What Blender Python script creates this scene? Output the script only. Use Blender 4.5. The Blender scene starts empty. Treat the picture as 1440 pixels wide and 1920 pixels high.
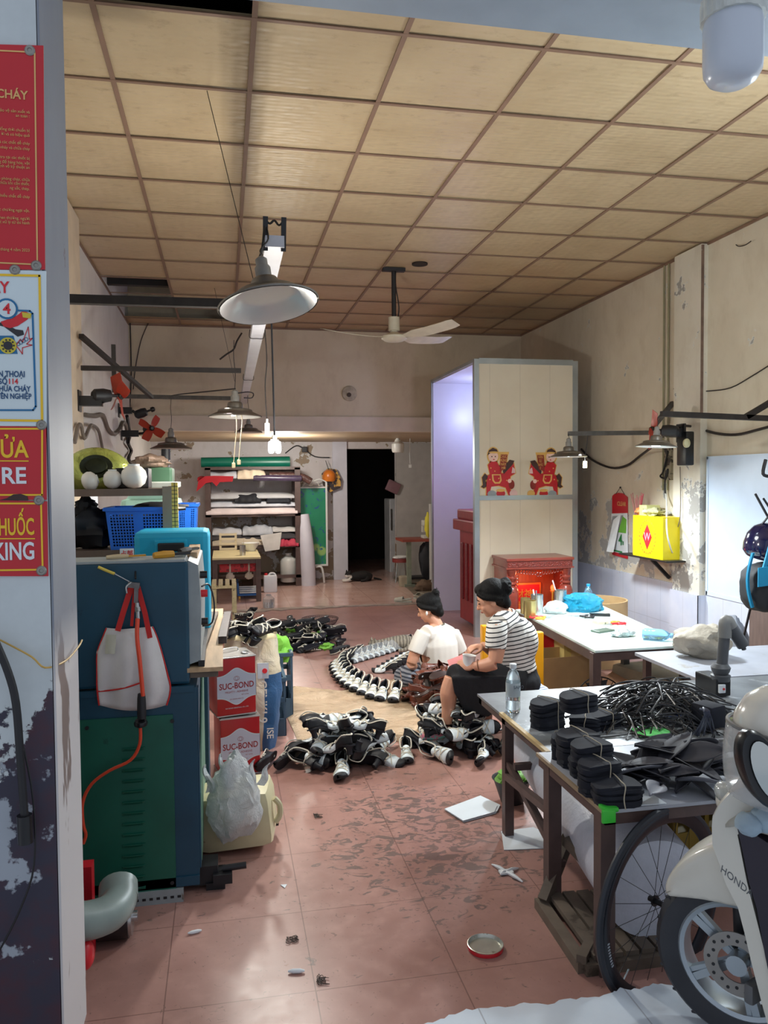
import bpy, bmesh, math, random
from math import pi, sin, cos, radians as rad
from mathutils import Vector as V, Matrix, Euler, noise
SC = bpy.context.scene; COL = SC.collection

# ---------------------------------------------------------------- camera
CAMH = 1.74; FPX = 1494.07; YAW, PITCH, ROLL = 0.198200228, -0.0400265, -0.00815451
cy, sy, cp, sp = cos(YAW), sin(YAW), cos(PITCH), sin(PITCH)
_f = V((sy*cp, cy*cp, sp)); _r = V((cy, -sy, 0)); _u = _r.cross(_f)
_R = cos(ROLL)*_r + sin(ROLL)*_u; _U = -sin(ROLL)*_r + cos(ROLL)*_u
CAM = V((0, 0, CAMH))
cd = bpy.data.cameras.new('camera'); cam = bpy.data.objects.new('camera', cd); COL.objects.link(cam)
cd.sensor_fit = 'VERTICAL'; cd.sensor_height = 24; cd.lens = 24*FPX/1920; cd.clip_start = .05; cd.clip_end = 100
cam.matrix_world = Matrix.Translation(CAM) @ Matrix((_R, _U, -_f)).transposed().to_4x4()
SC.camera = cam

# ---------------------------------------------------------------- world, exposure, lamps
SC.view_settings.view_transform = 'Standard'; SC.view_settings.look = 'None'
SC.view_settings.exposure = 0.55; SC.view_settings.gamma = 1; SC.view_settings.use_curve_mapping = False
w = bpy.data.worlds.new('evening_sky'); SC.world = w; w.use_nodes = True
w.node_tree.nodes['Background'].inputs[0].default_value = (.80, .87, 1.0, 1)
w.node_tree.nodes['Background'].inputs[1].default_value = .40

def lamp(name, loc, energy, col=(1, 1, 1), kind='POINT', size=.1, spot=None, aim=None, blend=.5):
    l = bpy.data.lights.new(name, kind); l.energy = energy; l.color = col
    if kind == 'AREA': l.size = size
    else: l.shadow_soft_size = size
    if kind == 'SPOT': l.spot_size = rad(spot or 120); l.spot_blend = blend
    o = bpy.data.objects.new(name, l); COL.objects.link(o); o.location = loc
    d = V(aim) - V(loc) if aim else V((0, 0, -1))
    o.rotation_euler = d.to_track_quat('-Z', 'Y').to_euler()
    return o

COOL = (.86, .95, 1.0); NEUT = (1, .96, .88); WARM = (1, .80, .56)
lamp('right_pendant_light', (3.2, 6.88, 1.93), 120, COOL, 'SPOT', .1, 168, (3.1, 6.4, 0), .6)
lamp('near_right_pendant_light', (2.58, 5.25, 1.93), 130, COOL, 'SPOT', .1, 168, (2.45, 5.0, 0), .6)
lamp('twin_bulb_light', (.32, 4.9, 1.93), 80, NEUT, 'POINT', .05)
lamp('middle_pendant_light', (.07, 6.6, 2.3), 135, NEUT, 'SPOT', .1, 165, (.3, 6.8, 0), .6)
lamp('rear_fill_light', (.9, 11.9, 2.15), 50, NEUT, 'POINT', .1)  # added fill that brightens the rear zone, no bulb hangs here
lamp('front_bulb_light', (2.9, 3.1, 2.75), 45, COOL, 'POINT', .08)
lamp('booth_light', (3.3, 9.5, 2.6), 13, (.55, .65, 1), 'POINT', .1)
lamp('booth_flower_light', (2.8, 8.9, 1.75), 1.6, (.95, .35, 1), 'POINT', .05)


# ---------------------------------------------------------------- measuring helpers: a sight line met with a real plane of the room
def _ray(x, y): return _R*((x-720)/FPX) + _U*((960-y)/FPX) + _f
def PZ(x, y, z=0.): d = _ray(x, y); return CAM + d*((z-CAMH)/d.z)
def PY(x, y, Y): d = _ray(x, y); return CAM + d*(Y/d.y)
def PX(x, y, X): d = _ray(x, y); return CAM + d*(X/d.x)

# ---------------------------------------------------------------- materials
MATS = {}
def srgb(c):
    return tuple((v/255/12.92 if v/255 <= .04045 else ((v/255+.055)/1.055)**2.4) for v in c[:3])
def mat(name, col, rough=.55, metal=0., var=.12, scale=6., bump=0., bscale=None, col2=None, thr=None, trans=0., emit=0., emitcol=None,
        alpha=1., coat=0., sub=0., stretch=None, spec=None):
    """procedural: base colour broken up by noise; col2 = wear / stain colour whose share is set by thr"""
    if name in MATS: return MATS[name]
    m = bpy.data.materials.new(name); MATS[name] = m; m.use_nodes = True
    nt = m.node_tree; N = nt.nodes; L = nt.links; b = N['Principled BSDF']
    c = srgb(col)
    b.inputs['Roughness'].default_value = rough; b.inputs['Metallic'].default_value = metal
    if spec is not None: b.inputs['Specular IOR Level'].default_value = spec
    if trans: b.inputs['Transmission Weight'].default_value = trans
    if alpha < 1: b.inputs['Alpha'].default_value = alpha
    if coat: b.inputs['Coat Weight'].default_value = coat
    if sub:
        b.inputs['Subsurface Weight'].default_value = sub; b.inputs['Subsurface Radius'].default_value = (.02, .008, .004)
    tc = N.new('ShaderNodeTexCoord'); mp = N.new('ShaderNodeMapping'); L.new(tc.outputs['Object'], mp.inputs[0])
    if stretch: mp.inputs['Scale'].default_value = stretch
    n = N.new('ShaderNodeTexNoise'); n.inputs['Scale'].default_value = scale; n.inputs['Detail'].default_value = 5
    L.new(mp.outputs[0], n.inputs[0])
    r = N.new('ShaderNodeValToRGB'); L.new(n.outputs[0], r.inputs[0])
    r.color_ramp.elements[0].position = .3; r.color_ramp.elements[1].position = .7
    r.color_ramp.elements[0].color = (*[v*(1-var) for v in c], 1); r.color_ramp.elements[1].color = (*[min(1, v*(1+var)) for v in c], 1)
    out = r.outputs[0]
    if col2:
        n2 = N.new('ShaderNodeTexNoise'); n2.inputs['Scale'].default_value = scale*.7; n2.inputs['Detail'].default_value = 8
        n2.inputs['Roughness'].default_value = .62
        m2 = N.new('ShaderNodeMapping'); m2.inputs['Location'].default_value = (7, 3, 5); L.new(mp.outputs[0], m2.inputs[0]); L.new(m2.outputs[0], n2.inputs[0])
        r2 = N.new('ShaderNodeValToRGB'); t = thr or .6
        r2.color_ramp.elements[0].position = t; r2.color_ramp.elements[1].position = min(1, t+.04); L.new(n2.outputs[0], r2.inputs[0])
        mx = N.new('ShaderNodeMix'); mx.data_type = 'RGBA'; L.new(r2.outputs[0], mx.inputs[0]); L.new(out, mx.inputs[6])
        mx.inputs[7].default_value = (*srgb(col2), 1); out = mx.outputs[2]
    L.new(out, b.inputs['Base Color'])
    if emit:
        b.inputs['Emission Color'].default_value = (*srgb(emitcol or col), 1); b.inputs['Emission Strength'].default_value = emit
    if bump:
        nb = N.new('ShaderNodeTexNoise'); nb.inputs['Scale'].default_value = bscale or scale*3; nb.inputs['Detail'].default_value = 4
        L.new(mp.outputs[0], nb.inputs[0])
        bp = N.new('ShaderNodeBump'); bp.inputs['Strength'].default_value = bump; bp.inputs['Distance'].default_value = .02
        L.new(nb.outputs[0], bp.inputs['Height']); L.new(bp.outputs[0], b.inputs['Normal'])
    return m
class G:
    """small shader graph helper"""
    def __init__(s, name, rough=.5, metal=0.):
        m = bpy.data.materials.new(name); MATS[name] = m; m.use_nodes = True; s.m = m; s.N = m.node_tree.nodes; s.L = m.node_tree.links
        s.b = s.N['Principled BSDF']; s.b.inputs['Roughness'].default_value = rough; s.b.inputs['Metallic'].default_value = metal
        s.tc = s.N.new('ShaderNodeTexCoord')
    def n(s, t, **kw):
        o = s.N.new(t)
        for k, v in kw.items(): setattr(o, k, v)
        return o
    def lk(s, a, b): s.L.new(a, b)
    def xyz(s):
        q = s.n('ShaderNodeSeparateXYZ'); s.lk(s.tc.outputs['Object'], q.inputs[0]); return q.outputs
    def math(s, op, a, b=None, c=None, clamp=False):
        q = s.n('ShaderNodeMath', operation=op, use_clamp=clamp)
        for i, v in enumerate((a, b, c)):
            if v is None: continue
            if isinstance(v, (int, float)): q.inputs[i].default_value = v
            else: s.lk(v, q.inputs[i])
        return q.outputs[0]
    def noise(s, scale, detail=5, rough=.5, off=(0, 0, 0), st=(1, 1, 1), dist=0):
        mp = s.n('ShaderNodeMapping'); s.lk(s.tc.outputs['Object'], mp.inputs[0]); mp.inputs['Location'].default_value = off; mp.inputs['Scale'].default_value = st
        q = s.n('ShaderNodeTexNoise'); q.inputs['Scale'].default_value = scale; q.inputs['Detail'].default_value = detail; q.inputs['Roughness'].default_value = rough
        q.inputs['Distortion'].default_value = dist
        s.lk(mp.outputs[0], q.inputs[0]); return q.outputs[0]
    def step(s, v, a, b):
        q = s.n('ShaderNodeMapRange'); s.lk(v, q.inputs[0]); q.inputs[1].default_value = a; q.inputs[2].default_value = b; return q.outputs[0]
    def mix(s, f, a, b):
        q = s.n('ShaderNodeMix', data_type='RGBA')
        for i, v in ((0, f), (6, a), (7, b)):
            if isinstance(v, (int, float)): q.inputs[i].default_value = v
            elif isinstance(v, tuple): q.inputs[i].default_value = (*srgb(v), 1)
            else: s.lk(v, q.inputs[i])
        return q.outputs[2]
    def line(s, v, off, sp, wd):
        """1 on grid lines v = off + k*sp"""
        a = s.math('SUBTRACT', v, off-sp*200.5); a = s.math('DIVIDE', a, sp); a = s.math('FRACT', a); a = s.math('SUBTRACT', a, .5); a = s.math('ABSOLUTE', a)
        return s.math('LESS_THAN', a, wd/sp/2)
    def col(s, o): s.lk(o, s.b.inputs['Base Color'])
    def bump(s, h, st=.3, d=.01):
        q = s.n('ShaderNodeBump'); q.inputs['Strength'].default_value = st; q.inputs['Distance'].default_value = d; s.lk(h, q.inputs['Height']); s.lk(q.outputs[0], s.b.inputs['Normal'])

# ---------------------------------------------------------------- mesh helpers
class MB:
    def __init__(s): s.bm = bmesh.new(); s.mi = 0; s.mats = []
    def use(s, m):
        if m not in s.mats: s.mats.append(m)
        s.mi = s.mats.index(m); return s
    def face(s, vs):
        try: f = s.bm.faces.new(vs); f.material_index = s.mi; return f
        except ValueError: return None
    def vert(s, p): return s.bm.verts.new(p)
    def poly(s, pts): return s.face([s.vert(p) for p in pts])
    def box(s, c, d, rot=None, bev=0.):
        b2 = bmesh.new(); bmesh.ops.create_cube(b2, size=1)
        M = Matrix.Translation(V(c)) @ (rot.to_4x4() if rot is not None else Matrix()) @ Matrix.Diagonal((*d, 1))
        bmesh.ops.transform(b2, matrix=M, verts=b2.verts)
        if bev: bmesh.ops.bevel(b2, geom=list(b2.edges), offset=bev, segments=2, profile=.6, affect='EDGES')
        return s.merge(b2)
    def bb(s, a, b, bev=0.):
        a, b = V(a), V(b); return s.box((a+b)/2, [abs(v) for v in (b-a)], None, bev)
    def merge(s, b2, mtx=None):
        mp = {}
        for v in b2.verts: mp[v] = s.bm.verts.new(mtx @ v.co if mtx else v.co)
        for f in b2.faces: s.face([mp[v] for v in f.verts])
        b2.free(); return s
    def bar(s, a, b, w, h=None, up=(0, 0, 1)):
        a, b = V(a), V(b); d = b-a; z = d.normalized(); x = V(up).cross(z)
        if x.length < 1e-4: x = V((1, 0, 0)).cross(z)
        x.normalize(); y = z.cross(x); s.box((a+b)/2, (w, h or w, d.length), Matrix((x, y, z)).transposed()); return s
    def rings(s, rs, close=False, cap=True):
        n = len(rs[0]); vv = [[s.vert(p) for p in r] for r in rs]; k = len(vv)
        for i in range(k if close else k-1):
            a, b = vv[i], vv[(i+1) % k]
            for j in range(n): s.face([a[j], a[(j+1) % n], b[(j+1) % n], b[j]])
        if cap and not close:
            s.face(vv[0][::-1]); s.face(vv[-1])
        return s
    def tube(s, pts, r, n=8, cap=True, smooth=True, flat=None):
        P = [V(p) for p in pts]
        if smooth and len(P) > 2: P = cr(P, 4)
        m = len(P); R = r if isinstance(r, (list, tuple)) else None
        rs = []; T0 = (P[1]-P[0]).normalized(); u = T0.orthogonal().normalized()
        for i, p in enumerate(P):
            t = (P[min(i+1, m-1)]-P[max(i-1, 0)]).normalized()
            u = (u - t*u.dot(t)); u = u.normalized() if u.length > 1e-6 else t.orthogonal().normalized()
            w2 = t.cross(u); rr = r
            if R:
                q = i/(m-1)*(len(R)-1); a = int(min(q, len(R)-2)); rr = R[a]+(R[a+1]-R[a])*(q-a)
            fl = flat or 1
            rs.append([p + u*cos(2*pi*j/n)*rr + w2*sin(2*pi*j/n)*rr*fl for j in range(n)])
        return s.rings(rs, cap=cap)
    def cyl(s, a, b, r, r2=None, n=20, cap=True): return s.tube([a, b], [r, r if r2 is None else r2], n, cap, False)
    def lathe(s, prof, c=(0, 0, 0), axis=(0, 0, 1), n=24, sc=(1, 1), cap=True, ang=0.):
        z = V(axis).normalized(); x = V((1, 0, 0)) if abs(z.x) < .9 else V((0, 1, 0)); x = (x - z*x.dot(z)).normalized(); y = z.cross(x); c = V(c)
        rs = [[c + z*h + x*cos(2*pi*j/n+ang)*max(r, 1e-4)*sc[0] + y*sin(2*pi*j/n+ang)*max(r, 1e-4)*sc[1] for j in range(n)] for r, h in prof]
        return s.rings(rs, cap=cap)
    def ell(s, c, r, rot=None, n=16, m=10, jit=0., seed=0):
        b2 = bmesh.new(); bmesh.ops.create_uvsphere(b2, u_segments=n, v_segments=m, radius=1)
        if jit:
            for v in b2.verts: v.co *= 1 + jit*noise.noise(v.co*2.3 + V((seed*3.1, seed, 0)))
        M = Matrix.Translation(V(c)) @ (rot.to_4x4() if rot is not None else Matrix()) @ Matrix.Diagonal((*(r if isinstance(r, (tuple, list)) else (r, r, r)), 1))
        return s.merge(b2, M)
    def prism(s, pts2, o, ux, uy, th):
        """outline pts2 in the plane (ux,uy) at o, extruded by th along ux x uy"""
        o, ux, uy = V(o), V(ux), V(uy); nn = ux.cross(uy).normalized()*th
        a = [s.vert(o+ux*x+uy*y) for x, y in pts2]; b = [s.vert(o+ux*x+uy*y+nn) for x, y in pts2]; n = len(a)
        s.face(a[::-1]); s.face(b)
        for i in range(n): s.face([a[i], a[(i+1) % n], b[(i+1) % n], b[i]])
        return s
    def grid(s, fn, nu, nv, th=0.):
        """fn(u,v)->point, u,v in 0..1; th gives thickness"""
        top = [[s.vert(fn(i/nu, j/nv)) for j in range(nv+1)] for i in range(nu+1)]
        for i in range(nu):
            for j in range(nv): s.face([top[i][j], top[i+1][j], top[i+1][j+1], top[i][j+1]])
        if th:
            s.bm.normal_update()
            bot = [[s.vert(v.co - v.normal*th) for v in r] for r in top]
            for i in range(nu):
                for j in range(nv): s.face([bot[i][j+1], bot[i+1][j+1], bot[i+1][j], bot[i][j]])
            for i in range(nu):
                s.face([top[i][0], bot[i][0], bot[i+1][0], top[i+1][0]]); s.face([top[i+1][nv], bot[i+1][nv], bot[i][nv], top[i][nv]])
            for j in range(nv):
                s.face([top[0][j+1], bot[0][j+1], bot[0][j], top[0][j]]); s.face([top[nu][j], bot[nu][j], bot[nu][j+1], top[nu][j+1]])
        return s
    def build(s, name, m, parent=None, smooth=False, origin=None, angle=40, sub=0, world=True):
        bm = s.bm
        if smooth:
            for f in bm.faces: f.smooth = True
        bmesh.ops.recalc_face_normals(bm, faces=bm.faces)
        if parent is not None:
            off = wloc(parent)
        elif origin is not None: off = V(origin)
        else:
            xs = [v.co for v in bm.verts]
            off = V(((min(v.x for v in xs)+max(v.x for v in xs))/2, (min(v.y for v in xs)+max(v.y for v in xs))/2, min(v.z for v in xs))) if xs else V()
        if not world and parent is not None: off = V()
        for v in bm.verts: v.co -= off
        me = bpy.data.meshes.new(name); bm.to_mesh(me); bm.free()
        for mm in (s.mats or [m]): me.materials.append(mm)
        if smooth and angle < 180:
            me.set_sharp_from_angle(angle=rad(angle))
        o = bpy.data.objects.new(name, me); COL.objects.link(o)
        if parent is not None: o.parent = parent
        else: o.location = off
        if sub:
            md = o.modifiers.new('s', 'SUBSURF'); md.levels = md.render_levels = sub
        return o
def wloc(o):
    p = V()
    while o is not None: p += o.location; o = o.parent
    return p
def cr(P, k):
    """Catmull-Rom through P"""
    out = []
    for i in range(len(P)-1):
        a, b, c, d = P[max(i-1, 0)], P[i], P[i+1], P[min(i+2, len(P)-1)]
        for j in range(k):
            t = j/k; out.append(.5*((2*b) + (c-a)*t + (2*a-5*b+4*c-d)*t*t + (3*b-a-3*c+d)*t*t*t))
    out.append(P[-1]); return out
def thing(name, label, cat, loc=(0, 0, 0), group=None):
    o = bpy.data.objects.new(name, None); COL.objects.link(o); o.location = loc; o.empty_display_size = .05
    return tag(o, label, cat, group)
def tag(o, label, cat, group=None, kind=None):
    o['label'] = label; o['category'] = cat
    if group: o['group'] = group
    if kind: o['kind'] = kind
    return o
def st(o, label=None):
    o['kind'] = 'structure'
    if label: o['label'] = label
    return o
def dup(root, loc, rot=(0, 0, 0), sc=1., label=None, group=None):
    r = root.copy(); COL.objects.link(r); r.location = loc; r.rotation_euler = rot
    r.scale = (sc, sc, sc) if isinstance(sc, (int, float)) else sc
    if label: r['label'] = label
    if group: r['group'] = group
    def rec(a, b):
        for ch in list(a.children):
            c = ch.copy(); COL.objects.link(c); c.parent = b; rec(ch, c)
    rec(root, r); return r
FONT = None
def text(name, s, m, o, ux, uy, size, parent=None, th=.0006, align='LEFT', bold=0., sx=1.):
    """writing as a thin solid lying in the plane (ux,uy) with its baseline at o"""
    cu = bpy.data.curves.new(name, 'FONT'); cu.body = s; cu.size = size; cu.extrude = th; cu.align_x = align; cu.offset = min(bold*.4, size*.02) if bold else 0; cu.resolution_u = 3
    t = bpy.data.objects.new(name, cu); COL.objects.link(t)
    bpy.context.view_layer.update()
    me = bpy.data.meshes.new_from_object(t.evaluated_get(bpy.context.evaluated_depsgraph_get()))
    bpy.data.objects.remove(t)
    ux, uy = V(ux).normalized(), V(uy).normalized(); nn = ux.cross(uy)
    off = wloc(parent) if parent is not None else V(o)
    for v in me.vertices: v.co = V(o) - off + ux*v.co.x*sx + uy*v.co.y + nn*v.co.z
    me.materials.clear(); me.materials.append(m)
    ob = bpy.data.objects.new(name, me); COL.objects.link(ob)
    if parent is not None: ob.parent = parent
    else: ob.location = off
    return ob
def rnd(a, b): return random.uniform(a, b)
random.seed(7)
X1, X2, Y1, YB, YD, CZ = -1.18, 4.20, 2.69, 10.87, 13.8, 3.795   # left wall, right wall, front, upper back wall, door wall, ceiling

# ================================================================ SETTING
g = G('floor_tile', .33)
x, y, z = g.xyz()
n1 = g.noise(2.2, 6, .6); n2 = g.noise(14, 5, .6, off=(3, 1, 0))
c = g.mix(g.step(n1, .3, .7), (152, 113, 103), (176, 134, 124))
c = g.mix(g.math('MULTIPLY', g.step(n2, .5, .8), .35), c, (196, 150, 134))
# dark rubbed-in glue scuffs on the middle of the front floor
dx = g.math('MULTIPLY', g.math('SUBTRACT', x, .95), 1.25); dy = g.math('MULTIPLY', g.math('SUBTRACT', y, 3.75), .85)
d2 = g.math('ADD', g.math('MULTIPLY', dx, dx), g.math('MULTIPLY', dy, dy))
msk = g.step(d2, .75, .05)
sc1 = g.noise(11, 6, .62, off=(1, 9, 0), dist=1.2, st=(1, 1.5, 1)); th = g.math('ADD', sc1, g.math('MULTIPLY', msk, .17))
c = g.mix(g.math('MULTIPLY', g.step(th, .655, .70), .72), c, (92, 84, 80))
sc2 = g.noise(26, 4, .5, off=(5, 2, 0), dist=2.5); c = g.mix(g.math('MULTIPLY', g.step(sc2, .665, .70), .5), c, (84, 68, 62))
sc3 = g.noise(1.6, 3, .5, off=(8, 2, 0)); c = g.mix(g.math('MULTIPLY', g.step(sc3, .5, .75), .3), c, (120, 72, 60))
ln = g.math('MAXIMUM', g.line(x, .281, .502, .0045), g.line(y, 2.649, .508, .004))
c = g.mix(g.math('MULTIPLY', ln, .6), c, (92, 62, 54)); g.col(c)
g.lk(g.math('ADD', g.math('MULTIPLY', n2, .25), .2), g.b.inputs['Roughness']); g.bump(g.math('SUBTRACT', g.math('MULTIPLY', n1, .25), ln), .25, .004)
FLOOR = g.m
g = G('back_floor_tile', .16)
x, y, z = g.xyz(); n1 = g.noise(3, 5)
c = g.mix(g.step(n1, .3, .7), (196, 160, 150), (214, 182, 172))
sc2 = g.noise(18, 5, .6, off=(5, 2, 0), dist=2, st=(1, .4, 1)); c = g.mix(g.math('MULTIPLY', g.step(sc2, .62, .66), .5), c, (120, 96, 90))
ln = g.math('MAXIMUM', g.line(x, .281, .6, .007), g.line(y, 11.1, .6, .007))
c = g.mix(g.math('MULTIPLY', ln, .6), c, (140, 104, 98)); g.col(c); BFLOOR = g.m

m = MB(); m.grid(lambda u, v: (X1-.1+u*(X2-X1+.2), 2.0+v*8.78, 0), 2, 2); o = m.build('floor', FLOOR, origin=(0, 0, 0)); st(o)
m = MB(); m.grid(lambda u, v: (X1-.1+u*(X2-X1+.2), 10.78+v*(18-10.78), .008), 2, 2); o = m.build('floor_back', BFLOOR, origin=(0, 0, 0)); st(o)
random.seed(2); top = []; bot = []
for i in range(41):
    q = -1.1 + i*4.3/40; top.append((q, 10.86+rnd(-.03, .06), 0)); bot.append((q, 10.66+rnd(-.05, .07)+.04*q, 0))
m = MB(); m.prism([(p[0], p[1]) for p in bot] + [(p[0], p[1]) for p in top[::-1]], (0, 0, -.004), (1, 0, 0), (0, 1, 0), .015)
st(m.build('trim_1', mat('cement_seam', (150, 136, 126), .8, var=.25, scale=9, bump=.5), origin=(0, 0, 0)))

# ceiling: lay-in panels in a T-bar grid
g = G('ceiling_panel', .34)
x, y, z = g.xyz(); n1 = g.noise(2.2, 6, .65); n2 = g.noise(9, 6, .7, off=(4, 4, 0), st=(1, 1.6, 1))
c = g.mix(g.step(n1, .3, .7), (182, 160, 126), (198, 177, 143))
c = g.mix(g.math('MULTIPLY', g.step(n2, .56, .72), .4), c, (122, 98, 72))
far = g.math('MULTIPLY', g.step(y, 6.2, 10.4), g.step(g.noise(1.1, 4, .6, off=(2, 0, 0)), .30, .62))
c = g.mix(g.math('MULTIPLY', far, .7), c, (164, 116, 74)); g.col(c)
# pressed pattern: staggered rows of shallow ovals
vr = g.n('ShaderNodeTexVoronoi', feature='SMOOTH_F1'); mp = g.n('ShaderNodeMapping'); g.lk(g.tc.outputs['Object'], mp.inputs[0]); mp.inputs['Scale'].default_value = (14, 26, 1)
vr.inputs['Scale'].default_value = 1; vr.inputs['Randomness'].default_value = .35; g.lk(mp.outputs[0], vr.inputs[0])
g.bump(vr.outputs[0], .5, .014); CEIL = g.m
TBAR = mat('tbar_brown', (132, 104, 86), .5, var=.1)
GX0, GS, GY0, GT = -.5208, .688, 3.666, .681
holes = {(-1, 7), (-1, 8), (-1, 9), (0, 9), (0, -1)}
m = MB()
random.seed(4)
for i in range(-1, 7):
    for k in range(-2, 11):
        if (i, k) in holes: continue
        a, b = max(X1, GX0+i*GS), min(X2, GX0+(i+1)*GS); c0, d0 = max(Y1, GY0+k*GT), min(YB, GY0+(k+1)*GT)
        if b <= a or d0 <= c0: continue
        q = [rnd(0, .006) for _ in range(2)]
        m.bb((a, c0, CZ+.003+q[0]), (b, d0, CZ+.014+q[0]))
st(m.build('ceiling', CEIL, origin=(0, 0, 0)))
m = MB()
for i in range(0, 7): m.bb((GX0+i*GS-.0125, Y1, CZ-.004), (GX0+i*GS+.0125, YB, CZ+.002))
for k in range(-1, 11): m.bb((X1, GY0+k*GT-.0115, CZ-.005), (X2, GY0+k*GT+.0115, CZ+.001))
m.bb((X1, Y1, CZ-.02), (X1+.012, YB, CZ+.002)); m.bb((X2-.012, Y1, CZ-.02), (X2, YB, CZ+.002)); m.bb((X1, YB-.012, CZ-.02), (X2, YB, CZ+.002))
st(m.build('trim_2', TBAR, origin=(0, 0, 0)))
# dark roof void above the missing panels
m = MB(); m.bb((X1-.1, Y1-.2, CZ+.75), (X2+.1, YB+.1, CZ+.8)); st(m.build('ceiling_roof', mat('dark_roof', (22, 20, 24), .9), origin=(0, 0, 0)))
m = MB(); m.bb((X1-.02, 8.95, CZ+.05), (.3, 9.03, CZ+.13)); m.bb((X1-.02, 9.85, CZ+.04), (.3, 9.92, CZ+.1)); m.bb((GX0-.05, 2.9, CZ+.1), (.5, 3.0, CZ+.2))
st(m.build('trim_3', mat('purlin', (44, 40, 40), .6), origin=(0, 0, 0)))

# plaster walls
def plaster(name, base, base2, stain, chip=None, chipz=0., chiptop=1.4, cthr=.58, wear=.5, zdirt=False):
    g = G(name, .7); x, y, z = g.xyz(); n1 = g.noise(1.3, 5, .6); n2 = g.noise(5, 7, .65, off=(3, 3, 1), st=(1, 1, .5))
    c = g.mix(g.step(n1, .3, .7), base, base2); c = g.mix(g.math('MULTIPLY', g.step(n2, .5, .8), wear), c, stain)
    sp = g.noise(60, 2, .5); c = g.mix(g.math('MULTIPLY', g.step(sp, .76, .78), .7), c, (70, 60, 52))
    if chip:
        n3 = g.noise(3.6, 8, .68, off=(1, 5, 2)); zz = g.step(z, chiptop, chipz); th = g.math('ADD', n3, g.math('MULTIPLY', zz, .16))
        k = g.step(th, cthr, cthr+.012); c = g.mix(k, c, chip)
        e = g.math('MULTIPLY', g.step(th, cthr-.02, cthr), g.math('SUBTRACT', 1., k)); c = g.mix(e, c, (222, 224, 220))
        g.bump(g.math('MULTIPLY', k, -1.), .6, .01)
    g.col(c); return g.m
PW = plaster('plaster_right', (206, 194, 172), (222, 212, 192), (170, 150, 122), (172, 170, 166), 1.0, 2.0, .66, .35)
PC = plaster('plaster_column', (214, 206, 188), (226, 220, 206), (176, 160, 136), (160, 156, 150), .75, 1.9, .62, .4)
PB = plaster('plaster_back', (206, 190, 164), (218, 204, 180), (170, 148, 120), None, wear=.4)
PL = plaster('plaster_left', (214, 210, 204), (228, 224, 218), (178, 168, 156), None, wear=.3)
PD = plaster('plaster_rear', (196, 190, 190), (212, 206, 206), (160, 146, 132), (150, 132, 112), .1, 1.6, .60, .4)
def wall(name, a, b, mt):
    m = MB(); m.bb(a, b); return st(m.build(name, mt, origin=(0, 0, 0)))
wall('wall_right', (X2, Y1-.4, -.05), (X2+.15, 18, CZ+.8), PW)
wall('wall_left', (X1-.15, Y1-.4, -.05), (X1, 18, CZ+.8), PL)
ZB = 2.41
wall('wall_back_upper', (X1, YB, ZB+.19), (X2, YB+.12, CZ+.8), PB)
m = MB(); m.bb((X1, YB-.035, ZB), (X2, YB+.12, ZB+.192)); m.bb((X1, YB-.045, ZB+.185), (X2, YB, ZB+.2)); st(m.build('trim_4', mat('beam_plaster', (214, 200, 184), .6, var=.1, scale=3, col2=(176, 156, 130), thr=.66), origin=(0, 0, 0)))
g = G('mezzanine_board', .5); n1 = g.noise(2.5, 7, .7, st=(1, 3, 1)); g.col(g.mix(g.step(n1, .35, .7), (190, 168, 138), (150, 124, 96))); MZ = g.m
wall('ceiling_mezzanine', (X1, YB+.12, ZB), (X2, 18, ZB+.06), MZ)
# rear wall with the dark doorway
DX0, DX1, DZ = 2.11, 2.99, 2.29
m = MB(); m.bb((X1, YD, -.05), (DX0, YD+.1, ZB)); m.bb((DX1, YD, -.05), (X2, YD+.1, ZB)); m.bb((DX0, YD, DZ), (DX1, YD+.1, ZB)); st(m.build('wall_back', PD, origin=(0, 0, 0)))
wall('wall_back_pier', (1.86, YD-.05, 0), (DX0, YD, ZB), mat('pier_panel', (202, 202, 212), .5, var=.06))
m = MB(); m.bb((DX1, YD-.03, 0), (3.9, YD, ZB-.02)); st(m.build('wall_back_panel', mat('grey_board', (166, 164, 162), .6, var=.08, col2=(120, 112, 104), thr=.72), origin=(0, 0, 0)))
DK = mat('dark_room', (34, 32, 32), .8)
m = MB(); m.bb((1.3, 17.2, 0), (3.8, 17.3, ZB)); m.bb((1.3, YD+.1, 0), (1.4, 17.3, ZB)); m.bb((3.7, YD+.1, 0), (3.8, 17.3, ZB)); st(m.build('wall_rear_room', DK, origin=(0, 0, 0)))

# right wall: column, wainscot tiles, pale wall board
m = MB(); m.bb((4.135, 6.37, 0), (X2, 6.8, CZ-.01)); st(m.build('wall_right_column', PC, origin=(0, 0, 0)))
g = G('wainscot_tile', .2); x, y, z = g.xyz(); n1 = g.noise(4, 5)
c = g.mix(g.step(n1, .3, .7), (196, 204, 222), (212, 216, 228)); ln = g.math('MAXIMUM', g.line(y, .1, .25, .003), g.line(z, .34, .4, .003))
c = g.mix(g.math('MULTIPLY', ln, .6), c, (130, 130, 136)); n3 = g.noise(5, 8, .7, off=(1, 1, 1)); c = g.mix(g.step(n3, .68, .69), c, (150, 136, 124)); g.col(c); WT = g.m
m = MB(); m.bb((X2-.012, Y1, 0), (X2, 6.36, .70)); m.bb((X2-.012, 6.81, 0), (X2, 9.9, .735)); m.bb((4.118, 6.355, 0), (4.14, 6.82, .69)); m.bb((4.118, 6.355, 0), (X2, 6.37, .69)); st(m.build('baseboard_right', WT, origin=(0, 0, 0)))
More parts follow.
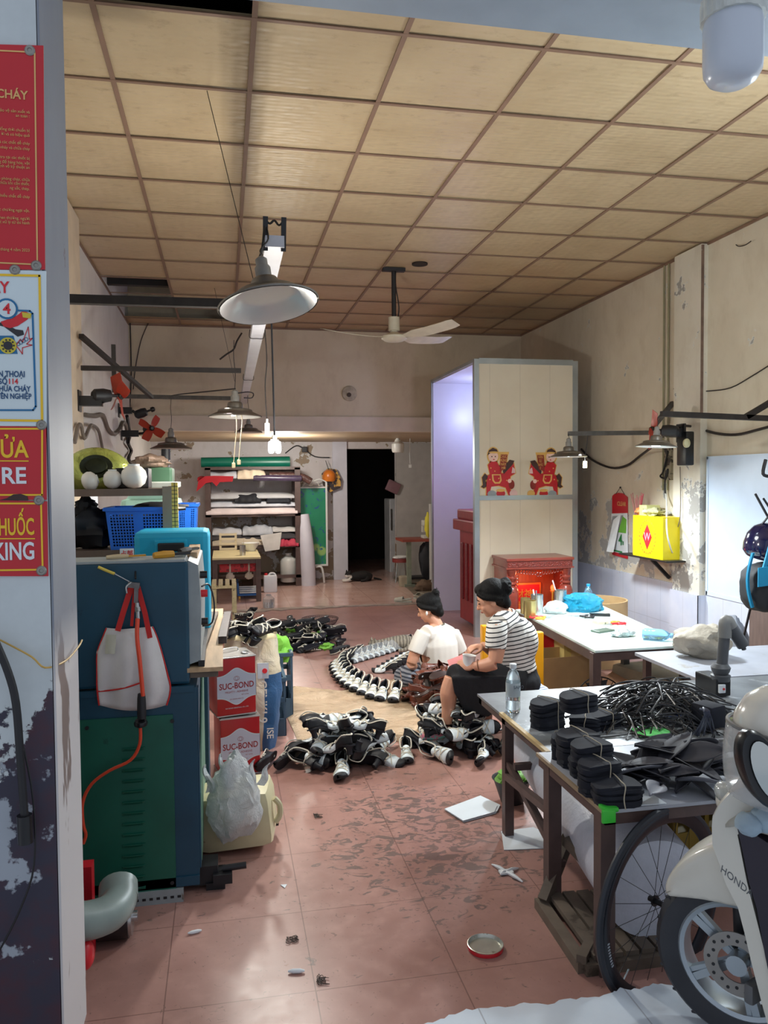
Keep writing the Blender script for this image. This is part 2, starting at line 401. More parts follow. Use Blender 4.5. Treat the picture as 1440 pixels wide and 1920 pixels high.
m = MB(); m.bb((X2-.014, 3.2, .73), (X2, 6.33, 1.905)); m.bb((X2-.02, 3.2, 1.9), (X2, 6.34, 1.925)); m.bb((X2-.02, 6.32, .7), (X2, 6.345, 1.92)); m.bb((X2-.02, 3.2, .70), (X2, 6.34, .735)); st(m.build('trim_5', mat('wall_board', (204, 220, 240), .35, var=.03), origin=(0, 0, 0)))
# rust-brown strip down the face of the column and the thin pipes beside it
m = MB(); m.bb((4.132, 6.362, 2.3), (4.155, 6.371, CZ-.02)); st(m.build('trim_6', mat('rust_strip', (118, 96, 84), .7, var=.3, scale=12, col2=(200, 196, 190), thr=.62), origin=(0, 0, 0)))
m = MB()
for yy in (6.98, 7.06): m.tube([(X2-.015, yy, CZ-.02), (X2-.015, yy, 1.62)], .009, 6, smooth=False)
tag(m.build('conduit_pipe', mat('conduit_green', (140, 134, 104), .5), None, True), 'pair of thin olive conduit pipes down the right wall left of the column', 'pipe')

# left wall pilaster
st((lambda m: (m.bb((X1, 6.15, 0), (X1+.11, 6.62, CZ-.01)), m.build('wall_left_pilaster', mat('pilaster_left', (206, 188, 164), .7, var=.1), origin=(0, 0, 0)))[1])(MB()))
# bright little window low on the left wall, behind the rack
m = MB(); m.bb((X1-.001, 6.75, .95), (X1+.02, 7.9, 1.75)); wf = st(m.build('window_1', mat('window_frame_paint', (150, 140, 130), .6), origin=(0, 0, 0)))
m = MB(); m.bb((X1+.012, 6.82, 1.0), (X1+.024, 7.3, 1.7)); m.bb((X1+.012, 7.36, 1.0), (X1+.024, 7.84, 1.7)); m.build('pane', mat('frosted_pane', (236, 240, 240), .3, emit=.5), wf)

# front: jamb, header, stretch of front wall carrying the signs
JX = -.472
g = G('front_wall_paint', .65); x, y, z = g.xyz()
n1 = g.noise(4, 8, .65, off=(2, 1, 3)); n2 = g.noise(2.2, 6, .6, off=(5, 1, 0)); n4 = g.noise(7, 5, .6, off=(0, 3, 3))
base = g.mix(g.step(n1, .35, .7), (206, 214, 216), (190, 198, 200))
low = g.step(z, 1.32, 1.02); k = g.step(g.math('ADD', n1, g.math('MULTIPLY', low, .35)), .70, .715)
c = g.mix(k, base, g.mix(g.step(n2, .42, .56), (84, 46, 54), (58, 56, 72)))
k3 = g.math('MULTIPLY', k, g.step(n4, .59, .62)); c = g.mix(k3, c, (168, 176, 186)); g.col(c); g.bump(k, .5, .008); FW = g.m
m = MB(); m.bb((-1.6, 2.34, -.1), (JX-.002, 2.69, 4.4)); st(m.build('wall_front', FW, origin=(0, 0, 0)))
g = G('jamb_paint', .6); x, y, z = g.xyz(); n1 = g.noise(5, 8, .65, st=(1, 1, .35)); n2 = g.noise(3, 5, .6, off=(4, 0, 0), st=(1, 1, .4))
lo = g.step(z, 1.36, 1.18); k = g.math('MULTIPLY', lo, 1.)
c = g.mix(g.step(n2, .3, .7), (122, 128, 140), (136, 142, 152))
c = g.mix(lo, c, g.mix(g.step(n2, .52, .54), (204, 200, 200), (128, 112, 106))); c = g.mix(g.step(g.math('ADD', n1, g.math('MULTIPLY', lo, .07)), .70, .71), c, (92, 66, 62)); g.col(c); JP = g.m
m = MB(); m.bb((JX-.004, 2.34, -.1), (JX+.004, 2.69, 4.4)); st(m.build('trim_7', JP, origin=(0, 0, 0)))
m = MB(); m.bb((JX+.004, 2.36, 3.305), (5, 2.69, 4.4)); st(m.build('wall_front_header', mat('header_paint', (150, 164, 178), .6, var=.06), origin=(0, 0, 0)))
m = MB(); m.bb((3.35, 2.36, -.1), (5, 2.69, 4.4)); st(m.build('wall_front_right', FW, origin=(0, 0, 0)))
# outside landing: broken white tiles laid higher than the shop floor
LAND = [(1.10, 2.10), (.6, 1.98), (.2, 1.6)]
g = G('landing_tile', .25); x, y, z = g.xyz(); n1 = g.noise(3, 6, .6); c = g.mix(g.step(n1, .3, .7), (206, 216, 226), (222, 230, 238))
c = g.mix(g.step(g.noise(7, 6, .6, off=(2, 2, 2)), .70, .705), c, (110, 90, 88)); ln = g.math('MAXIMUM', g.line(x, 1.27, .5, .005), g.line(y, .4, .5, .004)); c = g.mix(g.math('MULTIPLY', ln, .6), c, (150, 150, 156)); g.col(c); LT = g.m
edge = [PZ(x, y, .055) for x, y in ((760, 1935), (800, 1918), (835, 1908), (868, 1893), (905, 1892), (945, 1888), (985, 1880), (1025, 1882), (1070, 1872), (1115, 1871), (1150, 1862), (1165, 1853), (1190, 1855), (1225, 1845), (1260, 1846), (1292, 1838), (1325, 1835), (1340, 1840), (1400, 1868), (1440, 1880), (1520, 1900))]
edge = [(p.x, p.y) for p in edge]; random.seed(5)
e2 = []
for a, b in zip(edge, edge[1:]):
    for q in range(4): t = q/4; e2.append((a[0]+(b[0]-a[0])*t+rnd(-.004, .004), a[1]+(b[1]-a[1])*t+rnd(-.006, .006)))
out = [(-1.6, 1.3)] + [(.1, 1.5)] + e2 + [(edge[-1][0]+.2, edge[-1][1]), (5, 1.9), (5, -1.5), (-1.6, -1.5)]
m = MB(); m.prism(out, (0, 0, -.02), (1, 0, 0), (0, 1, 0), .075); st(m.build('floor_landing', LT, origin=(0, 0, 0)))
m = MB(); m.bb((-1.6, -1.5, -.06), (5, 2.2, -.04)); st(m.build('floor_outside', mat('street', (110, 108, 108), .8), origin=(0, 0, 0)))

# booth of sandwich panels with an open left side
BX0, BX1, BY0, BY1, BZ = 2.69, 3.90, 8.36, 10.2, 3.05
g = G('sandwich_panel', .38); x, y, z = g.xyz(); n1 = g.noise(2, 4); c = g.mix(g.step(n1, .3, .7), (214, 202, 180), (224, 214, 194)); lnx = g.line(x, 3.07, .35, .004)
c = g.mix(g.math('MULTIPLY', lnx, .5), c, (150, 138, 120)); g.col(c); SPN = g.m
LAV = mat('panel_inside', (206, 204, 220), .35, var=.02)
bo = thing('panel_booth', 'tall booth of cream sandwich panels with silver edge strips and an open left side', 'booth', (3.3, 9.3, 0))
ALU = mat('aluminium_strip', (168, 176, 180), .35, .7, var=.1)
m = MB(); m.bb((BX0+.04, BY0, .0), (BX1-.02, BY0+.045, BZ-.02)); m.build('front_panel', SPN, bo)
m = MB(); m.bb((BX0+.02, BY1-.04, .0), (BX1-.02, BY1, BZ-.02)); m.build('rear_panel', LAV, bo)
m = MB(); m.bb((BX0+.02, BY0+.045, BZ-.05), (BX1-.02, BY1, BZ)); m.build('roof_panel', LAV, bo)
m = MB(); m.bb((BX1-.04, BY0+.045, 0), (BX1-.02, BY1-.04, BZ-.05)); m.build('side_panel', LAV, bo)
def strip(a, b): q = MB(); q.bb(a, b); q.build('edge_strip', ALU, bo)
strip((BX0, BY0-.01, 0), (BX0+.055, BY0+.05, BZ)); strip((BX1-.06, BY0-.01, 0), (BX1, BY0+.05, BZ)); strip((BX0+.055, BY0-.012, BZ-.05), (BX1-.06, BY0+.05, BZ+.01)); strip((BX0+.055, BY0-.012, 1.51), (BX1-.06, BY0, 1.56))
strip((BX0, BY1-.03, 0), (BX0+.025, BY1+.01, BZ)); strip((BX0, BY0+.05, BZ-.035), (BX0+.025, BY1-.03, BZ)); strip((BX0+.055, BY0-.012, 0), (BX1-.06, BY0, .04))

# ================================================================ SIGNS ON THE FRONT WALL
SY = 2.34
RED = mat('sign_red', (196, 34, 46), .28, var=.04); SW = mat('sign_white', (212, 226, 230), .3, var=.03)
YEL = mat('sign_yellow', (240, 196, 40), .4, var=.02); GLD = mat('print_gold', (222, 176, 110), .4); BLUE = mat('sign_blue', (28, 110, 160), .4); INK = mat('print_ink', (44, 44, 50), .5)
NAVY = mat('print_navy', (24, 74, 120), .4); LRED = mat('print_red', (214, 40, 50), .4); WHP = mat('print_white', (226, 232, 236), .4); SKN = mat('print_yellow', (214, 196, 60), .4)
SCREW = mat('screw_head', (150, 148, 142), .4, .8, var=.2)
def S(x, y, d=0.): p = PY(x, y, SY-d); return V((p.x, SY-d, p.z))
def sign(label, x1, y0, x1b, y1, m, left=-70):
    a, b, c, d = S(left, y0-4), S(x1, y0), S(x1b, y1), S(left, y1)
    t = thing('sign', label, 'sign', ((a.x+b.x)/2, SY, min(c.z, d.z)), )
    q = MB(); q.prism([(p.x, p.z) for p in (d, c, b, a)], (0, SY-.0005, 0), (1, 0, 0), (0, 0, 1), .004); q.build('board', m, t); return t
def stxt(t, s, x, y, px, m, align='RIGHT', bold=0., sx=1.):
    text('lettering', s, m, S(x, y, .006), (1, 0, 0), (0, 0, 1), px*1.38*SY/1494/1., t, .0004, align, bold, sx)
def outline(t, pts, wpx, m, name='border', close=True):
    q = MB(); P = [S(x, y, .0058) for x, y in pts]; P = P + [P[0]] if close else P
    for a, b in zip(P, P[1:]):
        if (b-a).length > 1e-5: q.bar(a-(b-a).normalized()*wpx*.0005, b+(b-a).normalized()*wpx*.0005, wpx*SY/1494, .0008, up=(0, 1, 0))
    return q.build(name, m, t)
def disc(t, x, y, rpx, m, name='dot', d=.006, th=.001, n=20):
    q = MB(); c = S(x, y, d); q.cyl(c, c+V((0, -th, 0)), rpx*SY/1494, None, n); return q.build(name, m, t)
def screws(t, pts):
    for x, y in pts:
        q = MB(); c = S(x, y, .004); q.lathe([(.014, 0), (.014, .002), (.011, .005), (.006, .005), (.005, .003)], c, (0, -1, 0), 16); o = q.build('screw', SCREW, t, True)
t = sign('tall dark red board of gold fire safety rules, topmost on the front wall', 82, 87, 85, 506, RED)
outline(t, [(-60, 92), (65, 98), (70, 496), (-60, 490)], 2.5, GLD)
stxt(t, 'PHÒNG CHÁY', 52, 187, 15, GLD, bold=.002, sx=.9)
for i, (yy, s) in enumerate(((213, 'bảo vệ sản xuất và'), (221, 'an toàn :'), (248, 'n, đồng thời chuẩn bị'), (257, 'ời và có hiệu quả'), (272, 'ất và các chất dễ cháy'), (282, 'nháy và chữa cháy'), (300, 'ểm tra tại các thiết bị'), (309, 'rang để hàng hóa, vật'),
        (317, 'y định về kỹ thuật an'), (340, 'toàn phòng cháy, chữa'), (348, 'chữa khi cần thiết.'), (357, 'ng sắt, thép.'), (372, 'n nhiều chất dễ cháy'), (398, 'các chướng ngại vật.'), (413, 'ợc khen thưởng, người'), (421, 'mà bị xử lý từ thi hành'), (472, 'tháng 4 năm 2023'))):
    stxt(t, s, 56, yy, 5.2, GLD, sx=.9)
screws(t, [(56, 95), (68, 498)])
t = sign('white poster with a red number 4 and a red gloved hand on a telephone', 87, 509, 88, 799, SW)
outline(t, [(-60, 514), (74, 517), (79, 789), (-60, 787)], 4, YEL)
stxt(t, 'CHÁY', 17, 549, 20, LRED, bold=.004, sx=.85)
outline(t, [(30, 582), (56, 583), (61, 588), (67, 762), (62, 769), (-60, 769)], 3, BLUE, close=False)
disc(t, 13, 579, 18, BLUE, 'ring'); disc(t, 13, 579, 14.5, SW, 'disc', .0075); text('numeral', '4', LRED, S(13, 588, .009), (1, 0, 0), (0, 0, 1), 25*SY/1494, t, .0004, 'CENTER', .003)
q = MB(); q.prism([(S(a, b).x, S(a, b).z) for a, b in ((36, 590), (44, 583), (60, 590), (52, 600), (34, 612), (20, 616), (8, 613), (2, 604), (14, 600), (24, 598))], (0, SY-.005, 0), (1, 0, 0), (0, 0, 1), .0008); q.build('printed_glove', LRED, t)
q = MB(); q.prism([(S(a, b).x, S(a, b).z) for a, b in ((42, 586), (60, 589), (58, 598), (44, 596))], (0, SY-.006, 0), (1, 0, 0), (0, 0, 1), .0008); q.build('printed_cuff', SKN, t)
q = MB(); q.prism([(S(a, b).x, S(a, b).z) for a, b in ((-5, 604), (10, 607), (30, 618), (44, 620), (46, 628), (34, 632), (26, 626), (8, 613), (-5, 610))], (0, SY-.0045, 0), (1, 0, 0), (0, 0, 1), .0008); q.build('printed_handset', INK, t)
q = MB(); q.prism([(S(a, b).x, S(a, b).z) for a, b in ((-8, 630), (26, 630), (28, 636), (34, 664), (-8, 664))], (0, SY-.0045, 0), (1, 0, 0), (0, 0, 1), .0008); q.build('printed_telephone', BLUE, t)
disc(t, 15, 648, 14, SKN, 'dial', .006); disc(t, 15, 648, 7.5, INK, 'dial_hub', .0072)
for k in range(10): a = 2*pi*k/10; disc(t, 15+11*cos(a), 648+11*sin(a), 1.6, INK, 'finger_hole', .0074, n=8)
outline(t, [(30, 648), (38, 636), (42, 642), (53, 613), (55, 636), (61, 634), (50, 645), (60, 647), (42, 652), (42, 664), (36, 655)], 1.3, LRED, 'flash')
for k in range(4): outline(t, [(34+k*5+3.4*cos(2*pi*j/10), 645-k*3+3.4*sin(2*pi*j/10)) for j in range(10)], .8, BLUE, 'coil')
stxt(t, 'ĐIỆN THOẠI', 47, 707, 10.5, NAVY, bold=.002, sx=.72); stxt(t, 'SỐ', 14, 720, 9.5, NAVY, bold=.002, sx=.9); stxt(t, '114', 34, 720, 9.5, LRED, bold=.002, sx=.85)
stxt(t, 'CHỮA CHÁY', 57, 734, 9.5, NAVY, bold=.002, sx=.76); stxt(t, 'CHUYÊN NGHIỆP', 59, 748, 9.5, NAVY, bold=.002, sx=.74)
screws(t, [(28, 506), (78, 797)])
t = sign('red plate with yellow LỬA over white FIRE, third plate down the wall', 87, 801, 88, 937, RED)
outline(t, [(-60, 804), (79, 804), (79, 928), (-60, 928)], 3, YEL); outline(t, [(-20, 864), (53, 864.5)], 2, YEL, 'rule', False)
stxt(t, 'LỬA', 53, 857, 30, YEL, bold=.004, sx=.8); stxt(t, 'FIRE', 50, 906, 29, WHP, bold=.007, sx=.95)
screws(t, [(73, 938)])
t = sign('red plate with yellow THUỐC over white SMOKING, lowest on the wall', 89, 940, 91, 1080, RED)
outline(t, [(-60, 944), (77, 944), (80, 1068), (-60, 1070)], 3, YEL); outline(t, [(-20, 1010), (65, 1010)], 2, YEL, 'rule', False)
stxt(t, 'THUỐC', 65, 1002, 30, YEL, bold=.003, sx=.49); stxt(t, 'SMOKING', 66, 1048, 31, WHP, bold=.007, sx=.66)
screws(t, [(78, 1070)])
q = MB(); q.prism([(S(a, b).x, S(a, b).z) for a, b in ((0, 938), (14, 934), (26, 927), (40, 926), (52, 930), (54, 938))], (0, SY-.005, 0), (1, 0, 0), (0, 0, 1), .002); q.build('torn_patch', mat('torn_hole', (70, 52, 50), .8), t)

# hoses and wire against the front wall and jamb
BLK = mat('black_rubber', (28, 28, 32), .5, var=.2); BLKG = mat('black_plastic', (24, 24, 27), .3, var=.2)
m = MB(); m.tube([S(-10, 1200, .05), S(15, 1260, .05), S(30, 1320, .05), (S(38, 1420, .05)), S(46, 1530, .05)], .011, 8)
t = thing('air_hose', 'thick black hose with a collar hanging down the peeling front wall', 'hose', S(46, 1580, .05)); m.build('hose', BLK, t, True)
m = MB(); m.cyl(S(46, 1528, .05), S(48, 1580, .05), .02); m.build('collar', BLKG, t, True)
m = MB(); m.tube([S(44, 1400, .03), S(62, 1500, .03), S(64, 1620, .03), S(40, 1700, .03), S(0, 1780, .03), S(-20, 1800, .03)], .003, 6)
tag(m.build('thin_cable', BLK, None, True), 'thin black cable curving down the peeling front wall', 'cable')
m = MB(); m.tube([S(-20, 1190, .02), S(20, 1210, .02), S(60, 1232, .02), S(85, 1252, .03), V((JX+.01, 2.45, S(100, 1256).z)), V((JX+.02, 2.6, S(100, 1250).z)), V((JX+.022, 2.66, S(100, 1243).z))], .0028, 6)
tag(m.build('yellow_wire', mat('yellow_wire', (196, 160, 84), .5), None, True), 'yellow wire looped across the front wall and round the jamb', 'wire')

# ================================================================ LAMPS
SHD = mat('shade_alu', (128, 122, 114), .42, .75, var=.2, scale=14, bump=.05); SHI = mat('shade_inside', (214, 214, 210), .35, .35, var=.05)
PORC = mat('socket_grey', (132, 128, 122), .5, var=.2, scale=20); WIRE = mat('dark_wire', (40, 34, 32), .6)
GLOW = mat('led_glow', (255, 255, 255), .4, emit=14, emitcol=(236, 246, 255)); GLOWY = mat('led_glow_warm', (255, 250, 220), .4, emit=9, emitcol=(255, 244, 200))
BULBW = mat('bulb_white', (226, 228, 226), .3, var=.03); STEEL = mat('dark_steel', (42, 36, 34), .6, .3, var=.3, scale=20); STEELG = mat('grey_steel', (84, 80, 76), .55, .3, var=.2, scale=20)
def pendant(label, c, r, tilt=0., top=None, lit=None, group=None, az=0.):
    """c: centre of the rim"""
    c = V(c); t = thing('pendant_lamp', label, 'lamp', c, group)
    ax = V((sin(tilt)*cos(az), sin(tilt)*sin(az), cos(tilt)))
    m = MB(); m.use(SHD)
    pr = [(1., 0), (1.02, .03), (.98, .05), (.72, .17), (.66, .2), (.64, .27), (.52, .31), (.30, .34), (.285, .5), (.25, .56), (.18, .58)]
    m.lathe([(a*r, b*r) for a, b in pr] + [(.17*r, .565*r), (.23*r, .53*r), (.26*r, .34*r)] + [(.50*r, .29*r), (.62*r, .25*r), (.70*r, .15*r), (.96*r, .03*r), (.985*r, 0)], c, ax, 36, cap=False)
    m.bm.normal_update(); m.use(SHI)
    for f in m.bm.faces:
        d = f.calc_center_median()-c; rr = (d-ax*d.dot(ax)).length/r; h = d.dot(ax)/r
        if h < .5 and (rr < .97) and (h < (1-rr)*.6+.0) and abs(h) > -1 and f.index >= 0: pass
    m.build('shade', SHD, t, True, angle=50)
    m = MB(); m.lathe([(.972*r, -.002*r), (.69*r, .137*r), (.60*r, .235*r), (.47*r, .268*r), (.001, .272*r)], c, ax, 36, cap=False); m.build('reflector', SHI, t, True)
    m = MB(); m.lathe([(.14*r, .56*r), (.16*r, .6*r), (.16*r, .8*r), (.12*r, .86*r), (.12*r, .98*r), (.05*r, 1.04*r)], c, ax, 18); m.build('socket', PORC, t, True)
    if top is not None:
        m = MB(); a = c+ax*r*1.0; b = V(top); m.tube([a, (a*2+b)/3+V((.006, 0, 0)), (a+b*2)/3-V((.005, 0, 0)), b], .003, 6); m.build('cord', WIRE, t, True)
    if lit is not None:
        m = MB(); m.lathe([(.03, .1*r+.0), (.034, -.0), (.02, -.03*r), (.001, -.035*r)] if False else [(.001, .02*r), (.028, .03*r), (.034, .12*r), (.03, .22*r), (.014, .28*r)], c, ax, 16); m.build('bulb', lit, t, True)
    return t
# white duct running back under the ceiling, lamps hang from it
TZ = 2.80
n0, n1 = PZ(515, 452, TZ), PZ(456, 757, TZ)
DUCT = mat('duct_white', (200, 200, 208), .4, var=.08, scale=5, col2=(150, 140, 130), thr=.72)
t = thing('cable_duct', 'long white cable duct running back under the ceiling on the left', 'cable duct', (n0+n1)/2)
def duct_pt(q, z=0): return n0 + (n1-n0)*q + V((0, 0, z))
m = MB(); m.bar(n0, n1, .085, .05); m.build('channel', DUCT, t)
for sx in (-.04, .04):
    m = MB(); m.bar(n0+V((sx, -.02, .1)), n0+V((sx, .03, -.035)), .022, .015, up=(0, 1, 0)); m.build('end_clamp', BLKG, t)
m = MB(); m.tube([n0+V((-.04, 0, .09)), n0+V((-.02, 0, .075)), n0+V((0, 0, .09)), n0+V((.02, .0, .07)), n0+V((.04, 0, .09))], .005, 6); m.tube([n0+V((-.04, 0, .1)), n0+V((-.05, -.02, .0)), n0+V((-.06, -.03, -.06)), n0+V((-.075, -.05, -.1))], .006, 6)
m.tube([n0+V((-.04, 0, .08)), n0+V((-.03, -.03, .0)), n0+V((-.06, -.05, -.05)), n0+V((-.07, -.04, -.12))], .004, 6); m.build('loose_wiring', WIRE, t, True)
for q in (.14, .3, .62):
    p = duct_pt(q); m = MB(); m.tube([p+V((-.048, 0, .03)), p+V((-.05, 0, -.028)), p+V((0, 0, -.034)), p+V((.05, 0, -.028)), p+V((.048, 0, .03))], .003, 6); m.build('wire_tie', WIRE, t, True)
for a, b, lb in (((388, 170), (475, 525), 'long thin black wire slanting down from the front ceiling panels'), ((402, 540), (440, 715), 'short thin wire slanting down from the rear ceiling panels')):
    A = PZ(*a, CZ); m = MB(); m.tube([A, PY(*b, A.y+.05)], .0022, 5, smooth=False); tag(m.build('hanging_wire', WIRE, None), lb, 'wire')

c1 = PY(504, 574, 3.32); pendant('large dusty metal pendant lamp, nearest and tilted up to the right', c1, .205, .22, n0+V((-.06, -.02, -.04)), az=rad(128))
c2 = PY(441, 782, 6.6); pendant('mid-sized round metal pendant lamp hanging at the far end of the duct', c2, .213, 0, c2+V((0, 0, .62)), BULBW)
c3 = PY(466, 811, 9.8); pendant('small dim pendant lamp half hidden behind the middle one', c3, .17, 0, c3+V((0, 0, .5)))
c4 = PY(321, 842, 9.58); pendant('flat metal pendant lamp on a thin cord near the left wall', c4, .235, 0, PY(321, 746, 9.58), None)
# twin bright bulb on a long black cord
q = (4.9-n0.y)/(n1.y-n0.y); tp = duct_pt(q); c5 = PY(515, 838, 4.9)
t = thing('twin_bulb_lamp', 'bright twin white bulb hanging on a long black cord', 'lamp', c5)
m = MB(); m.tube([V((c5.x, c5.y, c5.z+.05)), V((c5.x-.004, c5.y, c5.z+.4)), V((c5.x-.01, c5.y, tp.z-.02))], .0055, 8); m.build('cord', BLK, t, True)
m = MB(); m.cyl(c5+V((0, 0, .035)), c5+V((0, 0, .07)), .016); m.bar(c5+V((-.025, 0, .035)), c5+V((.025, 0, .035)), .02); m.build('holder', PORC, t, True)
for sx in (-.021, .021):
    m = MB(); m.lathe([(.008, .035), (.016, .03), (.018, -.02), (.014, -.036), (.003, -.04)], c5+V((sx, 0, 0)), (0, 0, 1), 14); m.build('bulb', GLOW, t, True)
c6 = PY(501, 806, 5.6); q = (5.6-n0.y)/(n1.y-n0.y); tp = duct_pt(q)
t = thing('hanging_led', 'small yellow-white lamp on a kinked wire left of the twin bulb', 'lamp', c6)
m = MB(); m.tube([c6+V((0, 0, .05)), c6+V((-.01, 0, .3)), c6+V((.004, 0, .5)), c6+V((-.02, 0, .8)), V((tp.x, c6.y, tp.z))], .004, 6); m.build('cord', WIRE, t, True)
m = MB(); m.cyl(c6+V((0, 0, -.035)), c6+V((0, 0, .045)), .016, None, 12); m.build('bulb', GLOWY, t, True)
m = MB(); m.cyl(c6+V((0, 0, .045)), c6+V((0, 0, .075)), .008, None, 10); m.build('holder', BULBW, t, True)
# pull cords under the second pendant
for k, (x, y0, y1, s) in enumerate(((438, 800, 868, 'left'), (448, 788, 862, 'right'))):
    a, b = PY(x+6, y0, 6.5), PY(x, y1, 6.5); t = thing('lamp_pull', 'cream pull cord with a small knob under the round pendant, %s one' % ('longer' if k == 0 else 'shorter'), 'lamp pull', b, )
    m = MB(); m.tube([PY(442+k*8, 772, 6.5), a, (a+b)/2, b], .0035, 6); m.build('cord', mat('cream_cord', (206, 192, 164), .6), t, True)
    m = MB(); m.box(b+V((0, 0, -.02)), (.028, .022, .04), None, .005); m.build('knob', mat('cream_knob', (222, 206, 160), .4), t)
# dark lamp hanging at the door and its pull string
c7 = PY(746, 838, 12.6); t = thing('hanging_bulb', 'unlit white bulb lamp hanging before the dark doorway', 'lamp', c7)
m = MB(); m.lathe([(.085, -.09), (.1, -.06), (.1, .05), (.05, .09), (.045, .12)], c7, (0, 0, 1), 20); m.build('bulb', mat('bulb_off', (214, 212, 206), .35), t, True)
m = MB(); m.cyl(c7+V((0, 0, .12)), c7+V((0, 0, .2)), .03); m.tube([c7+V((0, 0, .2)), V((c7.x, c7.y, ZB))], .006, 6, smooth=False); m.build('socket', BULBW, t, True)
m = MB(); a = PY(769, 832, 12.6); m.tube([V((a.x, a.y, ZB)), PY(768, 850, 12.6), PY(769, 870, 12.6)], .004, 5); m.box(PY(769, 874, 12.6), (.04, .02, .05)); tag(m.build('pull_string', BULBW, None), 'thin white pull string with a tag, right of the doorway', 'string')
# ribbed jar lamp on the front header
c8 = PY(1374, 90, 2.25); t = thing('jar_lamp', 'large frosted jar lamp with ribbed collar at the top right corner', 'lamp', c8)
R8 = .088
m = MB(); m.lathe([(.001, -.115), (R8*.55, -.112), (R8*.82, -.098), (R8*.97, -.075), (R8, -.04), (R8, .065), (R8*.96, .085)], c8, (0, 0, 1), 40); m.build('glass_jar', mat('frosted_glass', (196, 204, 216), .25, var=.02, spec=.6), t, True)
m = MB(); n = 72; rs = []
for h in (.082, .145, .15): rs.append([c8+V((cos(2*pi*j/n), sin(2*pi*j/n), 0))*(R8*1.06 + (.0025 if j % 4 < 2 else 0) - (.01 if h == .15 else 0))+V((0, 0, h)) for j in range(n)])
m.rings(rs); m.build('ribbed_collar', mat('collar_white', (200, 204, 200), .5, var=.1, scale=30, col2=(90, 84, 76), thr=.72), t)
m = MB(); m.cyl(c8+V((0, 0, .15)), c8+V((0, 0, .19)), .06); m.build('mount', mat('mount_dark', (60, 56, 54), .6), t, True)
m = MB(); m.bb((c8.x-.3, 2.16, c8.z+.19), (5, 2.36, c8.z+.35)); st(m.build('trim_8', MATS['header_paint'], origin=(0, 0, 0)))

# steel lamp brackets
def bracket(label, segs, m_, w_=.035):
    p0 = V(segs[0][0]); t = thing('steel_bracket', label, 'bracket', p0)
    for i, (a, b) in enumerate(segs):
        q = MB(); q.bar(a, b, w_, w_); q.build('bar' if i == 0 else 'brace', m_, t)
    return t
a = PY(128, 562, 4.4); bracket('black steel bar, highest and nearest, pointing from the left wall at the big pendant', [((X1, 4.4, a.z), PY(436, 570, 4.4))], STEEL, .045)
b2 = PY(152, 690, 6.38); bracket('dark steel lamp bar fixed to the left pilaster with a long slanting brace', [(b2, PY(452, 695, 6.38)), (PY(152, 630, 6.38), PY(285, 745, 8.6))], STEEL, .035)
b3 = PX(225, 743, X1); b3.y = 9.6; b3 = PY(232, 743, 9.6); bracket('grey steel lamp bar with an upright on the left wall further back', [((X1, 9.6, b3.z), PY(436, 747, 9.6)), ((X1+.02, 9.2, b3.z-.0), (X1+.02, 9.2, b3.z+.52))], STEELG, .045)
# right wall brackets with lamps
ra = PY(1066, 813, 6.9); bracket('grey steel lamp arm on the right wall beside the booth', [(ra, (X2, 6.9, PY(1262, 811, 6.9).z)), (PY(1225, 800, 6.9), PY(1262, 755, 6.9))], STEELG, .04)
cr1 = PY(1066, 857, 6.9); pendant('lit metal pendant lamp beside the booth, just over the red stickers', cr1, .17, 0, ra+V((0, 0, 0)), GLOW)
c9 = PY(1097, 871, 6.9); t = thing('hanging_led', 'small glowing lamp dangling at the rim of the lit right-hand pendant', 'lamp', c9)
m = MB(); m.cyl(c9+V((0, 0, -.03)), c9+V((0, 0, .03)), .018, None, 12); m.build('bulb', GLOWY, t, True)
m = MB(); m.tube([c9+V((0, 0, .03)), c9+V((.004, 0, .1)), c9+V((.02, 0, .2)), PY(1102, 815, 6.9)], .004, 6); m.build('cord', WIRE, t, True)
rb = PY(1240, 776, 5.3); bracket('dark steel lamp arm nearest on the right wall with a slanting brace', [(rb, (X2, 5.3, PY(1440, 786, 5.3).z)), (PY(1398, 782, 5.3), (X2, 5.3, PY(1450, 730, 5.3).z))], STEEL, .04)
cr2 = PY(1230, 838, 5.3); pendant('grey metal pendant lamp hanging below the nearer right-hand arm', cr2, .145, .05, PY(1236, 780, 5.3), GLOW)

# ceiling fan
fc = PZ(738, 503, CZ); fz = PY(740, 634, fc.y).z
CREAM = mat('fan_cream', (206, 198, 178), .45, var=.1, scale=8)
t = thing('ceiling_fan', 'cream three-bladed ceiling fan on a black rod', 'fan', (fc.x, fc.y, fz))
m = MB(); m.cyl((fc.x, fc.y, fz+.12), (fc.x, fc.y, CZ), .022); m.tube([(fc.x+.03, fc.y, fz+.14), (fc.x+.05, fc.y, fz+.3), (fc.x+.02, fc.y, fz+.5), (fc.x+.02, fc.y, CZ-.03)], .006, 6); m.build('rod', BLK, t, True)
m = MB(); m.box((fc.x, fc.y, CZ-.015), (.22, .07, .03)); m.build('ceiling_hook', BLK, t)
m = MB(); m.cyl((fc.x, fc.y, fz+.07), (fc.x, fc.y, fz+.2), .055); m.build('canopy_cup', CREAM, t, True)
m = MB(); m.lathe([(.02, -.035), (.09, -.03), (.125, -.005), (.125, .015), (.09, .03), (.03, .06), (.03, .08)], (fc.x, fc.y, fz), (0, 0, 1), 30); m.build('motor', CREAM, t, True)
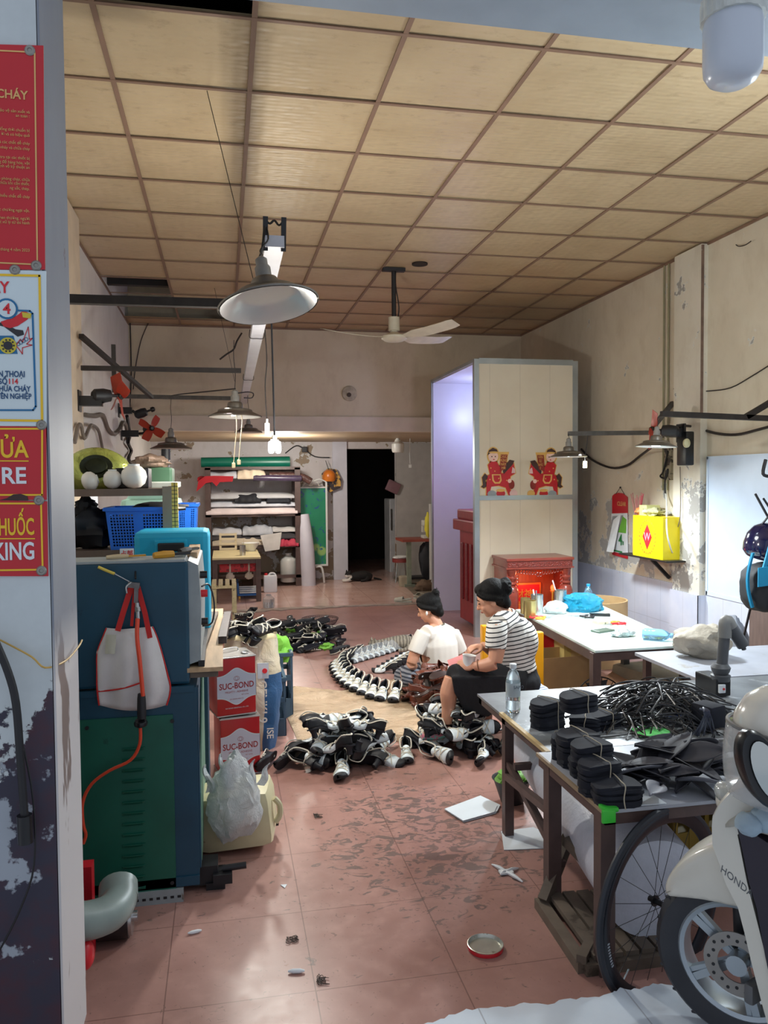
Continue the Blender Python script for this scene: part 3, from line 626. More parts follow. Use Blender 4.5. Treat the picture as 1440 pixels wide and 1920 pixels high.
for ang, tl in ((185, 8), (28, 10), (-50, 8)):
    a = rad(ang); d = V((cos(a), sin(a), 0)); s = V((-sin(a), cos(a), 0)); o = V((fc.x, fc.y, fz)); m = MB()
    def bl(u, v, d=d, s=s, o=o, tl=tl):
        r = .12+.60*u; wd = (.035+.075*min(1, u*4))*(1 if u < .93 else .82); y = (v-.5)*2*wd*.75
        return o + d*r + s*y + V((0, 0, -y*math.tan(rad(tl*1.6)) + .05*u*u + .012))
    m.grid(bl, 12, 4, .004); m.build('blade', CREAM, t, True)
q = PZ(787, 495, CZ); m = MB(); m.cyl(q+V((0, 0, -.008)), q+V((0, 0, .02)), .075, None, 24); st(m.build('trim_9', mat('ceiling_hole', (40, 28, 24), .8), origin=(0, 0, 0)))
# rosette on the upper back wall
q = PY(655, 738, YB-.005); t = thing('wall_rosette', 'round sooty vent cover high on the upper back wall', 'vent', q)
m = MB(); m.lathe([(.105, 0), (.10, .02), (.07, .028), (.05, .03)], q, (0, -1, 0), 28); m.build('plate', mat('sooty_white', (176, 164, 144), .6, var=.25, scale=14), t, True)
m = MB(); m.cyl(q+V((-.01, -.03, -.02)), q+V((-.01, -.045, -.02)), .03); m.build('centre_hole', mat('hole_brown', (70, 54, 44), .6), t, True)

# wall fans with red blades
FRED = mat('fan_blade_red', (178, 62, 44), .35, var=.1)
def wallfan(label, mount, md, hub, nrm, r, blades=True, motor=None, phase=0.):
    mount, hub, nrm = V(mount), V(hub), V(nrm).normalized(); t = thing('wall_fan', label, 'fan', mount)
    m = MB(); m.box(mount+V((.0, 0, 0)), (.02, .12, .16)); m.bar(mount, mount+V(md), .075, .075); m.build('wall_mount', BLKG, t)
    mo = hub-nrm*.12
    m = MB(); m.lathe([(.03, -.09), (.05, -.07), (.055, .0), (.045, .05), (.012, .06), (.012, .12)], mo, nrm, 16); m.tube([mount+V(md), (mount+V(md)+mo)/2+V((0, 0, -.02)), mo], .016, 8); m.build('motor', BLK, t, True)
    x = nrm.orthogonal().normalized(); y = nrm.cross(x)
    for k in range(4 if blades else 0):
        a = 2*pi*k/4+phase; d = x*cos(a)+y*sin(a); s = nrm.cross(d); m = MB()
        m.grid(lambda u, v: hub + d*(.02+r*u) + s*((v-.5)*r*(.35+.75*u*(1.25-u)))+nrm*((v-.5)*.05), 6, 4, .003); m.build('blade', FRED, t, True)
    m = MB(); m.lathe([(.03, -.01), (.03, .02), (.018, .035)], hub, nrm, 16); m.build('hub', BLKG, t, True)
wallfan('black wall fan with red blades on the left pilaster', PX(148, 752, X1+.11), (.17, 0, 0), PY(224, 742, 6.5), (.9, .42, .05), .16, phase=.5)
wallfan('small red-bladed wall fan facing the room above the green machine', (X1, 9.9, PY(240, 813, 9.9).z), (.2, 0, 0), PY(284, 803, 9.75), (.35, -.9, 0), .14, phase=.3)
wallfan('bladeless fan arm on the left wall above the small red fan', (X1, 9.7, PY(240, 770, 9.7).z), (.15, 0, 0), PY(285, 768, 9.7), (.9, -.2, .3), .14, False)
wm = PY(1277, 812, 6.33); wallfan('dark wall fan with red blades behind the right-hand pendant, on the column', wm+V((.0, 0, 0)), (-.12, 0, 0), PY(1225, 806, 6.3), (-.75, .5, .1), .15, phase=.2)
t = thing('fan_housing', 'tall black speed-control box hanging on the right column', 'box', PY(1277, 872, 6.33))
m = MB(); a = PY(1272, 810, 6.34); b = PY(1292, 873, 6.30); m.bb((a.x, 6.22, b.z), (b.x, 6.37, a.z), .015); m.build('housing', BLKG, t, True)
m = MB(); q = PY(1286, 831, 6.21); m.lathe([(.03, 0), (.03, .02), (.015, .03)], q, (0, -1, 0), 16, sc=(1, 1.3)); m.build('knob', mat('knob_ivory', (206, 200, 160), .4), t, True)

# loose cables on the walls
def cable(label, pts, r=.006, mt=None, cat='cable'):
    m = MB(); m.tube(pts, r, 6); return tag(m.build('cable', mt or WIRE, None, True), label, cat)
GC = mat('grey_cable', (110, 100, 92), .6)
cable('sagging dark cable looping from the right-hand lamp to the fan on the column', [PX(1090, 842, X2-.03), PX(1110, 862, X2-.03), PX(1145, 877, X2-.03), PX(1175, 873, X2-.03), PX(1200, 855, X2-.05), PY(1222, 838, 6.75), PY(1250, 812, 6.45), PY(1275, 800, 6.3)], .013)
cable('dark cable sagging along the right wall above the pale board', [PY(1270, 798, 6.2), PX(1300, 800, X2-.02), PX(1340, 812, X2-.02), PX(1380, 815, X2-.02), PX(1420, 806, X2-.02), PX(1460, 795, X2-.02)], .012)
cable('thin wire drooping across the upper right wall', [PX(1263, 729, X2-.02), PX(1285, 735, X2-.01), PX(1330, 733, X2-.01), PX(1370, 727, X2-.01), PX(1410, 705, X2-.01), PX(1450, 680, X2-.01)], .005)
cable('short wire stub poking from the right wall near the ceiling', [PX(1380, 459, X2), PX(1386, 462, X2-.04), PX(1398, 459, X2-.05), PX(1408, 452, X2-.05)], .004)
cable('grey flexible hose waving along the left wall below the fan', [PX(160, 778, X1+.02), PX(178, 780, X1+.02), PX(193, 779, X1+.02), PX(203, 805, X1+.02), PX(214, 814, X1+.02), PX(224, 806, X1+.02), PX(231, 792, X1+.02), PX(237, 800, X1+.02), PX(240, 830, X1+.02)], .022, GC, 'hose')
cable('brown hose bent in a hook beside the left pilaster', [PX(140, 830, X1+.14), PX(146, 800, X1+.14), PX(152, 798, X1+.14), PX(158, 822, X1+.14), PX(166, 805, X1+.1), PX(172, 797, X1+.05), PX(184, 806, X1+.03), PX(190, 830, X1+.03), PX(197, 870, X1+.03)], .015, GC, 'hose')
cable('tangle of black cables down the corner behind the left fans', [PX(238, 780, X1+.04), PX(243, 815, X1+.03), PX(240, 830, X1+.05), PX(246, 845, X1+.03), PX(241, 860, X1+.05), PX(247, 875, X1+.03), PX(243, 905, X1+.04)], .022, BLK)
cable('thin drooping wire at the corner of the upper back wall', [PY(278, 606, YB-.02), PY(264, 640, YB-.02), PY(254, 690, YB-.02), PY(250, 730, YB-.02)], .006)
cable('black cable straight down the left wall corner', [PY(244, 606, YB-.02), PY(246, 700, YB-.02), PY(243, 770, YB-.02)], .008)
cable('wires strung from the duct to the lower lamp bar', [PY(453, 625, 8.2), PY(444, 640, 8.1), PY(438, 655, 8.1), PY(425, 664, 8.1), PY(412, 674, 8.1)], .009)
cable('slack wires between the left lamp bar and the second pendant', [PY(322, 742, 8.6), PY(340, 739, 8.2), PY(380, 735, 7.8), PY(420, 731, 7.2), PY(441, 729, 6.6)], .006)
cable('loop of wire around the far end of the duct', [PY(447, 737, 6.6), PY(465, 735, 6.8), PY(475, 738, 7), PY(472, 746, 7), PY(458, 746, 6.8)], .005)

# ================================================================ LEFT: BLUE-GREEN MACHINE AND WHAT HANGS ON IT
MY = 3.37
def M(x, y, d=0.): p = PY(x, y, MY-d); return p
TEAL = mat('machine_teal', (18, 66, 88), .45, var=.18, scale=5, col2=(12, 42, 58), thr=.66, bump=.03)
GRN = mat('machine_green', (16, 92, 74), .45, var=.15, scale=5, col2=(10, 66, 56), thr=.66)
PGRN = mat('hatch_green', (96, 134, 116), .5, var=.15, scale=6, col2=(60, 92, 84), thr=.64)
LGREY = mat('machine_grey', (150, 158, 160), .45, var=.12, scale=10, col2=(110, 100, 88), thr=.66)
TURQ = mat('machine_turquoise', (24, 168, 206), .42, var=.1, scale=4, col2=(120, 130, 110), thr=.70)
WOOD = mat('raw_wood', (190, 160, 124), .6, var=.2, scale=6, stretch=(6, .7, 6), col2=(120, 96, 76), thr=.66)
WOODD = mat('old_wood', (104, 92, 80), .65, var=.3, scale=7, col2=(70, 60, 50), thr=.6)
xl, xr, zt = M(142, 1055).x-.12, M(352, 1055).x, M(345, 1052).z
zm = M(345, 1283).z; xr2 = M(372, 1500).x
t = thing('shoe_press_machine', 'big teal shoe machine with a green louvred panel, nearest on the left', 'machine', ((xl+xr)/2, MY+.3, 0))
m = MB(); m.bb((xl, MY, zm), (xr, MY+.2, zt), .012); m.build('upper_housing', TEAL, t)
m = MB(); m.bb((xl, MY-.002, zt-.004), (xr-.01, MY+.2, zt+.008), .004); m.build('top_plate', LGREY, t)
m = MB(); m.bb((xl, MY-.012, .1), (xr2, MY+.6, zm-.012)); m.bb((xl, MY-.02, .06), (xr2, MY, .1)); m.bb((xl, MY-.018, zm-.03), (xr2-.01, MY, zm-.004)); m.build('lower_housing', TEAL, t)
a, b = M(158, 1348), M(331, 1668)
m = MB(); m.bb((a.x-.02, MY-.02, b.z), (b.x, MY-.012, a.z)); pn = m.build('vent_panel', GRN, t)
for k in range(14):
    y = 1402+k*20; q0, q1 = M(230, y), M(274, y-2); m = MB()
    m.grid(lambda u, v: V((q0.x+(q1.x-q0.x)*u, MY-.02-.010*sin(pi*u)**.4*(1-v), q0.z-.012*v+.004)), 8, 1, .002); m.build('louvre', GRN, pn)
for x, y in ((163, 1365), (323, 1352), (323, 1655), (168, 1655)):
    q = M(x, y, .022); m = MB(); m.cyl(q, q+V((0, -.004, 0)), .008, None, 10); m.build('bolt', BLK, pn)
# side hatch and frame
m = MB(); m.bar((xr2+.001, MY+.03, .12), (xr2+.001, MY+.03, zm-.02), .012, .05, up=(0, 1, 0)); m.build('corner_post', TEAL, t)
m = MB(); m.prism([(MY+.05, .13), (MY+.75, .13), (MY+.75, zm-.0), (MY+.62, zm-.03), (MY+.05, .42)], (xr2+.004, 0, 0), (0, 1, 0), (0, 0, 1), .006); m.build('side_hatch', PGRN, t)
m = MB(); m.bb((xl+.1, MY+.6, .1), (xr2, MY+.75, zm-.05)); m.build('rear_body', PGRN, t)
# slanted control face
ctrl = [PX(348, 1062, xr+.012), PX(392, 1052, xr+.06)]
m = MB(); y0, y1 = MY+.02, MY+.76; X_ = xr
m.prism([(X_, zt), (X_+.04, zt-.02), (X_+.05, zt-.18), (X_+.045, zt-.42), (X_-.02, zt-.44)], (0, y1, 0), (1, 0, 0), (0, 0, 1), y1-y0); m.build('control_face', LGREY, t)
m = MB(); m.bb((X_-.02, MY+.25, zt-.02), (X_+.03, MY+.74, zt+.012)); m.build('wooden_top', WOOD, t)
m = MB()
q = V((X_+.052, MY+.12, zt-.22)); m.tube([q+V((0, -.02, .1)), q+V((.03, .02, .1)), q+V((.05, .02, .02)), q+V((.04, .0, -.06)), q+V((0, -.02, -.07))], .004, 6); m.build('cable_loop', BLK, t, True)
for dz, mm, nm in ((-.15, LRED, 'red_button'), (-.27, BLKG, 'black_knob'), (-.07, BLKG, 'black_socket')):
    m = MB(); m.cyl((X_+.045, MY+.1, zt+dz), (X_+.075, MY+.1, zt+dz), .016, None, 14); m.build(nm, mm, t, True)
m = MB(); m.bb((X_+.035, MY+.02, zt-.46), (X_+.06, MY+1.4, zt-.42)); m.build('table_rail', BLK, t)
m = MB(); m.bb((X_, MY+.05, .02), (X_+.1, MY+.16, .1)); m.bb((X_+.08, MY+.02, .03), (X_+.16, MY+.1, .07)); m.bb((X_+.05, MY+.04, .0), (X_+.13, MY+.2, .03)); m.cyl((X_+.12, MY+.06, .08), (X_+.22, MY+.06, .085), .014); m.build('machine_foot', BLK, t)
m = MB(); m.bb((xl+.2, MY-.03, 0), (xr-.04, MY+.0, .055)); f = m.build('slotted_angle', LGREY, t)
for k in range(8):
    m = MB(); x = xr-.26+k*.028; m.bb((x, MY-.0315, .02), (x+.014, MY-.029, .03)); m.build('slot', BLK, f)
# bolted-on turquoise head behind
TY = 4.15
t = thing('turquoise_machine', 'turquoise machine head with a black slot behind the teal machine', 'machine', (-.35, TY+.2, 0))
a, b = PY(250, 998, TY), PY(394, 1130, TY)
m = MB(); m.bb((a.x, TY, b.z-.25), (b.x, TY+.35, a.z), .03); m.build('head', TURQ, t)
m = MB(); m.bb((a.x-.1, TY+.02, .0), (b.x-.02, TY+.33, b.z-.2)); m.build('stand', TEAL, t)
c0, c1_ = PY(290, 1012, TY), PY(352, 1062, TY)
m = MB(); m.bb((c0.x, TY-.012, c1_.z), (c1_.x, TY+.02, c0.z), .008); fr = m.build('raised_frame', TURQ, t)
c0, c1_ = PY(297, 1020, TY), PY(345, 1045, TY); m = MB(); m.bb((c0.x, TY-.02, c1_.z-.02), (c1_.x, TY+.02, c0.z), .006); m.build('inner_frame', TURQ, t)
c0, c1_ = PY(296, 1018, TY), PY(346, 1033, TY); m = MB(); m.bb((c0.x, TY-.026, c1_.z), (c1_.x, TY, c0.z), .008); m.build('slot', BLK, t)
# small things lying on top of the machines
q = PY(238, 1051, MY+.15); t = thing('label_card', 'small white card printed with red characters on top of the teal machine', 'card', (q.x, MY+.12, zt+.012))
m = MB(); m.bb((q.x-.028, MY+.15, zt+.012), (q.x+.028, MY+.156, zt+.045)); m.build('card', SW, t)
text('lettering', '占部', LRED, (q.x-.026, MY+.149, zt+.016), (1, 0, 0), (0, 0, 1), .026, t, .0004, bold=.001)
def tool(label, a, b, r, m1, m2, sp=.55, name='hand_tool', cat='tool'):
    a, b = V(a), V(b); c = a+(b-a)*sp; t = thing(name, label, cat, a); m = MB(); m.tube([a, (a+c)/2, c], [r*.8, r*1.1, r*.9], 8); m.build('handle', m1, t, True)
    m = MB(); m.bar(c, b, r*1.6, r*.7); m.build('blade', m2, t); return t
YH = mat('yellow_handle', (206, 150, 50), .4, var=.1); CHR = mat('chrome', (190, 190, 190), .25, .9, var=.1)
zt2 = zt+.02
tool('wooden-handled tool lying on the teal machine near its right edge', (X_-.14, MY+.06, zt2), (X_+.0, MY+.14, zt2+.002), .016, YH, BLKG)
tool('dark pliers-like tool lying at the right edge of the machine top', (X_-.04, MY+.16, zt2+.006), (X_+.03, MY+.3, zt2+.008), .014, BLKG, BLKG)
tool('pale wooden stick lying along the top of the teal machine', (X_-.33, MY+.08, zt2-.004), (X_-.18, MY+.14, zt2-.004), .010, mat('pale_wood', (206, 186, 150), .6), YH)
# plank shelf at the machine's right
PZT = M(418, 1250).z; px0, px1 = X_-.01, PY(418, 1250, MY).x
t = thing('plank_table', 'bare wooden plank shelf jutting from the right side of the teal machine', 'shelf', ((px0+px1)/2, MY+.9, PZT-.02))
yb = PZ(438, 1140, PZT).y
m = MB(); m.bb((px0, MY-.0, PZT-.018), (px1, yb, PZT)); m.build('board', WOOD, t)
m = MB(); m.bb((px0, MY+.02, PZT-.045), (px1-.02, MY+.05, PZT-.018)); m.build('bracket', WOODD, t)
m = MB(); m.bb((px0, yb-.1, PZT-.045), (px1-.02, yb-.06, PZT-.018)); m.build('bracket', WOODD, t)
m = MB(); m.bar(PZ(377, 1215, PZT+.012), PZ(402, 1150, PZT+.012), .045, .022); tag(m.build('wooden_plank', WOODD, None), 'brown wooden slat lying on the plank shelf', 'slat')
m = MB(); m.bar(PZ(417, 1200, PZT+.018), PZ(427, 1152, PZT+.018), .038, .034); tag(m.build('steel_bar', mat('worn_bar', (74, 66, 66), .4, .5, var=.3, scale=30), None), 'dark square steel bar lying at the shelf edge', 'bar')

# screwdriver, hook, apron, air gun
t = thing('screwdriver', 'screwdriver with a yellow handle stuck out to the left of the apron hook', 'screwdriver', M(185, 1064, .02))
m = MB(); m.tube([M(184, 1063, .03), M(200, 1070, .03), M(215, 1076, .03)], .006, 8); m.build('handle', mat('screwdriver_handle', (214, 190, 80), .3), t, True)
m = MB(); m.cyl(M(215, 1076, .03), M(245, 1092, .02), .003, None, 8); m.build('shaft', CHR, t, True)
t = thing('air_gun', 'metal air gun on an orange hose hung from the machine hook', 'air gun', M(256, 1095, .02))
m = MB(); m.cyl(M(254, 1072, 0), M(254, 1085, .05), .004, None, 8); m.build('hook', BLK, t)
m = MB(); m.bar(M(240, 1096, .06), M(262, 1098, .06), .018, .022); m.bar(M(256, 1098, .06), M(255, 1130, .06), .014, .016); m.build('body', mat('gun_alloy', (120, 116, 116), .35, .8, var=.2, scale=30), t)
m = MB(); m.tube([M(246, 1092, .07), M(237, 1100, .075), M(238, 1112, .07)], .003, 6); m.build('trigger', CHR, t, True)
m = MB(); m.cyl(M(257, 1130, .06), M(259, 1160, .062), .008, None, 12); m.cyl(M(257, 1138, .06), M(258, 1146, .06), .012, None, 6); m.build('coupling', CHR, t, True)
ORG = mat('orange_hose', (222, 74, 44), .4, var=.05)
m = MB(); m.tube([M(258, 1160, .065), M(257, 1195, .09), M(262, 1240, .11), M(268, 1305, .11)], .0085, 8); m.build('upper_hose', ORG, t, True)
m = MB(); m.lathe([(.017, 0), (.018, .02), (.0165, .08), (.014, .1)], M(266, 1347, .10), (0, 0, 1), 16); m.build('grip', BLK, t, True)
m = MB(); q = M(264, 1355, .09); m.lathe([(.026, -.008), (.027, 0), (.022, .01), (.012, .014)], q, (0, -.3, 1), 20); m.build('disc', BLKG, t, True)
m = MB(); m.tube([M(263, 1360, .09), M(262, 1395, .08), M(245, 1425, .07), M(205, 1445, .06), M(172, 1470, .05), M(155, 1505, .04), M(156, 1545, .04), M(161, 1565, .03), M(156, 1582, .03)], .0065, 8); m.build('lower_hose', ORG, t, True)

APR = mat('apron_cloth', (214, 210, 208), .8, var=.08, scale=8, bump=.1); APS = mat('apron_strap', (196, 36, 32), .7)
t = thing('tool_apron', 'grey-white cloth bag with red straps and piping hung on the teal machine', 'bag', M(250, 1320, .03))
out = [(183, 1203), (205, 1192), (222, 1180), (246, 1170), (262, 1180), (285, 1185), (300, 1225), (318, 1260), (327, 1283), (315, 1303), (300, 1318), (285, 1321), (240, 1322), (215, 1326), (195, 1312), (180, 1297), (183, 1250)]
cx_, cy_ = 250, 1255
def apr(u, v):
    # v: 0 top edge .. 1 bottom edge, u across, width from the outline
    y = 1180+v*(1322-1180) + 10*sin(pi*u)*v - 8*abs(u-.35)*(1-v)
    xl_ = 200-18*min(1, v*3.2) + 8*max(0, v-.8)*5*.5; xr_ = 286+42*v**.8 - 26*max(0, v-.8)*5*.6
    x = xl_+(xr_-xl_)*u; d = .022+.035*sin(pi*u)**.6*sin(pi*min(1, v*.9+.1)) + .012*sin(u*17+v*2)*(.3+v*.7)
    return M(x, y, d)
m = MB(); m.grid(apr, 26, 16, .003); m.build('front_cloth', APR, t, True, angle=180)
m = MB(); m.tube([apr(0, v/8)+V((-.0, -.003, 0)) for v in range(9)], .0035, 6); m.tube([apr(1, v/8)+V((0, -.003, 0)) for v in range(9)], .0035, 6)
m.tube([apr(u, .82-.16*u/.62)+V((0, -.006, 0)) for u in (0, .15, .3, .45, .62)], .0035, 6); m.build('piping', APS, t, True)
def strap(name, pts, w_): 
    m = MB(); P = [M(*p) for p in pts]
    for a, b in zip(P, P[1:]): m.bar(a, b+(b-a)*.03, w_, .003, up=(0, 1, 0))
    m.build(name, APS, t)
strap('strap', [(247, 1098, .035), (232, 1145, .045), (221, 1182, .05)], .022); strap('strap', [(258, 1100, .03), (272, 1150, .045), (281, 1195, .05)], .02)
strap('strap', [(252, 1105, .02), (247, 1172, .03)], .012)
m = MB(); m.grid(lambda u, v: M(200+18*u-3*v, 1190+36*v, .062+.006*sin(u*3)), 6, 6, .002); m.build('pocket_flap', mat('flap_cloth', (190, 188, 170), .8), t, True)

# pvc elbow, motor and odds at the foot of the machine
PVC = mat('pvc_grey', (132, 146, 142), .4, var=.15, scale=8, col2=(96, 96, 88), thr=.68)
q = lambda x, y, Y=2.85: PY(x, y, Y)
t = thing('pvc_pipe', 'thick grey plastic elbow pipe at the foot of the left jamb', 'pipe', q(190, 1760))
m = MB(); m.tube([q(140, 1728, 2.75), q(170, 1725, 2.78), q(205, 1712, 2.83), q(222, 1690, 2.9), q(222, 1668, 2.95)], .062, 20); m.build('elbow', PVC, t, True)
m = MB(); a = q(222, 1688, 2.92); b = q(222, 1660, 2.98); m.tube([a, b], .068, 20, smooth=False); m.build('socket', PVC, t, True)
t = thing('electric_motor', 'dark cylindrical motor lying behind the plastic elbow', 'motor', q(205, 1665, 3.1))
m = MB(); m.tube([V((q(165, 1645, 3.1).x, 3.12, .08)), V((q(240, 1645, 3.1).x, 3.12, .08))], .075, 24, smooth=False); m.build('housing', mat('motor_dark', (58, 54, 56), .4, .5, var=.2), t, True)
m = MB(); a = V((q(240, 1645, 3.1).x, 3.12, .08)); m.cyl(a, a+V((.012, 0, 0)), .068, None, 24); m.cyl(a, a+V((.03, 0, 0)), .02, None, 12); m.build('end_cap', CHR, t, True)
m = MB(); q0 = q(160, 1640, 3.05); m.bb((q0.x-.03, 3.0, 0), (q0.x+.03, 3.06, q0.z+.05)); tag(m.build('red_box', RED, None), 'small red box half hidden behind the jamb by the motor', 'box')
m = MB(); m.ell(q(160, 1790, 2.75), (.03, .04, .05)); tag(m.build('red_cloth', LRED, None, True), 'scrap of red cloth on the floor under the elbow pipe', 'cloth')

# glue cans
CANR = mat('can_red', (176, 30, 36), .3, .1, var=.06); CANW = mat('can_pale', (196, 204, 222), .3, .1, var=.05); TIN = mat('tin_top', (184, 182, 180), .3, .85, var=.12, scale=10); CANB = mat('can_letter', (150, 30, 34), .4)
def can(label, base, rot):
    """18 litre square tin; local frame: front faces -y"""
    S_ = .235; Hh = .35; t = thing('glue_can', label, 'can', base)
    m = MB(); m.box((0, 0, Hh/2), (S_, S_, Hh), None, .012); m.build('body', CANR, t, True, world=False)
    for hz in (.004, Hh-.004):
        m = MB(); m.box((0, 0, hz), (S_+.006, S_+.006, .008), None, .003); m.build('rim', TIN, t, world=False)
    m = MB(); m.box((0, 0, Hh+.0005), (S_-.01, S_-.01, .004)); m.build('lid', TIN, t, world=False)
    m = MB(); m.lathe([(.026, 0), (.026, .012), (.02, .014), (.018, .008), (.008, .008)], (.07, -.06, Hh), (0, 0, 1), 20); m.build('spout_cap', TIN, t, True, world=False)
    m = MB(); m.tube([(-.06, .02, Hh), (-.05, .02, Hh+.018), (.0, .04, Hh+.022), (.05, .06, Hh+.018), (.06, .06, Hh)], .004, 6); m.build('handle', TIN, t, True, world=False)
    for side in (0, 1):
        ux = V((1, 0, 0)) if side == 0 else V((0, 1, 0)); o = V((0, -S_/2-.0012, 0)) if side == 0 else V((S_/2+.0012, 0, 0)); sh = 0 if side == 0 else 0
        def edge(sgn, off, amp):
            return [(x*S_, off+sgn*amp*(.5+.5*cos(2*pi*x))) for x in [i/20-.5 for i in range(21)]]
        e1 = [(x, .235+.045*math.exp(-(x/.055)**2)) for x in [S_*(i/24-.5)*.985 for i in range(25)]]; e0 = [(x, .115-.045*math.exp(-(x/.055)**2)) for x in [S_*(i/24-.5)*.985 for i in range(25)]]
        wf = [(x, y+.005) for x, y in e1]; wb = [(x, y-.005) for x, y in e0]
        m = MB(); m.prism(wb+wf[::-1], o, ux, (0, 0, 1), .0004); m.build('white_wave_edge', SW, t, world=False)
        m = MB(); m.prism(e0+e1[::-1], o, ux, (0, 0, 1), .0009); m.build('pale_label', CANW, t, world=False)
        nn = ux.cross(V((0, 0, 1))); P = lambda x, z: o+ux*x+V((0, 0, z))+nn*.001
        def tx(s, x, z, sz, sx=1, b=0.):
            ob = text('lettering', s, CANB, P(x, z), ux, (0, 0, 1), sz, None, .0003, 'CENTER', b, sx); ob.parent = t
        tx('SUC-BOND', 0, .163, .05, .82, .0022); tx('MIGHTY - ADHESIVE', 0, .138, .017, .9); tx('NT 15 KG', .05, .120, .010); tx('SUC-BOND MFG CO.', 0, .098, .009)
        m = MB(); m.tube([P(.017*cos(a*pi/8), .222+.013*sin(a*pi/8)) for a in range(17)], .001, 4, smooth=False); m.tube([P(.008*cos(a*pi/8), .222+.011*sin(a*pi/8)) for a in range(17)], .0008, 4, smooth=False); m.build('emblem', CANB, t, world=False)
        ob = text('small_print', 'SUC BOND INDUSTRIAL CO., LTD', SW, P(0, .045), ux, (0, 0, 1), .009, None, .0003, 'CENTER'); ob.parent = t
    t.rotation_euler = (0, 0, rot); return t
cb = PZ(443, 1447, 0); cbx = PY(440, 1447, 4.84)
can('lower red and pale blue square glue can standing on the floor', (cbx.x+.015, 4.84, 0), rad(10))
can('upper red and pale blue square glue can stacked on the other', (cbx.x-.01, 4.85, .358), rad(14))

# sack with shoes and plastic crates
g = G('sack_weave', .6); x, y, z = g.xyz(); n1 = g.noise(5, 6); c = g.mix(g.step(n1, .35, .7), (214, 206, 188), (196, 176, 140))
bl = g.math('MULTIPLY', g.math('LESS_THAN', z, .50), g.math('GREATER_THAN', g.math('ABSOLUTE', g.math('SUBTRACT', g.math('ADD', x, g.math('MULTIPLY', g.noise(3, 2), .06)), .06)), .035)); c = g.mix(bl, c, (40, 84, 128)); g.col(c)
bmh = g.noise(9, 5, .6, dist=.6); g.bump(bmh, .6, .02); SACK = g.m
sc_ = V((PY(475, 1425, 5.25).x, 5.25, 0)); t = thing('woven_sack', 'tall white and blue woven sack reading GENKI, filled with black shoes', 'sack', sc_)
random.seed(3); rs = []
for i in range(22):
    h = i/21; z_ = .72*h; r_ = .135+.03*sin(pi*h)+.02*h; ring = []
    for j in range(36):
        a = 2*pi*j/36; w_ = 1+.07*noise.noise(V((cos(a)*2.2, sin(a)*2.2, h*5)))+(.05*noise.noise(V((cos(a)*5, sin(a)*5, h*9))))
        ex = abs(cos(a))**.75*math.copysign(1, cos(a)); ey = abs(sin(a))**.75*math.copysign(1, sin(a)); ring.append(sc_+V((r_*ex*w_*1.08, r_*ey*w_*.9, z_+(.008*sin(5*a) if i > 18 else 0))))
    rs.append(ring)
m = MB(); m.rings(rs[::-1], cap=False); m.build('sack_body', SACK, t, True, angle=180)
m = MB(); m.rings([[p*1.0 for p in rs[-1]], [sc_+(p-sc_)*1.0+V((0, 0, .035)) for p in rs[-1]], [sc_+V(((p-sc_).x*.88, (p-sc_).y*.88, (p-sc_).z+.01)) for p in rs[-1]]], cap=False); m.build('rolled_rim', mat('sack_rim', (206, 190, 150), .7, var=.2, bump=.3), t, True, angle=180)
text('lettering', 'GENKI 9', mat('sack_letter', (226, 224, 214), .6), sc_+V((.035, -.152, .47)), (0, 0, -1), (1, 0, 0), .075, t, .0006, bold=.003)
text('lettering', 'ISE', MATS['sack_letter'], sc_+V((.085, -.150, .16)), (0, 0, -1), (1, 0, 0), .06, t, .0006, bold=.002)
m = MB(); q = sc_+V((.065, -.155, .53)); m.bb(q+V((-.035, 0, -.05)), q+V((.035, .004, .05))); m.build('label_patch', mat('patch_pale', (196, 206, 214), .6), t)
m = MB(); q = sc_+V((.075, -.157, .53)); m.cyl(q, q+V((0, -.003, 0)), .016, None, 16); m.build('red_disc', LRED, t)
CRT = mat('crate_slate', (62, 84, 104), .45, var=.1)
def crate(label, c, d, m_, rot=0., cols=4, hole=None, name='plastic_crate', group=None):
    """open crate: rim, base, four slotted walls"""
    t = thing(name, label, 'crate', c, group); L_, W_, H_ = d; w_ = .008
    m = MB(); m.bb((-L_/2, -W_/2, 0), (L_/2, W_/2, .012)); m.build('base', m_, t, world=False)
    m = MB()
    for a, b in (((-L_/2-.01, -W_/2-.01), (L_/2+.01, -W_/2+.012)), ((-L_/2-.01, W_/2-.012), (L_/2+.01, W_/2+.01)), ((-L_/2-.01, -W_/2), (-L_/2+.012, W_/2)), ((L_/2-.012, -W_/2), (L_/2+.01, W_/2))): m.bb((*a, H_-.025), (*b, H_))
    m.build('rim', m_, t, world=False)
    for ax, ln, of in ((0, L_, -W_/2), (0, L_, W_/2), (1, W_, -L_/2), (1, W_, L_/2)):
        m = MB(); n = max(2, int(ln/.075)); p = lambda s, z, q=0.: ((s, of+q, z) if ax == 0 else (of+q, s, z))
        for z0, z1 in ((0, H_*.3), (H_*.58, H_*.66)): m.bb(p(-ln/2, z0, -w_/2), p(ln/2, z1, w_/2))
        for k in range(n+1):
            s = -ln/2+ln*k/n; m.bb(p(max(-ln/2, s-.011), 0, -w_*.7), p(min(ln/2, s+.011), H_-.01, w_*.7))
        m.build('side', m_, t, world=False)
    t.rotation_euler = (0, 0, rot); return t
crate('slate plastic crate right behind the sack, holding green cloth', (PY(512, 1300, 6.0).x-.02, 6.0, .0), (.30, .36, .48), CRT)
crate('lower slate plastic crate nearer the sack edge', (PY(498, 1360, 5.52).x+.0, 5.56, 0), (.26, .3, .40), CRT)
m = MB(); q = V((PY(512, 1240, 6).x, 6.0, .48)); m.ell(q, (.13, .14, .12), jit=.35, seed=4, n=24, m=16); tag(m.build('green_cloth', mat('lime_cloth', (120, 190, 60), .7, bump=.3), None, True), 'bundle of bright green cloth in the slate crate', 'cloth')

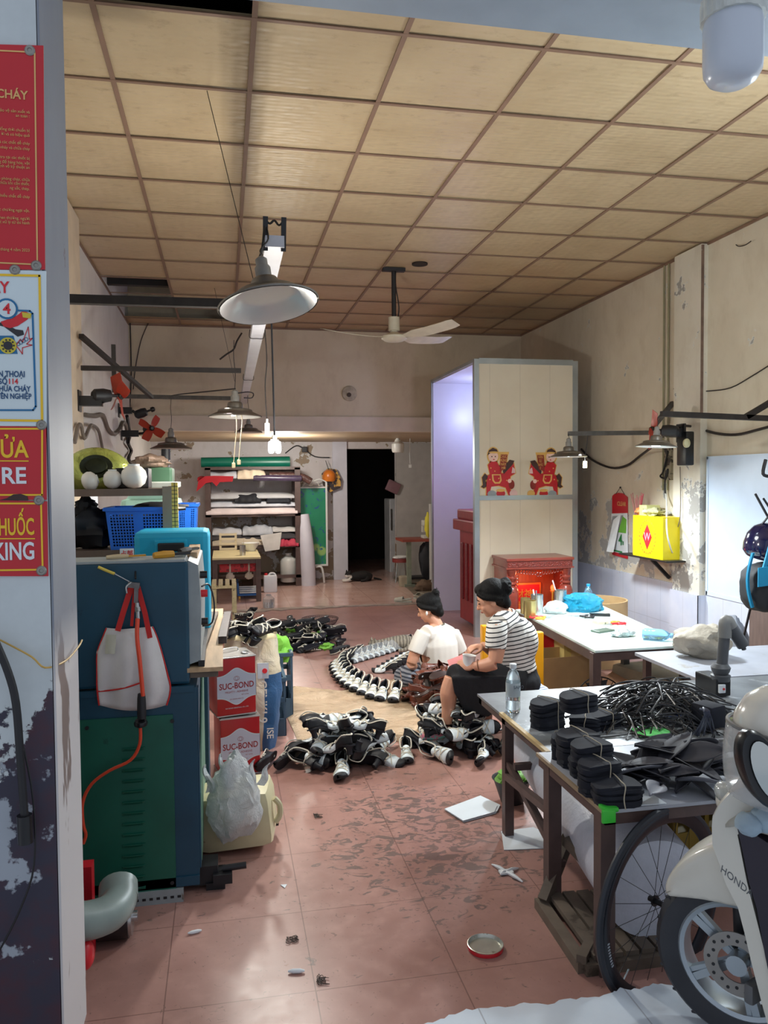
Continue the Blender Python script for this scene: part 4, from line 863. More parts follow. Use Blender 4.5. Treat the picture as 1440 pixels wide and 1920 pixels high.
# jerrycan lying down, plastic bag on it
JC = mat('jerrycan_cream', (206, 198, 160), .45, var=.1, scale=7, col2=(110, 96, 74), thr=.66)
ja = V((PY(445, 1585, 3.82).x, 3.82, 0)); t = thing('jerrycan', 'grimy cream jerrycan lying on its side under a white plastic bag', 'jerrycan', ja)
m = MB(); m.box(ja+V((.0, .02, .15)), (.36, .28, .27), Euler((0, rad(-6), rad(-8))).to_matrix(), .055); m.build('body', JC, t, True)
m = MB(); m.tube([ja+V((.18, -.06, .12)), ja+V((.2, -.06, .15)), ja+V((.2, -.06, .2)), ja+V((.175, -.06, .235))], .014, 8); m.build('handle', JC, t, True)
m = MB(); m.cyl(ja+V((.17, .05, .08)), ja+V((.20, .05, .08)), .026, None, 16); m.build('neck', BLK, t, True)
g = G('plastic_bag', .35); g.col(g.mix(g.noise(6), (220, 226, 228), (236, 240, 242))); g.b.inputs['Alpha'].default_value = .82; g.b.inputs['Transmission Weight'].default_value = .15; g.bump(g.noise(16, 6, .7, dist=1.5), .9, .02); BAG = g.m
bc = PY(437, 1500, 3.66); t = thing('plastic_bag', 'crumpled white carrier bag with upright handles on the jerrycan', 'bag', bc+V((0, 0, -.14)))
def bagmesh(c, rx, ry, rz, seed, nm='bag_body'):
    m = MB(); b2 = bmesh.new(); bmesh.ops.create_icosphere(b2, subdivisions=4, radius=1)
    for v in b2.verts:
        k = 1+.22*noise.noise(v.co*1.7+V((seed, 0, 0)))+.09*abs(noise.noise(v.co*5+V((0, seed, 0))))*2; top = max(0, v.co.z)
        v.co = V((v.co.x*rx*k*(1-.35*top), v.co.y*ry*k*(1-.3*top), v.co.z*rz*k*(1+.2*top)))
    m.merge(b2, Matrix.Translation(c)); return m
bagmesh(bc, .125, .10, .17, 3).build('bag_body', BAG, t, True, angle=30)
for k, (dx, dy, h, lean) in enumerate(((-.10, -.02, .13, -.02), (-.02, 0, .17, -.03), (.07, 0, .13, .03), (.12, .02, .10, .05))):
    m = MB(); o = bc+V((dx, dy, .05)); m.grid(lambda u, v: o+V(((v-.5)*.045*(1-u*.75)+lean*u+.01*sin(u*6), .01*sin(v*5+u*4), h*u)), 8, 3, .001); m.build('handle', BAG, t, True)

# ================================================================ LEFT RACK WITH BASKETS, MACHINES FURTHER BACK
RY = 4.6
def K(x, y, Y=RY): return PY(x, y, Y)
RACK = mat('rack_brown', (112, 92, 80), .55, var=.15, scale=10); DARKW = mat('dark_brown_steel', (84, 66, 62), .5, var=.2, scale=12)
z1, z2, xr_ = K(300, 916).z, K(240, 1031).z, K(322, 930).x
t = thing('steel_rack', 'brown angle-iron rack behind the teal machine carrying baskets', 'rack', (-.7, RY+.3, 0))
for zz in (z1, z2):
    m = MB(); m.bb((X1+.12, RY, zz-.04), (xr_-.05, RY+.04, zz)); m.bb((X1+.12, RY+.5, zz-.04), (xr_-.05, RY+.54, zz)); m.bb((X1+.12, RY+.04, zz-.015), (xr_-.05, RY+.5, zz-.002)); m.build('shelf', RACK, t)
for yy in (RY, RY+.5):
    m = MB(); m.bb((xr_-.05, yy-.01, 0), (xr_, yy+.04, z1+.012)); m.build('post', mat('rack_post', (140, 122, 104), .6, var=.15), t)
    m = MB(); m.bb((X1+.12, yy-.01, 0), (X1+.16, yy+.04, z1+.012)); m.build('post', RACK, t)
a, b = K(323, 1003), K(333, 905); m = MB(); m.bb((a.x, RY-.008, a.z-.12), (b.x, RY+.02, b.z)); t = thing('measuring_stick', 'yellow measuring stick with black grid marks tied upright to the rack post', 'measuring stick', (a.x, RY, a.z-.12)); m.build('stick', mat('ruler_yellow', (220, 186, 90), .5, var=.08), t)
m = MB()
for k in range(18): z_ = a.z-.1+k*(b.z-a.z+.1)/18; m.bb((a.x, RY-.0095, z_), (b.x, RY-.008, z_+.003))
m.bb(((a.x+b.x)/2-.0015, RY-.0095, a.z-.12), ((a.x+b.x)/2+.0015, RY-.008, b.z)); m.build('grid_marks', INK, t)
# white globes, green foil bowl, black box on the top shelf
GLB = mat('globe_white', (224, 222, 216), .25, var=.03)
for lab, x, y, r, sy in (('left', 168, 903, .055, .8), ('middle', 211, 901, .052, 1.), ('right', 251, 898, .072, .92)):
    q = K(x, y, RY+.1); q.z = z1+r*sy; t = thing('glass_globe', 'white lamp globe on the top shelf, %s of the three' % {'left': 'leftmost and lying flat, ', 'middle': 'middle', 'right': 'rightmost and biggest'}[lab], 'lamp globe', (q.x, q.y, z1))
    t['label'] = {'left': 'white lamp globe lying flat at the left end of the top rack shelf', 'middle': 'small round white lamp globe before the green foil bowl', 'right': 'largest white lamp globe, before the black box on the rack'}[lab]
    m = MB(); ax = V((0, 0, 1)) if lab != 'left' else V((1, .1, .3)); m.lathe([(r*.01, -r*sy), (r*.5, -r*sy*.88), (r*.85, -r*sy*.55), (r, 0), (r*.9, r*sy*.5), (r*.62, r*sy*.85), (r*.45, r*sy*.95)], q, ax, 28); m.build('globe', GLB, t, True)
    m = MB(); m.lathe([(r*.45, r*sy*.92), (r*.46, r*sy*1.08), (r*.36, r*sy*1.1)], q, ax, 20); m.build('neck_ring', BULBW, t, True)
g = G('green_foil', .2, .6); g.col(g.mix(g.noise(5, 6, .6, dist=2), (96, 110, 40), (206, 214, 120))); g.bump(g.noise(9, 5, .6, dist=1), .8, .02)
q = K(182, 885, RY+.32); t = thing('foil_bowl', 'shiny olive-green foil bowl standing on edge behind the globes', 'bowl', (q.x, q.y, z1))
m = MB(); m.lathe([(.11, .1), (.16, .07), (.185, .0), (.16, -.03), (.12, -.0), (.085, .03), (.07, .05), (.001, .05)], q+V((0, 0, -.0)), (.1, -.95, .3), 36, sc=(1.05, .8)); m.build('bowl_body', g.m, t, True)
m = MB(); nb_ = V((.1, -.95, .3)).normalized(); m.lathe([(.001, .125), (.055, .12), (.06, .108), (.085, .112), (.088, .10), (.001, .06)], q, nb_, 28, sc=(1.05, .8)); m.build('dark_centre', mat('foil_dark', (44, 48, 30), .3, .5, var=.4, scale=20), t, True)
m = MB(); a, b = K(217, 914, RY+.2), K(278, 877, RY+.2); m.bb((a.x, RY+.2, z1), (b.x, RY+.42, b.z), .008); tag(m.build('black_box', BLKG, None), 'black box on the top rack shelf behind the biggest globe', 'box')
# blue baskets
BB = mat('basket_blue', (30, 104, 206), .4, var=.06)
def basket(label, x0, x1, x0b, x1b, y0, y1, Y, dep=.34, hx=None, zb=None):
    a, b, c, d = K(x0, y0, Y), K(x1, y0, Y), K(x1b, y1, Y), K(x0b, y1, Y)
    if zb is not None: c.z = d.z = zb
    t = thing('basket', label, 'basket', ((a.x+b.x)/2, Y+dep/2, c.z)); H_ = a.z-c.z
    def pt(u, v, yy): # u across, v up
        l = d.x+(a.x-d.x)*v; r = c.x+(b.x-c.x)*v; return V((l+(r-l)*u, yy, c.z+H_*v))
    nx, nz = hx or 22, 14; wd = (a-b).length
    m = MB()
    m.rings([[pt(0, 1, Y)+V((-.012, -.012, 0)), pt(1, 1, Y)+V((.012, -.012, 0)), pt(1, 1, Y+dep)+V((.012, .012, 0)), pt(0, 1, Y+dep)+V((-.012, .012, 0))], [pt(0, 1, Y)+V((-.012, -.012, -.016)), pt(1, 1, Y)+V((.012, -.012, -.016)), pt(1, 1, Y+dep)+V((.012, .012, -.016)), pt(0, 1, Y+dep)+V((-.012, .012, -.016))]], cap=False)
    m.bar(pt(0, .97, Y-.004), pt(1, .97, Y-.004), .02, .02); m.bar(pt(0, .97, Y+dep), pt(1, .97, Y+dep), .02, .02); m.bar(pt(0, .97, Y), pt(0, .97, Y+dep), .02, .02); m.bar(pt(1, .97, Y), pt(1, .97, Y+dep), .02, .02); m.build('rim', BB, t)
    m = MB(); m.poly([pt(0, 0, Y), pt(1, 0, Y), pt(1, 0, Y+dep), pt(0, 0, Y+dep)]); m.poly([pt(0, .0, Y+dep), pt(1, 0, Y+dep), pt(1, 1, Y+dep), pt(0, 1, Y+dep)]); m.poly([pt(1, 0, Y), pt(1, 0, Y+dep), pt(1, 1, Y+dep), pt(1, 1, Y)]); m.poly([pt(0, 0, Y), pt(0, 0, Y+dep), pt(0, 1, Y+dep), pt(0, 1, Y)]); m.build('shell', BB, t)
    # front wall with real square holes
    m = MB(); xs = []; cols = []
    for i in range(nx+1): xs.append(i/nx)
    solid = lambda i: i in (0, nx-1) or (i//(nx//2) == 1 and i % (nx//2) in (0, 1)) or i == nx//2-1
    for i in range(nx):
        for j in range(nz):
            u0, u1, v0, v1 = i/nx, (i+1)/nx, j/nz, (j+1)/nz
            A, B, C, D = pt(u0, v0, Y), pt(u1, v0, Y), pt(u1, v1, Y), pt(u0, v1, Y)
            if solid(i) or j in (0, nz-1, nz-2): m.poly([A, B, C, D]); continue
            o = [A, B, C, D]; ce = (A+B+C+D)/4; k = [ce+(p-ce)*.62 for p in o]; ov = [m.vert(p) for p in o]; kv = [m.vert(p) for p in k]
            for s in range(4): m.face([ov[s], ov[(s+1) % 4], kv[(s+1) % 4], kv[s]])
    bmesh.ops.remove_doubles(m.bm, verts=m.bm.verts, dist=1e-5); o = m.build('front_grille', BB, t); md = o.modifiers.new('t', 'SOLIDIFY'); md.thickness = .004
    return t
m = MB(); p_ = K(260, 990, RY+.05); m.bb((p_.x-.13, RY+.028, z2+.01), (p_.x+.15, RY+.3, z2+.19), .02); tag(m.build('basket_contents_shadow', mat('contents_and_shadow', (22, 22, 30), .8), None), 'dark goods and painted shadow inside the left blue basket', 'goods')  # dark box stands for the contents and the shadow inside the basket
basket('bright blue plastic basket on the lower rack shelf, nearest the wall', 197, 312, 208, 312, 953, 1027, RY+.02, hx=20, zb=z2)
m = MB(); m.bb((X1+.5, RY+.85, .98), (K(372, 1000, RY+.9).x, RY+1.3, K(350, 1001, RY+.9).z)); m.bb((K(366, 1000, RY+.9).x-.04, RY+.86, 0), (K(366, 1000, RY+.9).x, RY+.9, 1.0)); tag(m.build('side_cabinet', MATS['rack_brown'], None), 'brown low cabinet behind the rack, carrying the second blue basket', 'cabinet')
basket('bright blue plastic basket right of the rack post, beyond the measuring stick', 332, 369, 334, 367, 946, 1000, RY+.9, hx=10)
m = MB(); q = K(167, 1000, RY+.2); m.ell((q.x, q.y, z2+.11), (.14, .12, .12), jit=.5, seed=2, n=20, m=14); m.ell((q.x-.02, q.y, z2+.22), (.06, .05, .07), jit=.6, seed=5); tag(m.build('black_cloth', BLK, None, True), 'heap of black cloth left of the blue basket on the rack', 'cloth')
m = MB(); q = K(300, 950, RY+.25); m.ell((q.x, q.y, q.z), (.16, .12, .03), jit=.4, seed=8); tag(m.build('dark_cloth', BLK, None, True), 'dark cloth lying over the top of the left blue basket', 'cloth')

# pale green machine behind the rack
GRM = mat('pale_green_machine', (148, 186, 172), .4, var=.08); DGM = mat('dark_green_box', (52, 84, 62), .45, var=.1)
GY_ = 6.6; q0, q1 = PY(225, 1000, GY_), PY(335, 903, GY_)
t = thing('green_machine', 'pale green machine with a rounded cover behind the rack', 'machine', ((q0.x+q1.x)/2, GY_+.3, 0))
m = MB(); m.bb((q0.x, GY_, 0), (q1.x, GY_+.6, PY(300, 935, GY_).z), .05); m.build('base', GRM, t)
m = MB(); n = 16; a, b = PY(230, 950, GY_), PY(312, 918, GY_); r = (b.x-a.x)/2; m.prism([((a.x+b.x)/2+r*cos(pi*i/n), a.z-.05+(b.z-a.z+.08)*sin(pi*i/n)) for i in range(n+1)], (0, GY_+.5, 0), (1, 0, 0), (0, 0, 1), .45); m.build('rounded_cover', GRM, t)
m = MB(); a, b = PY(280, 915, GY_), PY(333, 903, GY_); m.bb((a.x, GY_, a.z), (b.x, GY_+.5, b.z), .01); m.build('top_tray', mat('tray_grey', (186, 192, 184), .4), t)
a, b = PY(277, 902, 6.9), PY(322, 876, 6.9); m = MB(); m.bb((a.x, 6.9, a.z-.05), (b.x, 7.3, b.z), .02); bx = tag(m.build('green_box', DGM, None), 'dark green metal box on the pale green machine', 'box')
a, b = PY(322, 905, 6.9), PY(328, 876, 6.9)
m = MB(); q = PY(282, 866, 7.0); m.ell(q, (.15, .14, .06), jit=.35, seed=6, n=24, m=16); tag(m.build('brown_bag', mat('brown_bag', (112, 92, 78), .6, var=.3, scale=14, bump=.4), None, True), 'crumpled brown bag on top of the dark green box', 'bag')
t = thing('steel_column', 'short dark column with a chrome rod beside the brown bag', 'machine column', PY(310, 885, 7.3))
m = MB(); m.cyl(PY(311, 888, 7.3), PY(311, 842, 7.3), .03); m.build('rod', CHR, t, True); m = MB(); m.cyl(PY(311, 862, 7.28), PY(311, 842, 7.28), .04); m.build('sleeve', BLK, t, True)
m = MB(); m.bar(PX(216, 868, X1+.03), PX(216, 900, X1+.03), .05); m.bar(PX(216, 868, X1+.03), PX(232, 900, X1+.03), .03); tag(m.build('steel_strut', STEELG, None), 'grey steel strut triangle on the left wall above the rack', 'bracket')
# more dark machinery in the shadows behind
m = MB(); m.bb((X1+.12, 5.95, 0), (-.55, 6.4, 1.0), .02); tag(m.build('dark_cabinet', mat('dark_cabinet', (70, 72, 74), .6, var=.2), None), 'dark low cabinet behind the rack by the left wall', 'cabinet')

# ================================================================ REAR: FABRIC RACK
QY = 13.1
def Q(x, y, Y=QY): return PY(x, y, Y)
t = thing('fabric_rack', 'dark steel rack piled with fabric against the rear wall', 'rack', (Q(475, 1085).x, QY+.3, 0))
xa, xb = Q(384, 900).x, Q(563, 900).x; zt_ = Q(470, 877).z
for xx, nm in ((xa, 0), (xb-.09, 1)):
    for yy in (QY, QY+.55): m = MB(); m.bb((xx, yy, 0), (xx+.09, yy+.06, zt_)); m.build('post', DARKW, t)
for y_ in (875, 963, 1022, 1080):
    zz = Q(470, y_).z; m = MB(); m.bb((xa, QY, zz-.05), (xb, QY+.05, zz)); m.bb((xa, QY+.05, zz-.03), (xb, QY+.6, zz-.01)); m.build('shelf', DARKW, t)
def fabric(label, x0, x1, ytop, ybot, Y, dep, col, seed, wav=.03, name='folded_fabric', rough=.75, amp=3., cat='fabric'):
    a, b = Q(x0, ytop, Y), Q(x1, ybot, Y); h = a.z-b.z; m = MB()
    def f(u, v):
        x = a.x+(b.x-a.x)*u; y = Y+dep*v; z = b.z+h*(.75+.25*noise.noise(V((u*amp+seed, v*2, seed*1.7))))*(1-.6*abs(2*v-1)**4)*(1-.35*abs(2*u-1)**8)
        return V((x, y+wav*noise.noise(V((u*5, seed, 0))), z))
    def side(u, v): return f(u, 0)*v+V((f(u, 0).x+.01*sin(v*20+seed), f(u, 0).y-.015*sin(v*3), b.z))*(1-v)
    m.grid(f, 22, 8); m.grid(side, 22, 5); m.grid(lambda u, v: (f(0, v)*u+V((f(0, v).x, f(0, v).y, b.z))*(1-u)), 3, 8); m.grid(lambda u, v: (f(1, v)*u+V((f(1, v).x, f(1, v).y, b.z))*(1-u)), 3, 8)
    bmesh.ops.remove_doubles(m.bm, verts=m.bm.verts, dist=1e-4)
    mm = mat('cloth_%d_%d_%d' % col, col, rough, var=.1, scale=7, bump=.25, bscale=9); return tag(m.build(name, mm, None, True, angle=60), label, cat, 'fabric on the rear rack' if name == 'folded_fabric' else None)
random.seed(11)
zz = Q(470, 866).z; r = .095
m = MB(); a = Q(377, 868, QY+.25); b = Q(543, 866, QY+.25); m.tube([V((a.x, a.y, zz)), V((b.x, b.y, zz))], [r*.85, r, r, r], 24, smooth=False); tag(m.build('fabric_roll', mat('green_roll', (14, 104, 84), .35, var=.1), None, True), 'dark green roll of sheeting lying on top of the rear rack', 'roll')
m = MB(); m.tube([Q(505, 892, QY+.1), Q(560, 893, QY+.1), Q(583, 903, QY+.1)], .06, 16); tag(m.build('wrapped_roll', mat('brown_wrap', (92, 66, 62), .25, var=.4, scale=12, bump=.5), None, True), 'brown roll in shiny wrapping at the right end of the rack top', 'roll')
m = MB(); m.tube([Q(475, 896, QY+.0), Q(565, 897, QY+.0)], .05, 16); tag(m.build('purple_roll', mat('purple_wrap', (72, 60, 84), .25, var=.3, scale=12), None, True), 'purple-grey wrapped roll at the front edge of the rack top', 'roll')
fabric('red cloth spilling over the left end of the rack top', 370, 432, 890, 902, QY-.02, .4, (176, 26, 40), 1)
m = MB(); A = [Q(x, y, QY-.04) for x, y in ((368, 922), (372, 902), (384, 893), (402, 892), (438, 893), (436, 903), (412, 904), (406, 912), (398, 904), (386, 906), (378, 914))]; m.prism([(p.x, p.z) for p in A], (0, QY-.03, 0), (1, 0, 0), (0, 0, 1), .02); tag(m.build('hanging_cloth', mat('cloth_176_26_40', (176, 26, 40)), None), 'red cloth corner hanging down from the rack top', 'fabric')
fabric('pale grey cloth on the rack top', 388, 455, 879, 897, QY+.0, .45, (196, 198, 206), 2)
fabric('cream cloth bundle in the middle of the rack top', 445, 498, 871, 898, QY-.03, .4, (216, 200, 176), 3, amp=6)
fabric('dark brown cloth under the green roll', 388, 560, 873, 884, QY+.15, .35, (70, 56, 52), 9)
fabric('white and grey rolls of cloth along the middle shelf', 388, 552, 921, 934, QY+.03, .5, (188, 190, 194), 4, amp=1)
fabric('black cloth folded on the middle shelf', 440, 490, 922, 942, QY-.01, .45, (28, 30, 38), 5)
fabric('dark navy cloth at the right of the middle shelf', 500, 545, 928, 942, QY-.01, .45, (34, 38, 48), 6, amp=1)
fabric('light grey sheet folded under the black cloth', 388, 556, 937, 949, QY+.01, .5, (206, 210, 220), 7, amp=1)
fabric('pale pink folded sheets filling the middle shelf', 386, 558, 946, 963, QY-.03, .55, (226, 212, 212), 8, amp=2)
fabric('white cloth heap at the left of the lower shelf', 398, 455, 987, 1003, QY+.1, .5, (206, 206, 210), 12, amp=5)
fabric('crumpled pale grey cloth at the centre of the lower shelf', 455, 512, 980, 1003, QY+.02, .5, (180, 184, 192), 13, amp=7)
fabric('white cloth roll at the right of the lower shelf', 508, 556, 985, 997, QY+.1, .4, (210, 208, 206), 14)
fabric('dark cloth layer beneath the pale heaps of the lower shelf', 395, 558, 996, 1010, QY+.04, .5, (60, 58, 62), 15, amp=4)
fabric('beige off-cuts along the lower shelf edge', 398, 500, 1004, 1022, QY-.02, .5, (196, 184, 164), 16, amp=9)
fabric('red and white scraps at the right of the lower shelf', 524, 560, 1005, 1024, QY-.02, .4, (190, 60, 84), 17, amp=9)
m = MB(); A = [Q(x, y, QY-.06) for x, y in ((488, 1004), (528, 998), (524, 1030), (497, 1034))]; m.prism([(p.x, p.z) for p in A][::-1], (0, QY-.06, 0), (1, 0, 0), (0, 0, 1), .015); tag(m.build('hanging_sheet', mat('sheet_grey', (206, 204, 200), .7), None), 'stiff pale sheet hanging over the edge of the lower shelf', 'fabric')

# bits standing by the rack
BKT = mat('drum_white', (206, 208, 204), .4, var=.06)
q = Q(541, 1086, QY+.2); t = thing('plastic_drum', 'tall white plastic drum under the rear rack', 'drum', (q.x, q.y, .06))
q = V((q.x, q.y, .06)); m = MB(); m.lathe([(.12, 0), (.135, .02), (.135, .34), (.12, .39), (.05, .44), (.05, .46)], q, (0, 0, 1), 24); m.build('drum_body', BKT, t, True); m = MB(); m.cyl(q+V((0, 0, .46)), q+V((0, 0, .48)), .055); m.build('lid', BKT, t, True)
q = Q(578, 1087, QY+.05); m = MB(); m.tube([V((q.x, q.y, .0)), V((q.x-.02, q.y, .6)), V((q.x-.07, q.y+.05, 1.18))], [.125, .125, .1], 20); tag(m.build('foam_roll', mat('foam_white', (206, 206, 218), .5, var=.05), None, True), 'tall roll of white foam leaning at the right end of the rack', 'roll')
t = thing('floral_panel', 'green glass panel with pale flowers in a white scrolled frame', 'panel', Q(585, 1060, 13.55))
a, b = Q(560, 1059, 13.55), Q(610, 915, 13.55); g = G('floral_print', .2); vr = g.n('ShaderNodeTexVoronoi'); vr.inputs['Scale'].default_value = 3.6; g.lk(g.tc.outputs['Object'], vr.inputs[0]); c = g.mix(g.noise(4), (20, 120, 84), (50, 150, 110)); c = g.mix(g.step(vr.outputs[0], .34, .24), c, (150, 190, 110)); w2 = g.noise(9, 3, .5, dist=2); c = g.mix(g.step(w2, .6, .62), c, (40, 90, 140)); c = g.mix(g.step(vr.outputs[0], .1, .06), c, (220, 226, 170)); g.col(c)
m = MB(); m.bb((a.x, 13.55, a.z), (b.x, 13.57, b.z)); m.build('painted_glass', g.m, t)
m = MB(); f_ = BULBW; m.bb((a.x-.02, 13.53, a.z-.03), (b.x+.03, 13.58, a.z)); m.bb((b.x, 13.53, a.z), (b.x+.03, 13.58, b.z+.1)); m.bb((a.x-.02, 13.53, a.z), (a.x, 13.58, b.z+.1)); m.bb((a.x, 13.53, b.z), (b.x, 13.58, b.z+.02)); m.build('frame', f_, t)
m = MB(); m.tube([V((a.x-.02, 13.55, b.z+.1)), V((a.x+.1, 13.55, b.z+.15)), V(((a.x+b.x)/2, 13.55, b.z+.11)), V((b.x-.1, 13.55, b.z+.15)), V((b.x+.02, 13.55, b.z+.1))], .012, 6); m.tube([V((a.x+.08, 13.55, b.z+.02)), V((a.x+.15, 13.55, b.z+.1)), V((a.x+.22, 13.55, b.z+.04)), V((b.x-.15, 13.55, b.z+.1)), V((b.x-.1, 13.55, b.z+.03))], .008, 6); m.build('scroll', f_, t, True)
m = MB(); m.tube([Q(592, 1063, 13.3), Q(602, 1063, 13.3), Q(606, 1075, 13.3), PZ(608, 1092, .02)], .018, 8); tag(m.build('bent_pipe', f_, None, True), 'short bent white pipe on the floor below the floral panel', 'pipe')
# jerrycan and bottle on the rear floor
q = PZ(507, 1111); JW = mat('jerry_white', (216, 220, 226), .4, var=.04)
t = thing('jerrycan', 'small white jerrycan with a red cap on the rear floor', 'jerrycan', q); m = MB(); m.box(q+V((0, 0, .14)), (.21, .14, .27), None, .03); m.build('body', JW, t, True)
m = MB(); m.cyl(q+V((-.065, 0, .27)), q+V((-.065, 0, .305)), .025); m.build('cap', LRED, t, True); m = MB(); m.tube([q+V((-.02, 0, .27)), q+V((0, 0, .3)), q+V((.06, 0, .3)), q+V((.085, 0, .26))], .014, 8); m.build('handle', JW, t, True)
q = PZ(504, 1140); t = thing('clear_jug', 'clear plastic jug on the floor in front of the white jerrycan', 'jug', q); m = MB(); m.lathe([(.07, 0), (.08, .02), (.08, .13), (.04, .17), (.03, .19)], q, (0, 0, 1), 20); m.build('jug', mat('clear_plastic', (226, 228, 230), .15, trans=.75, var=.02), t, True)
# yellow-topped table with clutter
WY = 11.55; a, b = PY(398, 1047, WY), PY(489, 1046, WY); zT = a.z; yb2 = PZ(450, 1031, zT).y
YT = mat('yellow_top', (222, 208, 160), .4, var=.06)
t = thing('yellow_table', 'small table with a pale yellow top before the fabric rack', 'table', ((a.x+b.x)/2, WY+.6, 0))
m = MB(); m.bb((a.x, WY, zT-.025), (b.x, yb2, zT)); m.build('tabletop', YT, t); m = MB(); m.bb((a.x, WY+.02, zT-.09), (b.x, WY+.06, zT-.025)); m.bb((a.x, yb2-.06, zT-.09), (b.x, yb2-.02, zT-.025)); m.build('apron_rail', DARKW, t)
for xx in (a.x, b.x-.07):
    for yy in (WY+.01, yb2-.08): m = MB(); m.bb((xx, yy, 0), (xx+.07, yy+.07, zT-.025)); m.build('leg', DARKW, t)
PW_ = mat('pale_crate_wood', (212, 198, 168), .6, var=.1)
q = PY(427, 1028, 12.9); q.z = zT; t = thing('wooden_crate', 'small slatted wooden crate standing on the yellow table', 'crate', q)
for dx in (-.13, .11): m = MB(); m.bb(q+V((dx, 0, 0)), q+V((dx+.035, .03, .27))); m.build('upright', PW_, t)
for dz in (.0, .08, .16, .23): m = MB(); m.bb(q+V((-.13, -.01, dz)), q+V((.145, 0, dz+.035))); m.build('slat', PW_, t)
q = PY(455, 1036, 11.9); q.z = zT; t = thing('steel_cup', 'steel cup of tools on the yellow table', 'cup', q); m = MB(); m.lathe([(.042, 0), (.045, .15), (.04, .15), (.038, .01)], q, (0, 0, 1), 20); m.build('cup', CHR, t, True)
m = MB(); m.tube([q+V((0, 0, .02)), q+V((.02, 0, .24))], .004, 6, smooth=False); m.build('stick', PW_, t)
q = PY(470, 1030, 12.6); q.z = zT; t = thing('white_bowl', 'white bowl on the yellow table beside the steel cup', 'bowl', q); m = MB(); m.lathe([(.06, 0), (.13, .11), (.14, .13), (.125, .12), (.05, .012)], q, (0, 0, 1), 24); m.build('bowl', BULBW, t, True)
m = MB(); m.box(PY(468, 1040, 12.0)*1.0, (.3, .06, .01)); tag(m.build('wooden_ruler', PW_, None), 'pale wooden ruler lying on the yellow table', 'ruler')
# things under and before the yellow table
q = PY(447, 1063, 11.75); t = thing('red_basket', 'red plastic basket slung under the yellow table on white straps', 'basket', q)
m = MB(); m.bb(q+V((-.27, -.02, -.07)), q+V((.27, .4, .05)), .01); m.build('basket_body', mat('basket_red', (196, 36, 48), .45, col2=(120, 20, 30), thr=.55, scale=30), t)
for dx in (-.12, .15): m = MB(); m.bb(q+V((dx-.012, -.03, -.1)), q+V((dx+.012, -.02, .09))); m.ell(q+V((dx, -.04, -.13)), (.06, .03, .05), jit=.4); m.build('strap', mat('strap_cloth', (196, 184, 170), .7), t, True)
q = PZ(466, 1143); q.y = 11.9; q.x = PY(466, 1143, 11.9).x; q.z = 0; t = thing('blue_trolley', 'low blue frame trolley holding white rods under the yellow table', 'trolley', q); BL2 = mat('trolley_blue', (34, 92, 160), .45)
m = MB(); m.bb(q+V((-.16, -.1, .06)), q+V((.18, .4, .09))); m.bb(q+V((.15, -.1, .09)), q+V((.18, .4, .32))); m.bb(q+V((-.16, -.1, .09)), q+V((-.14, .4, .25))); m.build('frame', BL2, t)
for k in range(7): m = MB(); z_ = .105+.022*(k % 4); m.tube([q+V((-.13, -.08+.05*k, z_)), q+V((.14, -.08+.05*k, z_))], .012, 8, smooth=False); m.build('rod', BULBW, t, True)
for dx in (-.13, .14): m = MB(); m.cyl(q+V((dx-.012, -.08, .03)), q+V((dx+.012, -.08, .03)), .03); m.build('caster', YH, t, True)
q = PY(418, 1150, 9.6); q.z = 0; CW = mat('chipped_cream', (186, 170, 130), .6, var=.2, col2=(100, 84, 64), thr=.6, scale=20)
t = thing('wooden_stool', 'chipped cream slatted wooden stool beside the yellow table', 'stool', q)
zs = PY(420, 1094, 9.5).z; a = PY(397, 1094, 9.5); b = PY(443, 1094, 9.5)
for xx in (a.x, b.x-.05):
    for yy in (9.45, 9.85): m = MB(); m.bb((xx, yy, 0), (xx+.05, yy+.05, zs-.02)); m.build('leg', CW, t)
for k in range(4): m = MB(); xx = a.x+(b.x-a.x-.05)*k/3; m.bb((xx, 9.43, zs-.02), (xx+.05, 9.95, zs)); m.build('slat', CW, t)
m = MB(); m.bb((a.x, 9.43, zs-.05), (b.x, 9.46, zs-.02)); m.build('apron_rail', CW, t)
q = PY(413, 1135, 9.2); m = MB(); m.box((q.x, 9.3, .10), (.16, .14, .2), None, .01); tag(m.build('blue_box', BL2, None), 'blue box in front of the chipped wooden stool', 'box')
m = MB(); q = PY(408, 1137, 8.9); m.box((q.x, 8.9, .09), (.15, .14, .16), None, .01); tag(m.build('red_bin', LRED, None), 'red bin at the left of the blue box by the wooden stool', 'bin')
# helmet and bag hung on the pier
q = PY(617, 893, 13.62); t = thing('orange_helmet', 'orange helmet hung on the pier left of the dark doorway', 'helmet', q); m = MB(); m.lathe([(.001, .115), (.06, .105), (.1, .06), (.115, 0), (.112, -.06)], q, (0, -.3, 1), 24); m.build('shell', mat('helmet_orange', (206, 116, 40), .3), t, True)
m = MB(); m.tube([q+V((0, 0, .1)), q+V((-.03, .03, .2)), q+V((-.05, .05, .27))], .006, 6); m.build('strap', BLK, t, True)
q = PY(622, 908, 13.6); A = [PY(x, y, 13.68) for x, y in ((603, 888), (615, 878), (630, 880), (640, 900), (638, 915), (618, 923), (606, 910))]
m = MB(); m.prism([(p.x, p.z) for p in A], (0, 13.72, 0), (1, 0, 0), (0, 0, 1), .06); tag(m.build('gold_bag', mat('bag_gold_black', (50, 40, 36), .4, col2=(206, 160, 70), thr=.5, scale=14), None), 'black and gold bag hanging behind the orange helmet', 'bag')
q = PY(737, 913, 13.74); m = MB(); m.box(q, (.24, .06, .2), Euler((0, rad(25), 0)).to_matrix(), .02); tag(m.build('pink_bag', mat('pink_bag', (120, 88, 96), .5, var=.2, bump=.3), None, True), 'dusky pink bag hanging at the right edge of the doorway', 'bag')
